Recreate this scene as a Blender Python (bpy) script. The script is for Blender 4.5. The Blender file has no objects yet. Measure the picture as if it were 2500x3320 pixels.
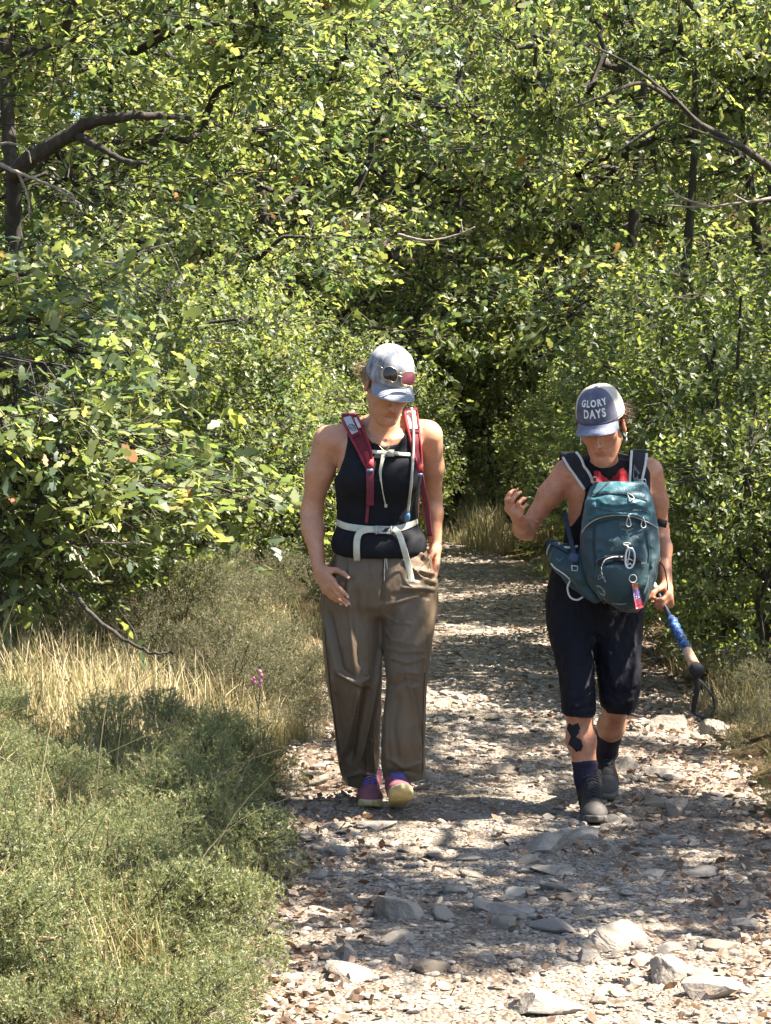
import bpy, math, random
import numpy as np

# ------------------------------------------------------------------ camera, sky, sun, exposure
scene = bpy.context.scene
F_PX = 7000.0            # focal length in photograph pixels (photograph is 2500 x 3320)
PITCH = math.radians(3.03)
CAM_H = 1.5
cam_data = bpy.data.cameras.new("camera")
cam_data.sensor_fit = 'VERTICAL'
cam_data.sensor_height = 36.0
cam_data.lens = 36.0 * F_PX / 3320.0
cam_data.clip_end = 500.0
cam = bpy.data.objects.new("camera", cam_data)
scene.collection.objects.link(cam)
cam.location = (0, 0, CAM_H)
cam.rotation_euler = (math.pi / 2 - PITCH, 0, 0)
scene.camera = cam

SUN_EL = math.radians(56.0)
SUN_AZ = math.radians(93.0)      # to the right of straight ahead
SUN = np.array([math.sin(SUN_AZ) * math.cos(SUN_EL), math.cos(SUN_AZ) * math.cos(SUN_EL), math.sin(SUN_EL)])
world = bpy.data.worlds.new("World")
scene.world = world
world.use_nodes = True
wn = world.node_tree.nodes
wl = world.node_tree.links
sky = wn.new('ShaderNodeTexSky')
sky.sky_type = 'NISHITA'
sky.sun_disc = False
sky.sun_elevation = SUN_EL
sky.sun_rotation = SUN_AZ
wl.new(sky.outputs[0], wn['Background'].inputs[0])
wn['Background'].inputs[1].default_value = 0.062
sun_data = bpy.data.lights.new("sun", 'SUN')
sun_data.energy = 5.0
sun_data.angle = math.radians(0.5)
sun_data.color = (1.0, 0.91, 0.79)
sun = bpy.data.objects.new("sun", sun_data)
scene.collection.objects.link(sun)
from mathutils import Vector, Matrix
sun.rotation_euler = Vector(SUN.tolist()).to_track_quat('Z', 'Y').to_euler()
sun.location = (6, 10, 14)

vs = scene.view_settings
vs.view_transform = 'Standard'
vs.look = 'None'
vs.exposure = 2.35
vs.gamma = 1.0
vs.use_curve_mapping = False
scene.cycles.max_bounces = 5
scene.cycles.diffuse_bounces = 3
scene.cycles.glossy_bounces = 2
scene.cycles.transmission_bounces = 3
scene.cycles.caustics_reflective = False
scene.cycles.caustics_refractive = False
scene.cycles.use_denoising = True
scene.cycles.use_adaptive_sampling = True
scene.cycles.adaptive_threshold = 0.02
scene.cycles.sample_clamp_indirect = 6.0
random.seed(5)
RNG = np.random.default_rng(5)

def P(u, v, Y):
    """point of the place seen at photograph pixel (u, v) and standing at distance Y"""
    x = (u - 1250.0) / F_PX
    yu = (1660.0 - v) / F_PX
    dy = math.cos(PITCH) + yu * math.sin(PITCH)
    dz = -math.sin(PITCH) + yu * math.cos(PITCH)
    t = Y / dy
    return np.array([x * t, Y, CAM_H + dz * t])
# ------------------------------------------------------------------ small maths
def nrm(a):
    a = np.asarray(a, float)
    return a / (np.linalg.norm(a, axis=-1, keepdims=True) + 1e-12)

def smooth01(t):
    t = np.clip(t, 0, 1)
    return t * t * (3 - 2 * t)

def _hash(ix, iy, iz, seed):
    h = (ix.astype(np.int64) * 374761393 + iy.astype(np.int64) * 668265263 + iz.astype(np.int64) * 2147483647 + seed * 1274126177) & 0xffffffff
    h = ((h ^ (h >> 13)) * 1274126177) & 0xffffffff
    h = h ^ (h >> 16)
    return (h & 0xffff).astype(np.float64) / 65535.0

def noise3(p, seed=0):
    """value noise in -1..1 at points p (n,3)"""
    p = np.asarray(p, float)
    i = np.floor(p).astype(np.int64)
    f = p - i
    f = f * f * (3 - 2 * f)
    out = 0
    for dx in (0, 1):
        for dy in (0, 1):
            for dz in (0, 1):
                w = (f[..., 0] if dx else 1 - f[..., 0]) * (f[..., 1] if dy else 1 - f[..., 1]) * (f[..., 2] if dz else 1 - f[..., 2])
                out = out + w * _hash(i[..., 0] + dx, i[..., 1] + dy, i[..., 2] + dz, seed)
    return out * 2 - 1

def fbm(p, octaves=4, seed=0):
    p = np.asarray(p, float)
    s, a, tot = 0, 1.0, 0
    for k in range(octaves):
        s = s + a * noise3(p * (2 ** k) + 17.3 * k, seed + k)
        tot += a
        a *= 0.5
    return s / tot

def fbm2(x, y, octaves=4, seed=0):
    return fbm(np.stack([x, y, np.zeros_like(x)], -1), octaves, seed)

def bez(p0, p1, p2, n):
    t = np.linspace(0, 1, n)[:, None]
    return (1 - t) ** 2 * np.asarray(p0) + 2 * t * (1 - t) * np.asarray(p1) + t * t * np.asarray(p2)

def catmull(pts, n):
    pts = np.asarray(pts, float)
    if len(pts) < 3:
        t = np.linspace(0, 1, n)[:, None]
        return pts[0] * (1 - t) + pts[-1] * t
    ext = np.vstack([2 * pts[0] - pts[1], pts, 2 * pts[-1] - pts[-2]])
    s = np.linspace(0, len(pts) - 1, n)
    k = np.minimum(s.astype(int), len(pts) - 2)
    t = (s - k)[:, None]
    a, b, c, d = ext[k], ext[k + 1], ext[k + 2], ext[k + 3]
    return 0.5 * (2 * b + (c - a) * t + (2 * a - 5 * b + 4 * c - d) * t ** 2 + (3 * b - a - 3 * c + d) * t ** 3)

# ------------------------------------------------------------------ meshes and objects
class MB:
    """collects vertices, triangles and quads (numpy) with one random value per vertex"""
    def __init__(self):
        self.v, self.q, self.t, self.r, self.n = [], [], [], [], 0
    def add(self, V, Q=None, T=None, rnd=None):
        V = np.asarray(V, float).reshape(-1, 3)
        if Q is not None and len(Q):
            self.q.append(np.asarray(Q, np.int64).reshape(-1, 4) + self.n)
        if T is not None and len(T):
            self.t.append(np.asarray(T, np.int64).reshape(-1, 3) + self.n)
        self.v.append(V)
        r = np.zeros(len(V)) if rnd is None else np.broadcast_to(np.asarray(rnd, float), (len(V),))
        self.r.append(r)
        self.n += len(V)
        return self
    def mesh(self, name, mat, smooth=True, origin=(0, 0, 0)):
        V = np.vstack(self.v) - np.asarray(origin)
        Q = np.vstack(self.q) if self.q else np.zeros((0, 4), np.int64)
        T = np.vstack(self.t) if self.t else np.zeros((0, 3), np.int64)
        me = bpy.data.meshes.new(name)
        me.vertices.add(len(V))
        me.vertices.foreach_set('co', V.astype(np.float32).ravel())
        loops = np.concatenate([Q.ravel(), T.ravel()])
        me.loops.add(len(loops))
        me.loops.foreach_set('vertex_index', loops.astype(np.int32))
        npol = len(Q) + len(T)
        starts = np.concatenate([np.arange(len(Q)) * 4, len(Q) * 4 + np.arange(len(T)) * 3]).astype(np.int32)
        tot = np.concatenate([np.full(len(Q), 4), np.full(len(T), 3)]).astype(np.int32)
        me.polygons.add(npol)
        me.polygons.foreach_set('loop_start', starts)
        me.polygons.foreach_set('loop_total', tot)
        me.polygons.foreach_set('use_smooth', np.full(npol, bool(smooth)))
        at = me.attributes.new('rnd', 'FLOAT', 'POINT')
        at.data.foreach_set('value', np.concatenate(self.r).astype(np.float32))
        me.update(calc_edges=True)
        me.materials.append(mat)
        return me
    def build(self, name, mat, parent=None, smooth=True, origin=None):
        """link as one object; vertices are in world space, the parent (if any) is an Empty standing at parent.location"""
        if origin is None:
            o3 = np.zeros(3)
            p = parent
            while p is not None:
                o3 = o3 + np.array(p.location)
                p = p.parent
            me = self.mesh(name, mat, smooth, o3)
            ob = bpy.data.objects.new(name, me)
        else:
            me = self.mesh(name, mat, smooth, origin)
            ob = bpy.data.objects.new(name, me)
            ob.location = origin
        scene.collection.objects.link(ob)
        if parent is not None:
            ob.parent = parent
        return ob

def empty(name, loc, label=None, cat=None, group=None):
    o = bpy.data.objects.new(name, None)
    o.empty_display_size = 0.1
    scene.collection.objects.link(o)
    o.location = tuple(float(x) for x in loc)
    tag(o, label, cat, group)
    return o

def tag(o, label=None, cat=None, group=None, kind=None):
    if label: o['label'] = label
    if cat: o['category'] = cat
    if group: o['group'] = group
    if kind: o['kind'] = kind
    return o

def copy_tree(o, parent=None):
    c = o.copy()
    scene.collection.objects.link(c)
    c.parent = parent
    for ch in list(o.children):
        copy_tree(ch, c)
    return c

def tube_arrays(pts, radii, sides=6, cap=True):
    pts = np.asarray(pts, float)
    n = len(pts)
    radii = np.broadcast_to(np.asarray(radii, float), (n,))
    tan = nrm(np.gradient(pts, axis=0))
    ref = np.array([0.0, 0.0, 1.0]) if abs(tan[0][2]) < 0.9 else np.array([1.0, 0, 0])
    u = nrm(np.cross(tan[0], ref))
    U = np.zeros((n, 3))
    for i in range(n):
        u = u - tan[i] * np.dot(u, tan[i])
        u = nrm(u)
        U[i] = u
    W = np.cross(tan, U)
    a = np.arange(sides) * 2 * math.pi / sides
    V = pts[:, None, :] + radii[:, None, None] * (np.cos(a)[None, :, None] * U[:, None, :] + np.sin(a)[None, :, None] * W[:, None, :])
    V = V.reshape(-1, 3)
    i = np.arange(n - 1)[:, None] * sides
    j = np.arange(sides)[None, :]
    j2 = (j + 1) % sides
    Q = np.stack([i + j, i + j2, i + sides + j2, i + sides + j], -1).reshape(-1, 4)
    T = None
    if cap:
        c0, c1 = len(V), len(V) + 1
        V = np.vstack([V, pts[0], pts[-1]])
        k = np.arange(sides)
        k2 = (k + 1) % sides
        T = np.vstack([np.stack([np.full(sides, c0), k2, k], -1), np.stack([np.full(sides, c1), (n - 1) * sides + k, (n - 1) * sides + k2], -1)])
    return V, Q, T

def ribbon_arrays(pts, normals, widths, thick):
    """flat strap with rounded edges"""
    pts = np.asarray(pts, float)
    n = len(pts)
    widths = np.broadcast_to(np.asarray(widths, float), (n,))
    tan = nrm(np.gradient(pts, axis=0))
    N = nrm(np.broadcast_to(np.asarray(normals, float), (n, 3)))
    S = nrm(np.cross(tan, N))
    N = nrm(np.cross(S, tan))
    prof = np.array([(-.5, -.25), (-.47, .3), (-.42, .5), (.42, .5), (.47, .3), (.5, -.25), (.45, -.5), (-.45, -.5)])
    V = pts[:, None, :] + prof[None, :, 0:1] * widths[:, None, None] * S[:, None, :] + prof[None, :, 1:2] * thick * N[:, None, :]
    V = V.reshape(-1, 3)
    m = len(prof)
    i = np.arange(n - 1)[:, None] * m
    j = np.arange(m)[None, :]
    j2 = (j + 1) % m
    Q = np.stack([i + j, i + j2, i + m + j2, i + m + j], -1).reshape(-1, 4)
    e = (n - 1) * m
    Q = np.vstack([Q, [[0, 1, 6, 7], [1, 2, 5, 6], [2, 3, 4, 5], [e, e + 1, e + 6, e + 7], [e + 1, e + 2, e + 5, e + 6], [e + 2, e + 3, e + 4, e + 5]]])
    return V, Q

def box_arrays(c, ax, ay, az):
    c, ax, ay, az = (np.asarray(q, float) for q in (c, ax, ay, az))
    V = np.array([c + sx * ax + sy * ay + sz * az for sx in (-1, 1) for sy in (-1, 1) for sz in (-1, 1)])
    Q = [[0, 1, 3, 2], [4, 6, 7, 5], [0, 4, 5, 1], [2, 3, 7, 6], [0, 2, 6, 4], [1, 5, 7, 3]]
    return V, Q

def ico(sub):
    t = (1 + 5 ** .5) / 2
    V = [(-1, t, 0), (1, t, 0), (-1, -t, 0), (1, -t, 0), (0, -1, t), (0, 1, t), (0, -1, -t), (0, 1, -t), (t, 0, -1), (t, 0, 1), (-t, 0, -1), (-t, 0, 1)]
    Fc = [(0, 11, 5), (0, 5, 1), (0, 1, 7), (0, 7, 10), (0, 10, 11), (1, 5, 9), (5, 11, 4), (11, 10, 2), (10, 7, 6), (7, 1, 8), (3, 9, 4), (3, 4, 2), (3, 2, 6), (3, 6, 8), (3, 8, 9), (4, 9, 5), (2, 4, 11), (6, 2, 10), (8, 6, 7), (9, 8, 1)]
    V = [tuple(nrm(np.array(v))) for v in V]
    for _ in range(sub):
        mid, nf = {}, []
        def m(a, b):
            k = (min(a, b), max(a, b))
            if k not in mid:
                V.append(tuple(nrm((np.array(V[a]) + np.array(V[b])) / 2)))
                mid[k] = len(V) - 1
            return mid[k]
        for a, b, c in Fc:
            ab, bc, ca = m(a, b), m(b, c), m(c, a)
            nf += [(a, ab, ca), (b, bc, ab), (c, ca, bc), (ab, bc, ca)]
        Fc = nf
    return np.array(V), np.array(Fc)

def scatter(mb, tv, tt, pos, R, scale, rnd, tq=None):
    """many copies of one template: pos (n,3), R (n,3,3) with columns = template axes, scale (n,) or (n,3)"""
    n = len(pos)
    if n == 0:
        return
    scale = np.asarray(scale, float)
    if scale.ndim == 1:
        scale = scale[:, None]
    W = np.einsum('nij,nkj->nki', R, tv[None] * scale[:, None, :]) + pos[:, None, :]
    m = len(tv)
    off = (np.arange(n) * m)[:, None, None]
    T = (tt[None] + off).reshape(-1, 3) if tt is not None and len(tt) else None
    Q = (tq[None] + off).reshape(-1, 4) if tq is not None and len(tq) else None
    mb.add(W.reshape(-1, 3), Q, T, np.repeat(rnd, m))

def frames(forward, up):
    """rotation matrices with local y along forward, local z near up"""
    y = nrm(forward)
    x = nrm(np.cross(y, up))
    z = np.cross(x, y)
    return np.stack([x, y, z], -1)

def rand_dirs(n, rng=None):
    return nrm((rng or RNG).normal(size=(n, 3)))

# ------------------------------------------------------------------ implicit surfaces (bodies, clothes, packs)
class Field:
    def __init__(self, lo, hi, h):
        self.h = h
        self.lo = np.asarray(lo, float)
        self.n = np.ceil((np.asarray(hi) - self.lo) / h).astype(int) + 1
        self.D = np.full(self.n, 0.5, np.float32)
        self.ax = [self.lo[i] + h * np.arange(self.n[i]) for i in range(3)]
    def _sl(self, lo, hi, pad):
        a = np.clip(np.floor((np.asarray(lo) - pad - self.lo) / self.h).astype(int), 0, self.n - 1)
        b = np.clip(np.ceil((np.asarray(hi) + pad - self.lo) / self.h).astype(int) + 1, a + 1, self.n)
        return tuple(slice(a[i], b[i]) for i in range(3))
    def op(self, fn, lo, hi, k=0.01, mode='add'):
        sl = self._sl(lo, hi, k + 3 * self.h)
        X = self.ax[0][sl[0]][:, None, None]
        Y = self.ax[1][sl[1]][None, :, None]
        Z = self.ax[2][sl[2]][None, None, :]
        d = fn(X, Y, Z)
        A = self.D[sl]
        k = max(k, 1e-6)
        if mode == 'add':
            hh = np.maximum(k - np.abs(A - d), 0) / k
            self.D[sl] = np.minimum(A, d) - hh * hh * k * 0.25
        elif mode == 'sub':
            d = -d
            hh = np.maximum(k - np.abs(A - d), 0) / k
            self.D[sl] = np.maximum(A, d) + hh * hh * k * 0.25
        elif mode == 'and':
            self.D[sl] = np.maximum(A, d)
        return self
    def cone(self, a, b, ra, rb, k=0.01, mode='add', flat=None):
        """tapered capsule; flat = (axis, ratio) squeezes it along an axis"""
        a, b = np.asarray(a, float), np.asarray(b, float)
        ab = b - a
        L = float(np.dot(ab, ab)) + 1e-12
        m = max(ra, rb)
        if flat is not None:
            fa, fr = nrm(np.asarray(flat[0], float)), flat[1]
        def fn(X, Y, Z):
            px, py, pz = X - a[0], Y - a[1], Z - a[2]
            t = np.clip((px * ab[0] + py * ab[1] + pz * ab[2]) / L, 0, 1)
            qx, qy, qz = px - t * ab[0], py - t * ab[1], pz - t * ab[2]
            r = ra + (rb - ra) * t
            s = qx * qx + qy * qy + qz * qz
            if flat is None:
                return np.sqrt(s) - r
            c = qx * fa[0] + qy * fa[1] + qz * fa[2]
            s = s + c * c * (1 / fr ** 2 - 1)
            return (np.sqrt(s) - r) * (0.5 + 0.5 * fr)
        return self.op(fn, np.minimum(a, b) - m, np.maximum(a, b) + m, k, mode)
    def chain(self, pts, radii, k=0.01, mode='add', flat=None):
        for i in range(len(pts) - 1):
            self.cone(pts[i], pts[i + 1], radii[i], radii[i + 1], k, mode, flat)
        return self
    def ell(self, c, r, M=None, k=0.01, mode='add'):
        """ellipsoid, M columns are its axes"""
        c, r = np.asarray(c, float), np.asarray(r, float)
        M = np.eye(3) if M is None else np.asarray(M)
        def fn(X, Y, Z):
            px, py, pz = X - c[0], Y - c[1], Z - c[2]
            s0 = s1 = 0
            for i in range(3):
                q = px * M[0, i] + py * M[1, i] + pz * M[2, i]
                s0 = s0 + (q / r[i]) ** 2
                s1 = s1 + (q / r[i] ** 2) ** 2
            k0, k1 = np.sqrt(s0), np.sqrt(s1)
            return k0 * (k0 - 1) / (k1 + 1e-9)
        m = max(r)
        return self.op(fn, c - m, c + m, k, mode)
    def stack(self, rows, k=0.01, mode='add', power=2.0):
        """rows: (z, x0, x1, yc, b) horizontal sections, highest first or last"""
        rows = np.array(sorted(rows, key=lambda r: r[0]), float)
        z0, z1 = rows[0, 0], rows[-1, 0]
        zz = np.linspace(z0, z1, 160)
        # smooth interpolation
        def ip(col):
            y = np.interp(zz, rows[:, 0], col)
            ker = np.hanning(13); ker /= ker.sum()
            return np.convolve(np.pad(y, 6, mode='edge'), ker, mode='valid')
        X0, X1, YC, BB = ip(rows[:, 1]), ip(rows[:, 2]), ip(rows[:, 3]), ip(rows[:, 4])
        def fn(X, Y, Z):
            z = Z.ravel()
            x0 = np.interp(z, zz, X0)[None, None, :]
            x1 = np.interp(z, zz, X1)[None, None, :]
            yc = np.interp(z, zz, YC)[None, None, :]
            b = np.interp(z, zz, BB)[None, None, :]
            a = (x1 - x0) / 2
            cx = (x0 + x1) / 2
            if power == 2.0:
                g = np.sqrt(((X - cx) / a) ** 2 + ((Y - yc) / b) ** 2)
            else:
                g = (np.abs((X - cx) / a) ** power + np.abs((Y - yc) / b) ** power) ** (1 / power)
            d = (g - 1) * np.minimum(a, b)
            return np.maximum(d, np.maximum(Z - z1, z0 - Z))
        lo = [rows[:, 1].min(), (rows[:, 3] - rows[:, 4]).min(), z0]
        hi = [rows[:, 2].max(), (rows[:, 3] + rows[:, 4]).max(), z1]
        return self.op(fn, lo, hi, k, mode)
    def half(self, p, nvec, mode='and'):
        """keep the side of the plane the normal points away from"""
        p, nvec = np.asarray(p, float), nrm(nvec)
        def fn(X, Y, Z):
            return (X - p[0]) * nvec[0] + (Y - p[1]) * nvec[1] + (Z - p[2]) * nvec[2]
        self.D = np.maximum(self.D, fn(self.ax[0][:, None, None], self.ax[1][None, :, None], self.ax[2][None, None, :])).astype(np.float32)
        return self
    def copy(self):
        f = Field.__new__(Field)
        f.h, f.lo, f.n, f.ax, f.D = self.h, self.lo, self.n, self.ax, self.D.copy()
        return f
    def sample(self, p):
        p = np.atleast_2d(p)
        q = np.clip((p - self.lo) / self.h, 0, self.n - 1.001)
        i = q.astype(int)
        f = q - i
        s = 0
        for dx in (0, 1):
            for dy in (0, 1):
                for dz in (0, 1):
                    w = (f[:, 0] if dx else 1 - f[:, 0]) * (f[:, 1] if dy else 1 - f[:, 1]) * (f[:, 2] if dz else 1 - f[:, 2])
                    s = s + w * self.D[i[:, 0] + dx, i[:, 1] + dy, i[:, 2] + dz]
        return s
    def normal(self, p):
        p = np.atleast_2d(p)
        e = 1.5 * self.h
        g = np.stack([self.sample(p + e * np.eye(3)[i]) - self.sample(p - e * np.eye(3)[i]) for i in range(3)], -1)
        return nrm(g)
    def front(self, x, z):
        """nearest surface towards the camera (smallest y)"""
        ys = self.ax[1]
        d = self.sample(np.stack([np.full_like(ys, x), ys, np.full_like(ys, z)], -1))
        k = np.nonzero(d < 0)[0]
        if len(k) == 0:
            return None
        k = k[0]
        if k == 0:
            return ys[0]
        return ys[k - 1] + self.h * d[k - 1] / (d[k - 1] - d[k])
    def on(self, u, v, Yg, off=0.0):
        """front surface point seen at photograph pixel (u, v), lifted by off"""
        Y = Yg
        for _ in range(4):
            p = P(u, v, Y)
            y = self.front(p[0], p[2])
            if y is None:
                break
            Y = y
        return P(u, v, Y - off)
    def mesh(self):
        D = self.D
        ins = D < 0
        c = np.zeros(tuple(np.array(D.shape) - 1), np.uint8)
        sl = lambda d, n: slice(d, n - 1 + d)
        nx, ny, nz = D.shape
        for dx in (0, 1):
            for dy in (0, 1):
                for dz in (0, 1):
                    c += ins[sl(dx, nx), sl(dy, ny), sl(dz, nz)]
        act = (c > 0) & (c < 8)
        ii = np.argwhere(act)
        idx = np.full(c.shape, -1, np.int64)
        idx[act] = np.arange(len(ii))
        corners = [(dx, dy, dz) for dx in (0, 1) for dy in (0, 1) for dz in (0, 1)]
        vals = {cn: D[ii[:, 0] + cn[0], ii[:, 1] + cn[1], ii[:, 2] + cn[2]].astype(float) for cn in corners}
        acc = np.zeros((len(ii), 3))
        cnt = np.zeros(len(ii))
        for a in corners:
            for ax in range(3):
                if a[ax] == 0:
                    b = list(a); b[ax] = 1; b = tuple(b)
                    da, db = vals[a], vals[b]
                    cr = (da < 0) != (db < 0)
                    t = np.where(cr, da / np.where(cr, da - db, 1), 0)
                    p = np.array(a, float)[None] + t[:, None] * (np.array(b) - np.array(a))[None]
                    acc += np.where(cr[:, None], p, 0)
                    cnt += cr
        V = self.lo + self.h * (ii + acc / cnt[:, None])
        quads = []
        def emit(e, cells, flip):
            k = np.argwhere(e)
            if len(k) == 0:
                return
            q = np.stack([idx[k[:, 0] + o[0], k[:, 1] + o[1], k[:, 2] + o[2]] for o in cells], -1)
            q = np.where(flip[tuple(k.T)][:, None], q, q[:, ::-1])
            quads.append(q)
        s = ins[:-1, 1:-1, 1:-1] != ins[1:, 1:-1, 1:-1]
        emit(s, [(0, 0, 0), (0, 1, 0), (0, 1, 1), (0, 0, 1)], ins[:-1, 1:-1, 1:-1])
        s = ins[1:-1, :-1, 1:-1] != ins[1:-1, 1:, 1:-1]
        emit(s, [(0, 0, 0), (0, 0, 1), (1, 0, 1), (1, 0, 0)], ins[1:-1, :-1, 1:-1])
        s = ins[1:-1, 1:-1, :-1] != ins[1:-1, 1:-1, 1:]
        emit(s, [(0, 0, 0), (1, 0, 0), (1, 1, 0), (0, 1, 0)], ins[1:-1, 1:-1, :-1])
        return V, np.vstack(quads)

def vnormals(V, Q):
    a = np.cross(V[Q[:, 2]] - V[Q[:, 0]], V[Q[:, 3]] - V[Q[:, 1]])
    N = np.zeros_like(V)
    for i in range(4):
        np.add.at(N, Q[:, i], a)
    return nrm(N)

def relax(V, Q, it=2, w=0.5):
    """laplacian smoothing of a surface-net mesh"""
    E = np.vstack([Q[:, [0, 1]], Q[:, [1, 2]], Q[:, [2, 3]], Q[:, [3, 0]]])
    deg = np.bincount(E.ravel(), minlength=len(V))[:, None].astype(float)
    for _ in range(it):
        S = np.zeros_like(V)
        for c in range(3):
            S[:, c] = np.bincount(E[:, 0], V[E[:, 1], c], len(V)) + np.bincount(E[:, 1], V[E[:, 0], c], len(V))
        V = V + w * (S / np.maximum(deg, 1) - V)
    return V

def seg_dist(pu, pv, line):
    """distance from 2-d points to a polyline and the running parameter 0..1"""
    best = np.full(pu.shape, 1e9)
    par = np.zeros(pu.shape)
    n = len(line) - 1
    for i in range(n):
        ax, ay = line[i]
        bx, by = line[i + 1]
        dx, dy = bx - ax, by - ay
        t = np.clip(((pu - ax) * dx + (pv - ay) * dy) / (dx * dx + dy * dy + 1e-9), 0, 1)
        d = np.hypot(pu - ax - t * dx, pv - ay - t * dy)
        m = d < best
        best = np.where(m, d, best)
        par = np.where(m, (i + t) / n, par)
    return best, par

def to_px(V):
    """photograph pixel coordinates of world points (used to sculpt folds on the front of cloth)"""
    x, y, z = V[:, 0], V[:, 1], V[:, 2] - CAM_H
    f = y * math.cos(PITCH) - z * math.sin(PITCH)
    up = y * math.sin(PITCH) + z * math.cos(PITCH)
    return 1250 + F_PX * x / f, 1660 - F_PX * up / f

def sculpt(V, Q, strokes, front=True):
    """push the surface along its normals under drawn strokes: (polyline px, width px, height m)"""
    N = vnormals(V, Q)
    u, v = to_px(V)
    fr = smooth01((-N[:, 1] + 0.15) / 0.4) if front else 1.0
    off = np.zeros(len(V))
    for line, w, h in strokes:
        d, t = seg_dist(u, v, line)
        taper = smooth01(np.minimum(t, 1 - t) / 0.12 + 0.15)
        off += h * np.exp(-(d / w) ** 2) * taper
    return V + N * (off * fr)[:, None]

# ------------------------------------------------------------------ materials
def mat_new(name):
    m = bpy.data.materials.new(name)
    m.use_nodes = True
    nt = m.node_tree
    return m, nt, nt.nodes['Principled BSDF'], nt.nodes['Material Output']

def ramp(nt, stops, fac=None, interp='LINEAR'):
    r = nt.nodes.new('ShaderNodeValToRGB')
    cr = r.color_ramp
    cr.interpolation = interp
    while len(cr.elements) > 1:
        cr.elements.remove(cr.elements[0])
    cr.elements[0].position = stops[0][0]
    cr.elements[0].color = (*stops[0][1], 1)
    for p, c in stops[1:]:
        e = cr.elements.new(p)
        e.color = (*c, 1)
    if fac is not None:
        nt.links.new(fac, r.inputs[0])
    return r

def noise_node(nt, scale, detail=4, rough=0.55, coord='Object', stretch=None):
    tc = nt.nodes.new('ShaderNodeTexCoord')
    n = nt.nodes.new('ShaderNodeTexNoise')
    n.inputs['Scale'].default_value = scale
    n.inputs['Detail'].default_value = detail
    n.inputs['Roughness'].default_value = rough
    if stretch is not None:
        mp = nt.nodes.new('ShaderNodeMapping')
        mp.inputs['Scale'].default_value = stretch
        nt.links.new(tc.outputs[coord], mp.inputs[0])
        nt.links.new(mp.outputs[0], n.inputs['Vector'])
    else:
        nt.links.new(tc.outputs[coord], n.inputs['Vector'])
    return n

def bump(nt, bs, height, strength=0.3, dist=0.005):
    b = nt.nodes.new('ShaderNodeBump')
    b.inputs['Strength'].default_value = strength
    b.inputs['Distance'].default_value = dist
    nt.links.new(height, b.inputs['Height'])
    nt.links.new(b.outputs[0], bs.inputs['Normal'])
    return b

def mixcol(nt, a, b, fac, mode='MIX'):
    m = nt.nodes.new('ShaderNodeMix')
    m.data_type = 'RGBA'
    m.blend_type = mode
    for val, sock in ((fac, m.inputs[0]), (a, m.inputs[6]), (b, m.inputs[7])):
        if isinstance(val, (int, float)):
            sock.default_value = val
        elif isinstance(val, tuple):
            sock.default_value = (*val, 1)
        else:
            nt.links.new(val, sock)
    return m.outputs[2]

def attr(nt, name='rnd'):
    a = nt.nodes.new('ShaderNodeAttribute')
    a.attribute_name = name
    return a.outputs['Fac']

def cloth_mat(name, c0, c1, scale=18, rough=0.8, weave=900, wstr=0.15, sheen=0.0, stretch=None, spec=0.3, folds=0.0, detail=5):
    m, nt, bs, out = mat_new(name)
    n = noise_node(nt, scale, detail, 0.6, stretch=stretch)
    r = ramp(nt, [(0.3, c0), (0.7, c1)], n.outputs[0])
    nt.links.new(r.outputs[0], bs.inputs['Base Color'])
    bs.inputs['Roughness'].default_value = rough
    bs.inputs['Specular IOR Level'].default_value = spec
    bs.inputs['Sheen Weight'].default_value = sheen
    w = noise_node(nt, weave, 2)
    b = bump(nt, bs, w.outputs[0], wstr, 0.001)
    if folds:
        n2 = noise_node(nt, 17, 5, 0.55, stretch=(1, 1, 0.5))
        b2 = nt.nodes.new('ShaderNodeBump')
        b2.inputs['Strength'].default_value = folds
        b2.inputs['Distance'].default_value = 0.02
        nt.links.new(n2.outputs[0], b2.inputs['Height'])
        nt.links.new(b2.outputs[0], b.inputs['Normal'])
    return m

def plain_mat(name, col, rough=0.5, metal=0.0, var=0.25, scale=40, spec=0.5):
    m, nt, bs, out = mat_new(name)
    n = noise_node(nt, scale, 4)
    lo = tuple(c * (1 - var) for c in col)
    hi = tuple(min(1, c * (1 + var)) for c in col)
    r = ramp(nt, [(0.3, lo), (0.7, hi)], n.outputs[0])
    nt.links.new(r.outputs[0], bs.inputs['Base Color'])
    bs.inputs['Roughness'].default_value = rough
    bs.inputs['Metallic'].default_value = metal
    bs.inputs['Specular IOR Level'].default_value = spec
    return m

def leaf_mat(name, stops, trans_stops, trans=0.45, rough=0.42, spec=0.5):
    """leaf blade: glossy upper skin and light shining through; 'rnd' gives each leaf its own hue"""
    m, nt, bs, out = mat_new(name)
    a = attr(nt)
    r = ramp(nt, stops, a)
    r2 = ramp(nt, trans_stops, a)
    nt.links.new(r.outputs[0], bs.inputs['Base Color'])
    bs.inputs['Roughness'].default_value = rough
    bs.inputs['Specular IOR Level'].default_value = spec
    tr = nt.nodes.new('ShaderNodeBsdfTranslucent')
    nt.links.new(r2.outputs[0], tr.inputs['Color'])
    mx = nt.nodes.new('ShaderNodeMixShader')
    mx.inputs[0].default_value = trans
    nt.links.new(bs.outputs[0], mx.inputs[1])
    nt.links.new(tr.outputs[0], mx.inputs[2])
    nt.links.new(mx.outputs[0], out.inputs['Surface'])
    return m

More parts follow.
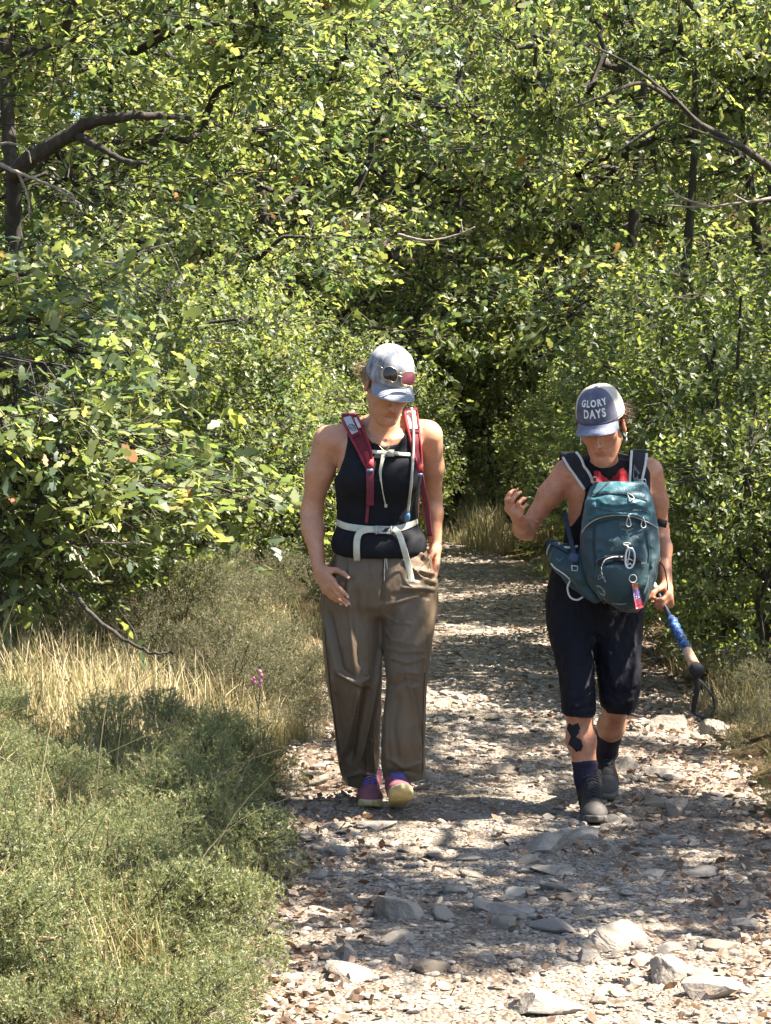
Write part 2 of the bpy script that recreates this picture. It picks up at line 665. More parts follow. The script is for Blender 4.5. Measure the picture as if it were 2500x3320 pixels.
def text_arrays(body, size, extrude=0.0, bold=0.0, space=1.0):
    """flat lettering as vertices and polygons (built-in font), centred, x right and y up"""
    cu = bpy.data.curves.new('lettering', 'FONT')
    cu.body = body
    cu.size = size
    cu.align_x = 'CENTER'
    cu.align_y = 'CENTER'
    cu.offset = bold
    cu.space_character = space
    cu.resolution_u = 4
    ob = bpy.data.objects.new('lettering_source', cu)
    scene.collection.objects.link(ob)
    dg = bpy.context.evaluated_depsgraph_get()
    me = ob.evaluated_get(dg).to_mesh()
    V = np.array([v.co[:] for v in me.vertices])
    me.calc_loop_triangles()
    T = np.array([t.vertices[:] for t in me.loop_triangles])
    ob.evaluated_get(dg).to_mesh_clear()
    bpy.data.objects.remove(ob)
    bpy.data.curves.remove(cu)
    return V, T
# ------------------------------------------------------------------ ground, path, stones
PY = np.array([0, 3, 5, 8, 11, 15, 19, 22, 25, 29, 34], float)
PXL = np.array([-.50, -.45, -.40, -.34, -.33, -.36, -.55, -1.3, -3.2, -7.0, -12.0])
PXR = np.array([1.55, 1.50, 1.42, 1.36, 1.46, 1.68, 1.42, .75, -1.2, -5.0, -10.0])
def path_l(y): return np.interp(y, PY, PXL)
def path_r(y): return np.interp(y, PY, PXR)

def gz(x, y):
    """height of the ground"""
    x, y = np.asarray(x, float), np.asarray(y, float)
    dl, dr = path_l(y) - x, x - path_r(y)
    z = .18 * smooth01(dl / .6) + .30 * smooth01((dl - .3) / 1.3) + .12 * smooth01(dr / .6) + .22 * smooth01((dr - .4) / 2.0)
    z = z + .30 * np.clip(dl - 3, 0, 12) + .25 * np.clip(dr - 3.5, 0, 12)
    z = z + .62 * np.clip(y - 27.5, 0, 16) * smooth01((x + 9) / 6)
    z = z + .020 * fbm2(x * .9, y * .9, 3, 2)
    return z

def path_bump(x, y):
    return .016 * fbm2(x * 3.0, y * 3.0, 3, 11) + .008 * fbm2(x * 14, y * 14, 2, 12)

dirt, nt, bs, _ = mat_new('path_dirt')
n1 = noise_node(nt, 2.5, 6, .65)
n2 = noise_node(nt, 60, 5, .7)
tc = nt.nodes.new('ShaderNodeTexCoord')
vor = nt.nodes.new('ShaderNodeTexVoronoi')
vor.inputs['Scale'].default_value = 70
nt.links.new(tc.outputs['Object'], vor.inputs['Vector'])
sep = nt.nodes.new('ShaderNodeSeparateColor')
nt.links.new(vor.outputs['Color'], sep.inputs[0])
peb = ramp(nt, [(0, (.13, .104, .080)), (.4, (.23, .190, .150)), (.75, (.33, .285, .23)), (1, (.42, .37, .31))], sep.outputs[0])
c = mixcol(nt, peb.outputs[0], ramp(nt, [(.3, (.090, .066, .046)), (.6, (.17, .130, .095))], n2.outputs[0]).outputs[0], ramp(nt, [(.38, (0, 0, 0)), (.62, (.85, .85, .85))], n1.outputs[0]).outputs[0])
nt.links.new(c, bs.inputs['Base Color'])
bs.inputs['Roughness'].default_value = .95
bs.inputs['Specular IOR Level'].default_value = .15
bp = bump(nt, bs, vor.outputs['Distance'], 1.0, .012)
bp.invert = True
soil, nt, bs, _ = mat_new('forest_floor')
n1 = noise_node(nt, 6.0, 6, .7)
n2 = noise_node(nt, 45, 6, .7)
c = mixcol(nt, ramp(nt, [(.3, (.060, .042, .026)), (.6, (.130, .092, .056)), (.8, (.19, .14, .085))], n2.outputs[0]).outputs[0],
           ramp(nt, [(.4, (.75, .85, .55)), (.6, (1, 1, 1))], n1.outputs[0]).outputs[0], 1.0, 'MULTIPLY')
nt.links.new(c, bs.inputs['Base Color'])
bs.inputs['Roughness'].default_value = .95
bs.inputs['Specular IOR Level'].default_value = .1
bump(nt, bs, n2.outputs[0], .9, .04)

def stone_material(name, stops, scale=20):
    m, nt, bs, _ = mat_new(name)
    oi = nt.nodes.new('ShaderNodeObjectInfo')
    add = nt.nodes.new('ShaderNodeMath'); add.operation = 'ADD'
    nt.links.new(attr(nt), add.inputs[0]); nt.links.new(oi.outputs['Random'], add.inputs[1])
    fr = nt.nodes.new('ShaderNodeMath'); fr.operation = 'FRACT'
    nt.links.new(add.outputs[0], fr.inputs[0])
    r = ramp(nt, stops, fr.outputs[0])
    n = noise_node(nt, scale, 7, .7)
    r2 = ramp(nt, [(.28, (.50, .46, .42)), (.5, (.86, .85, .83)), (.68, (1.12, 1.10, 1.06))], n.outputs[0])
    nt.links.new(mixcol(nt, r.outputs[0], r2.outputs[0], 1.0, 'MULTIPLY'), bs.inputs['Base Color'])
    bs.inputs['Roughness'].default_value = .85
    bs.inputs['Specular IOR Level'].default_value = .25
    n3 = noise_node(nt, scale * 4, 6, .7)
    bump(nt, bs, n3.outputs[0], .6, .012)
    return m
pebble_m = stone_material('limestone_pebble', [(0, (.24, .20, .160)), (.3, (.34, .295, .24)), (.55, (.42, .375, .315)), (.75, (.29, .265, .24)), (.9, (.50, .45, .375)), (1, (.30, .23, .175))], 30)
rock_m = stone_material('limestone_rock', [(0, (.30, .265, .225)), (.5, (.36, .32, .27)), (1, (.27, .24, .205))], 14)

# one sheet of ground out to the horizon
xs = np.concatenate([np.linspace(-70, -9, 16), np.linspace(-8, 8, 120), np.linspace(9, 70, 16)])
ys = np.concatenate([np.linspace(-40, 1, 10), np.linspace(1.5, 32, 220), np.linspace(33, 110, 30)])
X, Y = np.meshgrid(xs, ys)
Z = gz(X, Y)
ins = smooth01((X - path_l(Y)) / .12 + .2) * smooth01((path_r(Y) - X) / .12 + .2)
Z = Z - .06 * ins + .03 * fbm2(X * 3, Y * 3, 3, 5) * (1 - ins)
V = np.stack([X, Y, Z], -1).reshape(-1, 3)
n, m = X.shape
i = np.arange(n - 1)[:, None] * m; j = np.arange(m - 1)[None, :]
ground = MB().add(V, np.stack([i + j, i + j + 1, i + m + j + 1, i + m + j], -1).reshape(-1, 4)).build('ground', soil)
tag(ground, kind='structure')

yy = [2.5]
while yy[-1] < 30: yy.append(yy[-1] + .0052 * yy[-1])
yy = np.array(yy)
tt = np.linspace(-.12, 1.12, 66)
TT, YY = np.meshgrid(tt, yy)
XX = path_l(YY) + (path_r(YY) - path_l(YY)) * TT
ZZ = gz(XX, YY) + .006 + path_bump(XX, YY) - .10 * smooth01((np.abs(TT - .5) - .5) / .12)
V = np.stack([XX, YY, ZZ], -1).reshape(-1, 3)
n, m = XX.shape
i = np.arange(n - 1)[:, None] * m; j = np.arange(m - 1)[None, :]
path = MB().add(V, np.stack([i + j, i + j + 1, i + m + j + 1, i + m + j], -1).reshape(-1, 4)).build('path', dirt)
tag(path, kind='structure')
def pz(x, y): return gz(x, y) + path_bump(np.asarray(x, float), np.asarray(y, float)) + .006

def pebble_shape(sub, seed, rough=.28, cuts=4):
    v, t = ico(sub)
    rng = np.random.default_rng(seed)
    w = v * (1 + rough * fbm(v * 1.3 + seed * 3.1, 2, seed))[:, None]
    for _ in range(cuts):
        nn = rand_dirs(1, rng)[0]
        d = w @ nn
        lim = rng.uniform(.55, .85)
        w = w - np.maximum(d - lim, 0)[:, None] * nn * .9
    return w, t

def yaw_mats(n, rng, tilt=.25):
    a = rng.uniform(0, 2 * math.pi, n)
    up = nrm(np.stack([rng.normal(0, tilt, n), rng.normal(0, tilt, n), np.ones(n)], -1))
    fw = np.stack([np.cos(a), np.sin(a), np.zeros(n)], -1)
    return frames(fw - up * np.sum(fw * up, -1, keepdims=True), up)

rng = np.random.default_rng(77)
# gravel nobody could count
gm = MB()
def gravel(y0, y1, dens, sub, smin, smax, variants, p=2.2, inner=0.0):
    N = int(dens * (y1 - y0) * 1.8)
    y = rng.uniform(y0, y1, N); t = rng.uniform(-.05, 1.05, N)
    x = path_l(y) + (path_r(y) - path_l(y)) * t
    keep = rng.random(N) < np.clip(.55 + .9 * fbm2(x * 1.4, y * 1.4, 3, 33), .12, 1) * np.where(x > .95, .55, 1)
    x, y = x[keep], y[keep]
    s = smin + (smax - smin) * rng.random(len(x)) ** p
    which = rng.integers(0, variants, len(x))
    for k in range(variants):
        q = which == k
        if not q.any(): continue
        v, tr = pebble_shape(sub, 100 + k + 20 * sub, .35, 5)
        sc = s[q][:, None] * np.stack([np.ones(q.sum()), rng.uniform(.6, .95, q.sum()), rng.uniform(.24, .50, q.sum())], -1)
        pos = np.stack([x[q], y[q], pz(x[q], y[q]) + sc[:, 2] * .26], -1)
        scatter(gm, v, tr, pos, yaw_mats(q.sum(), rng, .22), sc, rng.random(q.sum()))
gravel(4.6, 9.0, 820, 1, .006, .024, 10)
gravel(4.6, 9.0, 2600, 0, .004, .011, 8)
gravel(9.0, 14.0, 1150, 0, .008, .028, 8)
gravel(14.0, 24.0, 420, 0, .013, .034, 6)
g_ob = gm.build('gravel', pebble_m, smooth=False)
tag(g_ob, 'loose pale limestone gravel covering the path', 'gravel', kind='stuff')

# the larger stones of the path, one by one
var = []
for k in range(12):
    v, tr = pebble_shape(2, 300 + k, .42, 7)
    mb = MB(); mb.add(v, None, tr)
    var.append(mb.mesh('stone', pebble_m, smooth=False))
N = 0
placed = []
while N < 290:
    y = 4.7 + 8.5 * rng.random() ** 1.5
    t = rng.uniform(.0, 1.0)
    x = path_l(y) + (path_r(y) - path_l(y)) * t
    s = .022 + .036 * rng.random() ** 1.6 + (.02 if rng.random() < .08 else 0)
    if any((x - a) ** 2 + (y - b) ** 2 < (s + r) ** 2 * .6 for a, b, r in placed): continue
    placed.append((x, y, s))
    o = bpy.data.objects.new('stone', var[N % 12])
    scene.collection.objects.link(o)
    sz = s * rng.uniform(.26, .46)
    o.location = (x, y, float(pz(x, y)) + sz * .24)
    o.scale = (s, s * rng.uniform(.6, .95), sz)
    o.rotation_euler = (rng.normal(0, .12), rng.normal(0, .12), rng.uniform(0, 6.28))
    o.parent = path
    N += 1

# ------------------------------------------------------------------ single rocks that can be told apart
def rock(px, label, seed, hgt=.75, depth=.75, flat=.0, dirx=0.0, sub=4):
    u0, u1, v0, v1 = px
    Yb = F_PX * CAM_H / (v1 - 1290.0)
    w = (u1 - u0) / F_PX * Yb
    h = (v1 - v0) / F_PX * Yb * hgt
    d = w * depth
    cx = ((u0 + u1) / 2 - 1250) / F_PX * (Yb + d * .4)
    v, t = ico(sub)
    rg = np.random.default_rng(seed)
    W = v * (1 + .30 * fbm(v * 1.1 + seed, 2, seed))[:, None]
    for _ in range(13):
        nn = nrm(rand_dirs(1, rg)[0] * np.array([1, 1, 1.2]))
        dd = W @ nn
        lim = rg.uniform(.35, .8)
        W = W - np.maximum(dd - lim, 0)[:, None] * nn * .98
    W = W * (1 + .05 * fbm(v * 4 + seed, 3, seed + 3) + .02 * fbm(v * 14, 2, seed + 4))[:, None]
    lo_, hi_ = W.min(0), W.max(0)
    W = (W - (lo_ + hi_) / 2) / (hi_ - lo_)
    W[:, 2] += dirx * W[:, 0] * .6
    W = W * np.array([w, d, h * 1.6])
    base = np.array([cx, Yb + d * .45, float(pz(cx, Yb + d * .45))])
    W = W + base + np.array([0, 0, h * .07])
    o = MB().add(W, None, t, rg.random()).build('rock', rock_m, origin=base, smooth=False)
    tag(o, label, 'rock', 'rocks lying in the path')
ROCKS = [
    ((1207, 1380, 2920, 3008), 'wedge-shaped grey rock poking out of gravel in front of brown trousers walker', 1, .8, .8, 0, -.35),
    ((1858, 2118, 3003, 3109), 'broad flat cracked slab of rock, largest at lower right of path', 2, .85, .85, 0, -.3),
    ((2118, 2276, 3118, 3214), 'blocky upright boulder with dark front face below the broad cracked slab', 3, .95, .8, 0, 0),
    ((2218, 2468, 3205, 3280), 'long low rock in the lower right corner behind the blocky boulder', 4, .8, .5, 0, -.25),
    ((1600, 1935, 3240, 3335), 'large rounded sunlit boulder cut by the bottom edge of the picture', 31, .9, .9, 0, 0),
    ((1700, 1845, 2713, 2792), 'pointed rock with sunlit top just in front of the dark hiking boot', 6, .85, .8, 0, .2),
    ((1830, 1950, 2694, 2745), 'low brown rock touching the pointed rock beside the dark boot', 7, .7, .8, 0, 0),
    ((2161, 2243, 2600, 2667), 'small dark upright rock at right edge of path below the trekking pole', 8, .95, .8, 0, .3),
    ((1724, 1880, 2815, 2868), 'flat blue-grey paving-like stone in the shade at middle of path', 9, .35, .9, 0, 0),
    ((2132, 2276, 2722, 2772), 'flat rock with a bright sunlit edge near right edge of path', 10, .6, .7, 0, -.2),
    ((2070, 2170, 2832, 2872), 'low pale rock among dead leaves right of the flat blue-grey stone', 11, .6, .8, 0, 0),
    ((1150, 1290, 2655, 2720), 'dark slab in shadow right under the mauve shoes', 12, .45, .9, 0, .1),
    ((1080, 1176, 2696, 2732), 'pale flat stone left of the dark slab under the mauve shoes', 13, .6, .8, 0, 0),
    ((1060, 1210, 3140, 3212), 'ridged grey rock slanting down to the right at lower left of path', 14, .75, .6, 0, -.4),
    ((1075, 1170, 3078, 3142), 'grey rock just behind the ridged slanting rock at lower left', 15, .7, .6, 0, -.3),
    ((1268, 1334, 3124, 3164), 'small blue-grey angular stone right of the ridged slanting rock', 16, .8, .8, 0, 0),
    ((1546, 1622, 3107, 3154), 'rounded stone standing alone in the shaded gravel at middle of foreground', 17, .8, .8, 0, 0),
    ((1582, 1745, 2960, 3006), 'long sunlit rock ledge between the wedge-shaped rock and the cracked slab', 18, .75, .6, 0, 0),
    ((1871, 1962, 3090, 3144), 'rounded cobble leaning on front of the broad cracked slab', 19, .85, .8, 0, 0),
    ((2030, 2096, 3180, 3226), 'small pyramid-shaped stone left of the blocky boulder', 20, .9, .8, 0, 0),
    ((1973, 2092, 2437, 2512), 'angular rock behind the heel of the dark boots', 21, .8, .8, 0, -.3),
    ((2095, 2202, 2482, 2532), 'angular flat rock right of the boots, second from the shrubs', 22, .7, .8, 0, -.3),
    ((2084, 2235, 2314, 2382), 'square-edged ledge of rock at right edge of path under the wrist strap', 23, .9, .5, 0, 0),
    ((2270, 2375, 2300, 2400), 'rock half buried in bank right of the wrist strap of the pole', 24, .6, .6, 0, 0),
    ((1354, 1432, 2508, 2548), 'pale rounded rock right behind the raised mauve shoe', 25, .85, .8, 0, 0),
    ((2150, 2260, 2385, 2418), 'long low stone lying in front of the square-edged ledge', 26, .8, .5, 0, 0),
    ((2370, 2470, 2980, 3030), 'grey stone among dead leaves at right picture edge', 27, .7, .8, 0, 0),
    ((1430, 1520, 2880, 2925), 'dark blue-grey stone in the shade left of the flat paving-like stone', 28, .7, .8, 0, 0),
]
for r in ROCKS: rock(*r)

# dead leaves on the path and the banks
lm = MB()
dead_m = leaf_mat('dead_leaf', [(0, (.10, .065, .045)), (.4, (.17, .115, .080)), (.75, (.25, .175, .125)), (1, (.36, .28, .21))], [(0, (.25, .12, .05)), (1, (.4, .24, .12))], .15, .75, .2)
dv = np.array([(0, 0, 0), (.22, .3, .16), (-.20, .3, .10), (.30, .65, .18), (-.24, .65, .05), (0, 1, .22)], float) - np.array([0, .5, 0])
dt = np.array([(0, 1, 2), (1, 3, 2), (2, 3, 4), (3, 5, 4)])
N = 7500
y = 4.6 + 13 * rng.random(N) ** 1.6
side = rng.random(N)
x = np.where(side < .38, path_r(y) - np.abs(rng.normal(0, .38, N)), np.where(side < .62, path_l(y) + np.abs(rng.normal(0, .20, N)), np.where(side < .93, path_r(y) + rng.uniform(0, .7, N), path_l(y) + (path_r(y) - path_l(y)) * rng.random(N))))
scatter(lm, dv, dt, np.stack([x, y, pz(x, y) + rng.uniform(.004, .022, N)], -1), yaw_mats(N, rng, .6), rng.uniform(.018, .046, N), rng.random(N))
d_ob = lm.build('leaf_litter', dead_m, smooth=False)
tag(d_ob, 'dry brown oak leaves scattered along the edges of the path', 'dead leaves', kind='stuff')
# ------------------------------------------------------------------ plants
bark_m, nt, bs, _ = mat_new('bark_grey')
n1 = noise_node(nt, 14, 6, .7, stretch=(1, 1, .3))
r = ramp(nt, [(.3, (.018, .015, .012)), (.55, (.050, .042, .034)), (.75, (.12, .105, .09))], n1.outputs[0])
nt.links.new(r.outputs[0], bs.inputs['Base Color'])
bs.inputs['Roughness'].default_value = .95
bump(nt, bs, n1.outputs[0], .8, .03)
dead_twig_m = plain_mat('dead_twig', (.26, .22, .18), .9, 0, .3, 30, .2)

oak_m = leaf_mat('oak_leaf', [(0, (.026, .050, .028)), (.28, (.055, .090, .042)), (.55, (.125, .155, .058)), (.86, (.265, .275, .112)), (.94, (.30, .23, .09)), (1, (.28, .14, .05))],
                 [(0, (.10, .18, .055)), (.30, (.22, .31, .085)), (.6, (.40, .46, .10)), (.9, (.64, .64, .17)), (.95, (.55, .44, .12)), (1, (.5, .26, .08))], .42, .50, .6)
box_m = leaf_mat('box_leaf', [(0, (.020, .038, .018)), (.45, (.050, .076, .028)), (.85, (.150, .175, .065)), (1, (.25, .23, .08))],
                 [(0, (.10, .16, .030)), (.5, (.28, .35, .060)), (1, (.52, .55, .14))], .42, .46, .6)
needle_m = leaf_mat('juniper_needle', [(0, (.070, .088, .046)), (.5, (.165, .185, .088)), (.85, (.29, .29, .125)), (1, (.38, .27, .15))], [(0, (.16, .19, .06)), (.6, (.33, .36, .12)), (1, (.42, .32, .18))], .38, .5, .4)
grey_m = leaf_mat('broom_grey_green', [(0, (.060, .064, .036)), (.5, (.110, .108, .062)), (.85, (.17, .155, .095)), (1, (.28, .20, .13))], [(0, (.15, .16, .07)), (.6, (.24, .24, .11)), (1, (.38, .28, .16))], .3, .6, .3)
straw_m = leaf_mat('dry_grass_blade', [(0, (.15, .18, .06)), (.35, (.30, .27, .14)), (.8, (.46, .38, .24)), (1, (.54, .40, .27))], [(0, (.25, .3, .08)), (.5, (.42, .35, .16)), (1, (.5, .38, .2))], .35, .6, .3)

OAK_W = [(0, .03), (.20, .17), (.33, .11), (.55, .26), (.70, .16), (.86, .17), (1, .02)]
def strip_leaf(ws, curl=.10, fold=.0):
    v, q = [], []
    for y, w in ws:
        z = -curl * y * y
        v += [(-w, y, z + fold * w), (w, y, z + fold * w)]
    for k in range(len(ws) - 1):
        q.append((2 * k, 2 * k + 1, 2 * k + 3, 2 * k + 2))
    return np.array(v, float), np.array(q)
OAK_FAR = strip_leaf([(0, .04), (.28, .20), (.42, .13), (.68, .27), (1, .05)], .15)
OAK_NEAR = strip_leaf(OAK_W, .16)
BOX = (np.array([(0, 0, 0), (.30, .5, .07), (0, 1, 0), (-.30, .5, .07)], float), np.array([(0, 1, 2, 3)]))

def spray(mb, ends, dirs, rng, per, size, tmpl, along=.16, jitter=.05, upbias=.9, flat=.55):
    """leaves along the last stretch of each twig, blades roughly level"""
    n = len(ends)
    k = np.repeat(np.arange(n), per)
    t = rng.random(len(k)) ** .7
    pos = ends[k] - dirs[k] * (along * (1 - t))[:, None] + rng.normal(0, jitter, (len(k), 3)) * np.array([1, 1, .6])
    out = nrm(dirs[k] * .6 + rng.normal(0, .75, (len(k), 3)) * np.array([1, 1, flat]))
    up = nrm(np.array([0, 0, upbias]) + rng.normal(0, .55, (len(k), 3)))
    R = frames(out, up)
    hue = np.clip(rng.random(n)[k] * .50 + rng.random(len(k)) * .44 + (rng.random(len(k)) < .014) * .4, 0, 1)
    sz = size * rng.uniform(.5, 1.35, len(k))
    scatter(mb, tmpl[0], None, pos, R, np.stack([sz * rng.uniform(.75, 1.25, len(k)), sz, sz * rng.uniform(-1.0, 3.2, len(k))], -1), hue, tmpl[1])

def limb(mb, a, b, r0, r1, rng, n=7, wob=.10, sag=0.0, sides=6):
    a, b = np.asarray(a, float), np.asarray(b, float)
    L = np.linalg.norm(b - a)
    t = np.linspace(0, 1, n)
    pts = a + (b - a) * t[:, None] + rng.normal(0, wob * L, (n, 3)) * np.sin(t * math.pi)[:, None] * .5 + np.array([0, 0, 1]) * (np.sin(t * math.pi) * sag * L)[:, None]
    mb.add(*tube_arrays(pts, r0 + (r1 - r0) * t, sides, False))
    return pts

def make_oak(seed, height, ctr, rad, coarse=24, fine=24, per=18, size=.085, trunk_r=.09, lean=(0, 0), hollow=.35, tmpl=None, spread=.42, name='oak_tree'):
    rng = np.random.default_rng(seed)
    root = empty(name, (0, 0, 0))
    ctr, rad = np.array(ctr, float), np.array(rad, float)
    tk = MB(); br = MB(); lv = MB()
    top = np.array([lean[0], lean[1], height * .8])
    t = np.linspace(0, 1, 12)
    tp = t[:, None] * top + np.stack([.10 * np.sin(t * 5 + seed), .10 * np.cos(t * 4 + seed), 0 * t], -1) * t[:, None] * height * .25
    tp[0, 2] = -.25
    V, Q, T = tube_arrays(tp, trunk_r * (1.15 - .85 * t) + .02 * np.exp(-t * 18), 10)
    V = V + (fbm(V * np.array([18, 18, 6]), 3, seed) * .12 * trunk_r)[:, None] * rand_dirs(len(V), rng)
    tk.add(V, Q, T)
    # coarse clumps through the crown
    d = rand_dirs(coarse * 3, rng)
    r = hollow + (1 - hollow) * rng.random(coarse * 3) ** .5
    cl = ctr + d * r[:, None] * rad
    keep = [cl[0]]
    for c_ in cl[1:]:
        if len(keep) < coarse and min(np.linalg.norm((c_ - q) / rad) for q in keep) > .30: keep.append(c_)
    cl = np.array(keep)
    nodes = [tp[4:]]
    order = np.argsort(np.linalg.norm(cl - tp[8], axis=1))
    for c_ in cl[order]:
        allp = np.vstack(nodes)
        dist = np.linalg.norm(allp - c_, axis=1) + .5 * np.maximum(allp[:, 2] - c_[2], 0)
        a = allp[np.argmin(dist)]
        L = np.linalg.norm(c_ - a)
        p = limb(br, a, c_, min(.022 + .016 * L, trunk_r * .6), .010, rng, 8, .16, .06)
        nodes.append(p[3:])
    ends, dirs = [], []
    for c_ in cl:
        n = int(fine * rng.uniform(.7, 1.3))
        o = rng.normal(0, 1, (n, 3)) * np.array([1, 1, .55]) * spread * rad.mean() * .55
        for q in o:
            e = c_ + q
            s = c_ + q * .15
            p = limb(br, s, e, .006, .0025, rng, 4, .22, .05, 3)
            ends.append(e); dirs.append(nrm(p[-1] - p[-2] + np.array([0, 0, -.1]) * .1))
    spray(lv, np.array(ends), np.array(dirs), rng, per, size, tmpl or OAK_FAR, along=.30, jitter=.065)
    tk.build('trunk', bark_m, root)
    tag(br.build('branches', bark_m, root), kind='stuff')
    tag(lv.build('crown', oak_m, root, smooth=False), kind='stuff')
    return root

def make_box(seed, h, r, twigs=1300, per=14, size=.024, mat_=None, name='box_shrub', upright=.5):
    rng = np.random.default_rng(seed)
    root = empty(name, (0, 0, 0))
    br = MB(); lv = MB()
    stems = []
    for k in range(9):
        a = rng.uniform(0, 6.28); rr = r * rng.uniform(.2, .75)
        e = np.array([math.cos(a) * rr, math.sin(a) * rr, h * rng.uniform(.55, .95)])
        stems.append(limb(br, (e[0] * .15, e[1] * .15, -.1), e, .018, .006, rng, 8, .14, 0, 5))
    st = np.vstack(stems)
    # lobed surface of shoots
    d = rand_dirs(twigs, rng); d[:, 2] = np.where(rng.random(twigs) < .62, np.abs(d[:, 2]), -np.abs(d[:, 2]))
    d = nrm(d)
    lob = 1 + .28 * fbm(d * 2.3 + seed, 3, seed)
    rr = lob * (.55 + .45 * rng.random(twigs) ** .4)
    ends = np.stack([d[:, 0] * r * rr, d[:, 1] * r * rr, h * .50 + d[:, 2] * h * .52 * rr], -1)
    ends[:, 2] = np.maximum(ends[:, 2], .02)
    dirs = nrm(d * .7 + np.array([0, 0, upright]) + rng.normal(0, .35, (twigs, 3)))
    L = rng.uniform(.10, .20, twigs)
    for k in range(0, twigs, 3):
        a = st[np.argmin(np.linalg.norm(st - ends[k], axis=1))]
        limb(br, a * .6 + ends[k] * .4, ends[k], .004, .0015, rng, 3, .1, 0, 3)
    # leaves in pairs along each shoot
    k = np.repeat(np.arange(twigs), per)
    j = np.tile(np.arange(per), twigs)
    t = (j // 2) / max(1, per // 2 - 1)
    pos = ends[k] - dirs[k] * (L[k] * (1 - t))[:, None] + rng.normal(0, .004, (len(k), 3))
    sidev = nrm(np.cross(dirs[k], nrm(rng.normal(0, 1, (twigs, 3)))[k]))
    sidev = np.where((j // 2 % 2 == 0)[:, None], sidev, np.cross(dirs[k], sidev))
    out = nrm(sidev * np.where(j % 2 == 0, 1, -1)[:, None] + dirs[k] * .6 + rng.normal(0, .25, (len(k), 3)))
    up = nrm(dirs[k] + np.array([0, 0, .5]) + rng.normal(0, .3, (len(k), 3)))
    hue = np.clip(.15 + .4 * rng.random(twigs)[k] + .42 * rng.random(len(k)) * (0.4 + t), 0, 1)
    scatter(lv, BOX[0], None, pos, frames(out, up), size * rng.uniform(.7, 1.25, len(k)), hue, BOX[1])
    tag(br.build('stems', bark_m, root), kind='stuff')
    tag(lv.build('foliage', mat_ or box_m, root, smooth=False), kind='stuff')
    return root

def make_needle_shrub(seed, h, r, sprigs, mat_, per=14, nl=.020, nw=.0028, sl=.085, name='juniper_shrub', upright=.7, droop=.0, flatten=1.0):
    """fine-needled bush: shoots with many thin needles"""
    rng = np.random.default_rng(seed)
    root = empty(name, (0, 0, 0))
    br = MB(); lv = MB()
    nl_ = 26
    la = rng.uniform(0, 6.28, nl_); lq = np.sqrt(rng.random(nl_)) * .85
    lz = (1 - lq ** 2) ** .5 * rng.uniform(.25, .85, nl_)
    lobe = np.stack([np.cos(la) * lq * r, np.sin(la) * lq * r, lz * h * .9], -1)
    lr = rng.uniform(.16, .30, nl_) * r
    kk = rng.integers(0, nl_, sprigs)
    d = rand_dirs(sprigs, rng)
    d[:, 2] = np.where(rng.random(sprigs) < .7, np.abs(d[:, 2]), d[:, 2])
    ends = lobe[kk] + d * (lr[kk] * (.45 + .55 * rng.random(sprigs) ** .4))[:, None] * np.array([1.1, 1.1, .95])
    skirt = rng.random(sprigs) < .22
    ends[skirt] = np.stack([np.cos(la[kk]) * r * rng.uniform(.5, 1.05, sprigs), np.sin(la[kk]) * r * rng.uniform(.5, 1.05, sprigs), rng.uniform(.0, .12, sprigs)], -1)[skirt]
    ends[:, 2] = np.maximum(ends[:, 2], .01)
    dirs = nrm(d * .6 + np.array([0, 0, upright]) + rng.normal(0, .45, (sprigs, 3)))
    L = sl * rng.uniform(.6, 1.4, sprigs)
    for k in range(0, sprigs, 14):
        a = ends[k] * np.array([.45, .45, .2])
        limb(br, a * .35 + ends[k] * .65, ends[k] - dirs[k] * .015, .0022, .0010, rng, 3, .10, 0, 3)
    k = np.repeat(np.arange(sprigs), per)
    t = np.tile(np.linspace(0, 1, per), sprigs)
    pos = ends[k] - dirs[k] * (L[k] * (1 - t))[:, None]
    o = rng.normal(0, 1, (len(k), 3))
    o = nrm(o - dirs[k] * np.sum(o * dirs[k], -1, keepdims=True))
    nd = nrm(o * .85 + dirs[k] * .75)
    ln = nl * rng.uniform(.7, 1.3, len(k)) * (1 - .35 * t)
    w = nrm(np.cross(nd, rng.normal(0, 1, (len(k), 3)))) * nw
    A, B, Cc = pos + w, pos - w, pos + nd * ln[:, None]
    V = np.stack([A, B, Cc], 1).reshape(-1, 3)
    T = np.arange(len(V)).reshape(-1, 3)
    hue = np.clip(.1 + .45 * rng.random(sprigs)[k] + .4 * t * rng.random(len(k)) + (rng.random(sprigs)[k] < .05) * .5, 0, 1)
    lv.add(V, None, T, np.repeat(hue, 3))
    tag(br.build('stems', bark_m, root), kind='stuff')
    tag(lv.build('foliage', mat_, root, smooth=False), kind='stuff')
    return root

def make_grass(seed, n, r, h, mat_=None, name='grass_tuft', width=.0028, bend=.6):
    rng = np.random.default_rng(seed)
    a = rng.uniform(0, 6.28, n); q = r * np.sqrt(rng.random(n))
    base = np.stack([np.cos(a) * q, np.sin(a) * q, np.zeros(n)], -1)
    az = rng.uniform(0, 6.28, n)
    out = np.stack([np.cos(az), np.sin(az), np.zeros(n)], -1)
    L = h * rng.uniform(.4, 1.2, n)
    b = rng.uniform(.1, 1, n) * bend
    side = np.stack([-np.sin(az), np.cos(az), np.zeros(n)], -1) * width
    rows = []
    for k, t in enumerate((0, .4, .75, 1.0)):
        p = base + out * (b * L * t * t)[:, None] + np.array([0, 0, 1]) * (L * t * (1 - .35 * b * t))[:, None]
        w = side * (1, .9, .6, .1)[k]
        rows += [p - w, p + w]
    V = np.stack(rows, 1).reshape(-1, 3)
    q0 = np.array([(0, 1, 3, 2), (2, 3, 5, 4), (4, 5, 7, 6)])
    Q = (q0[None] + (np.arange(n) * 8)[:, None, None]).reshape(-1, 4)
    mb = MB(); mb.add(V, Q, None, np.repeat(rng.random(n), 8))
    return mb.mesh(name, mat_ or straw_m, smooth=False)

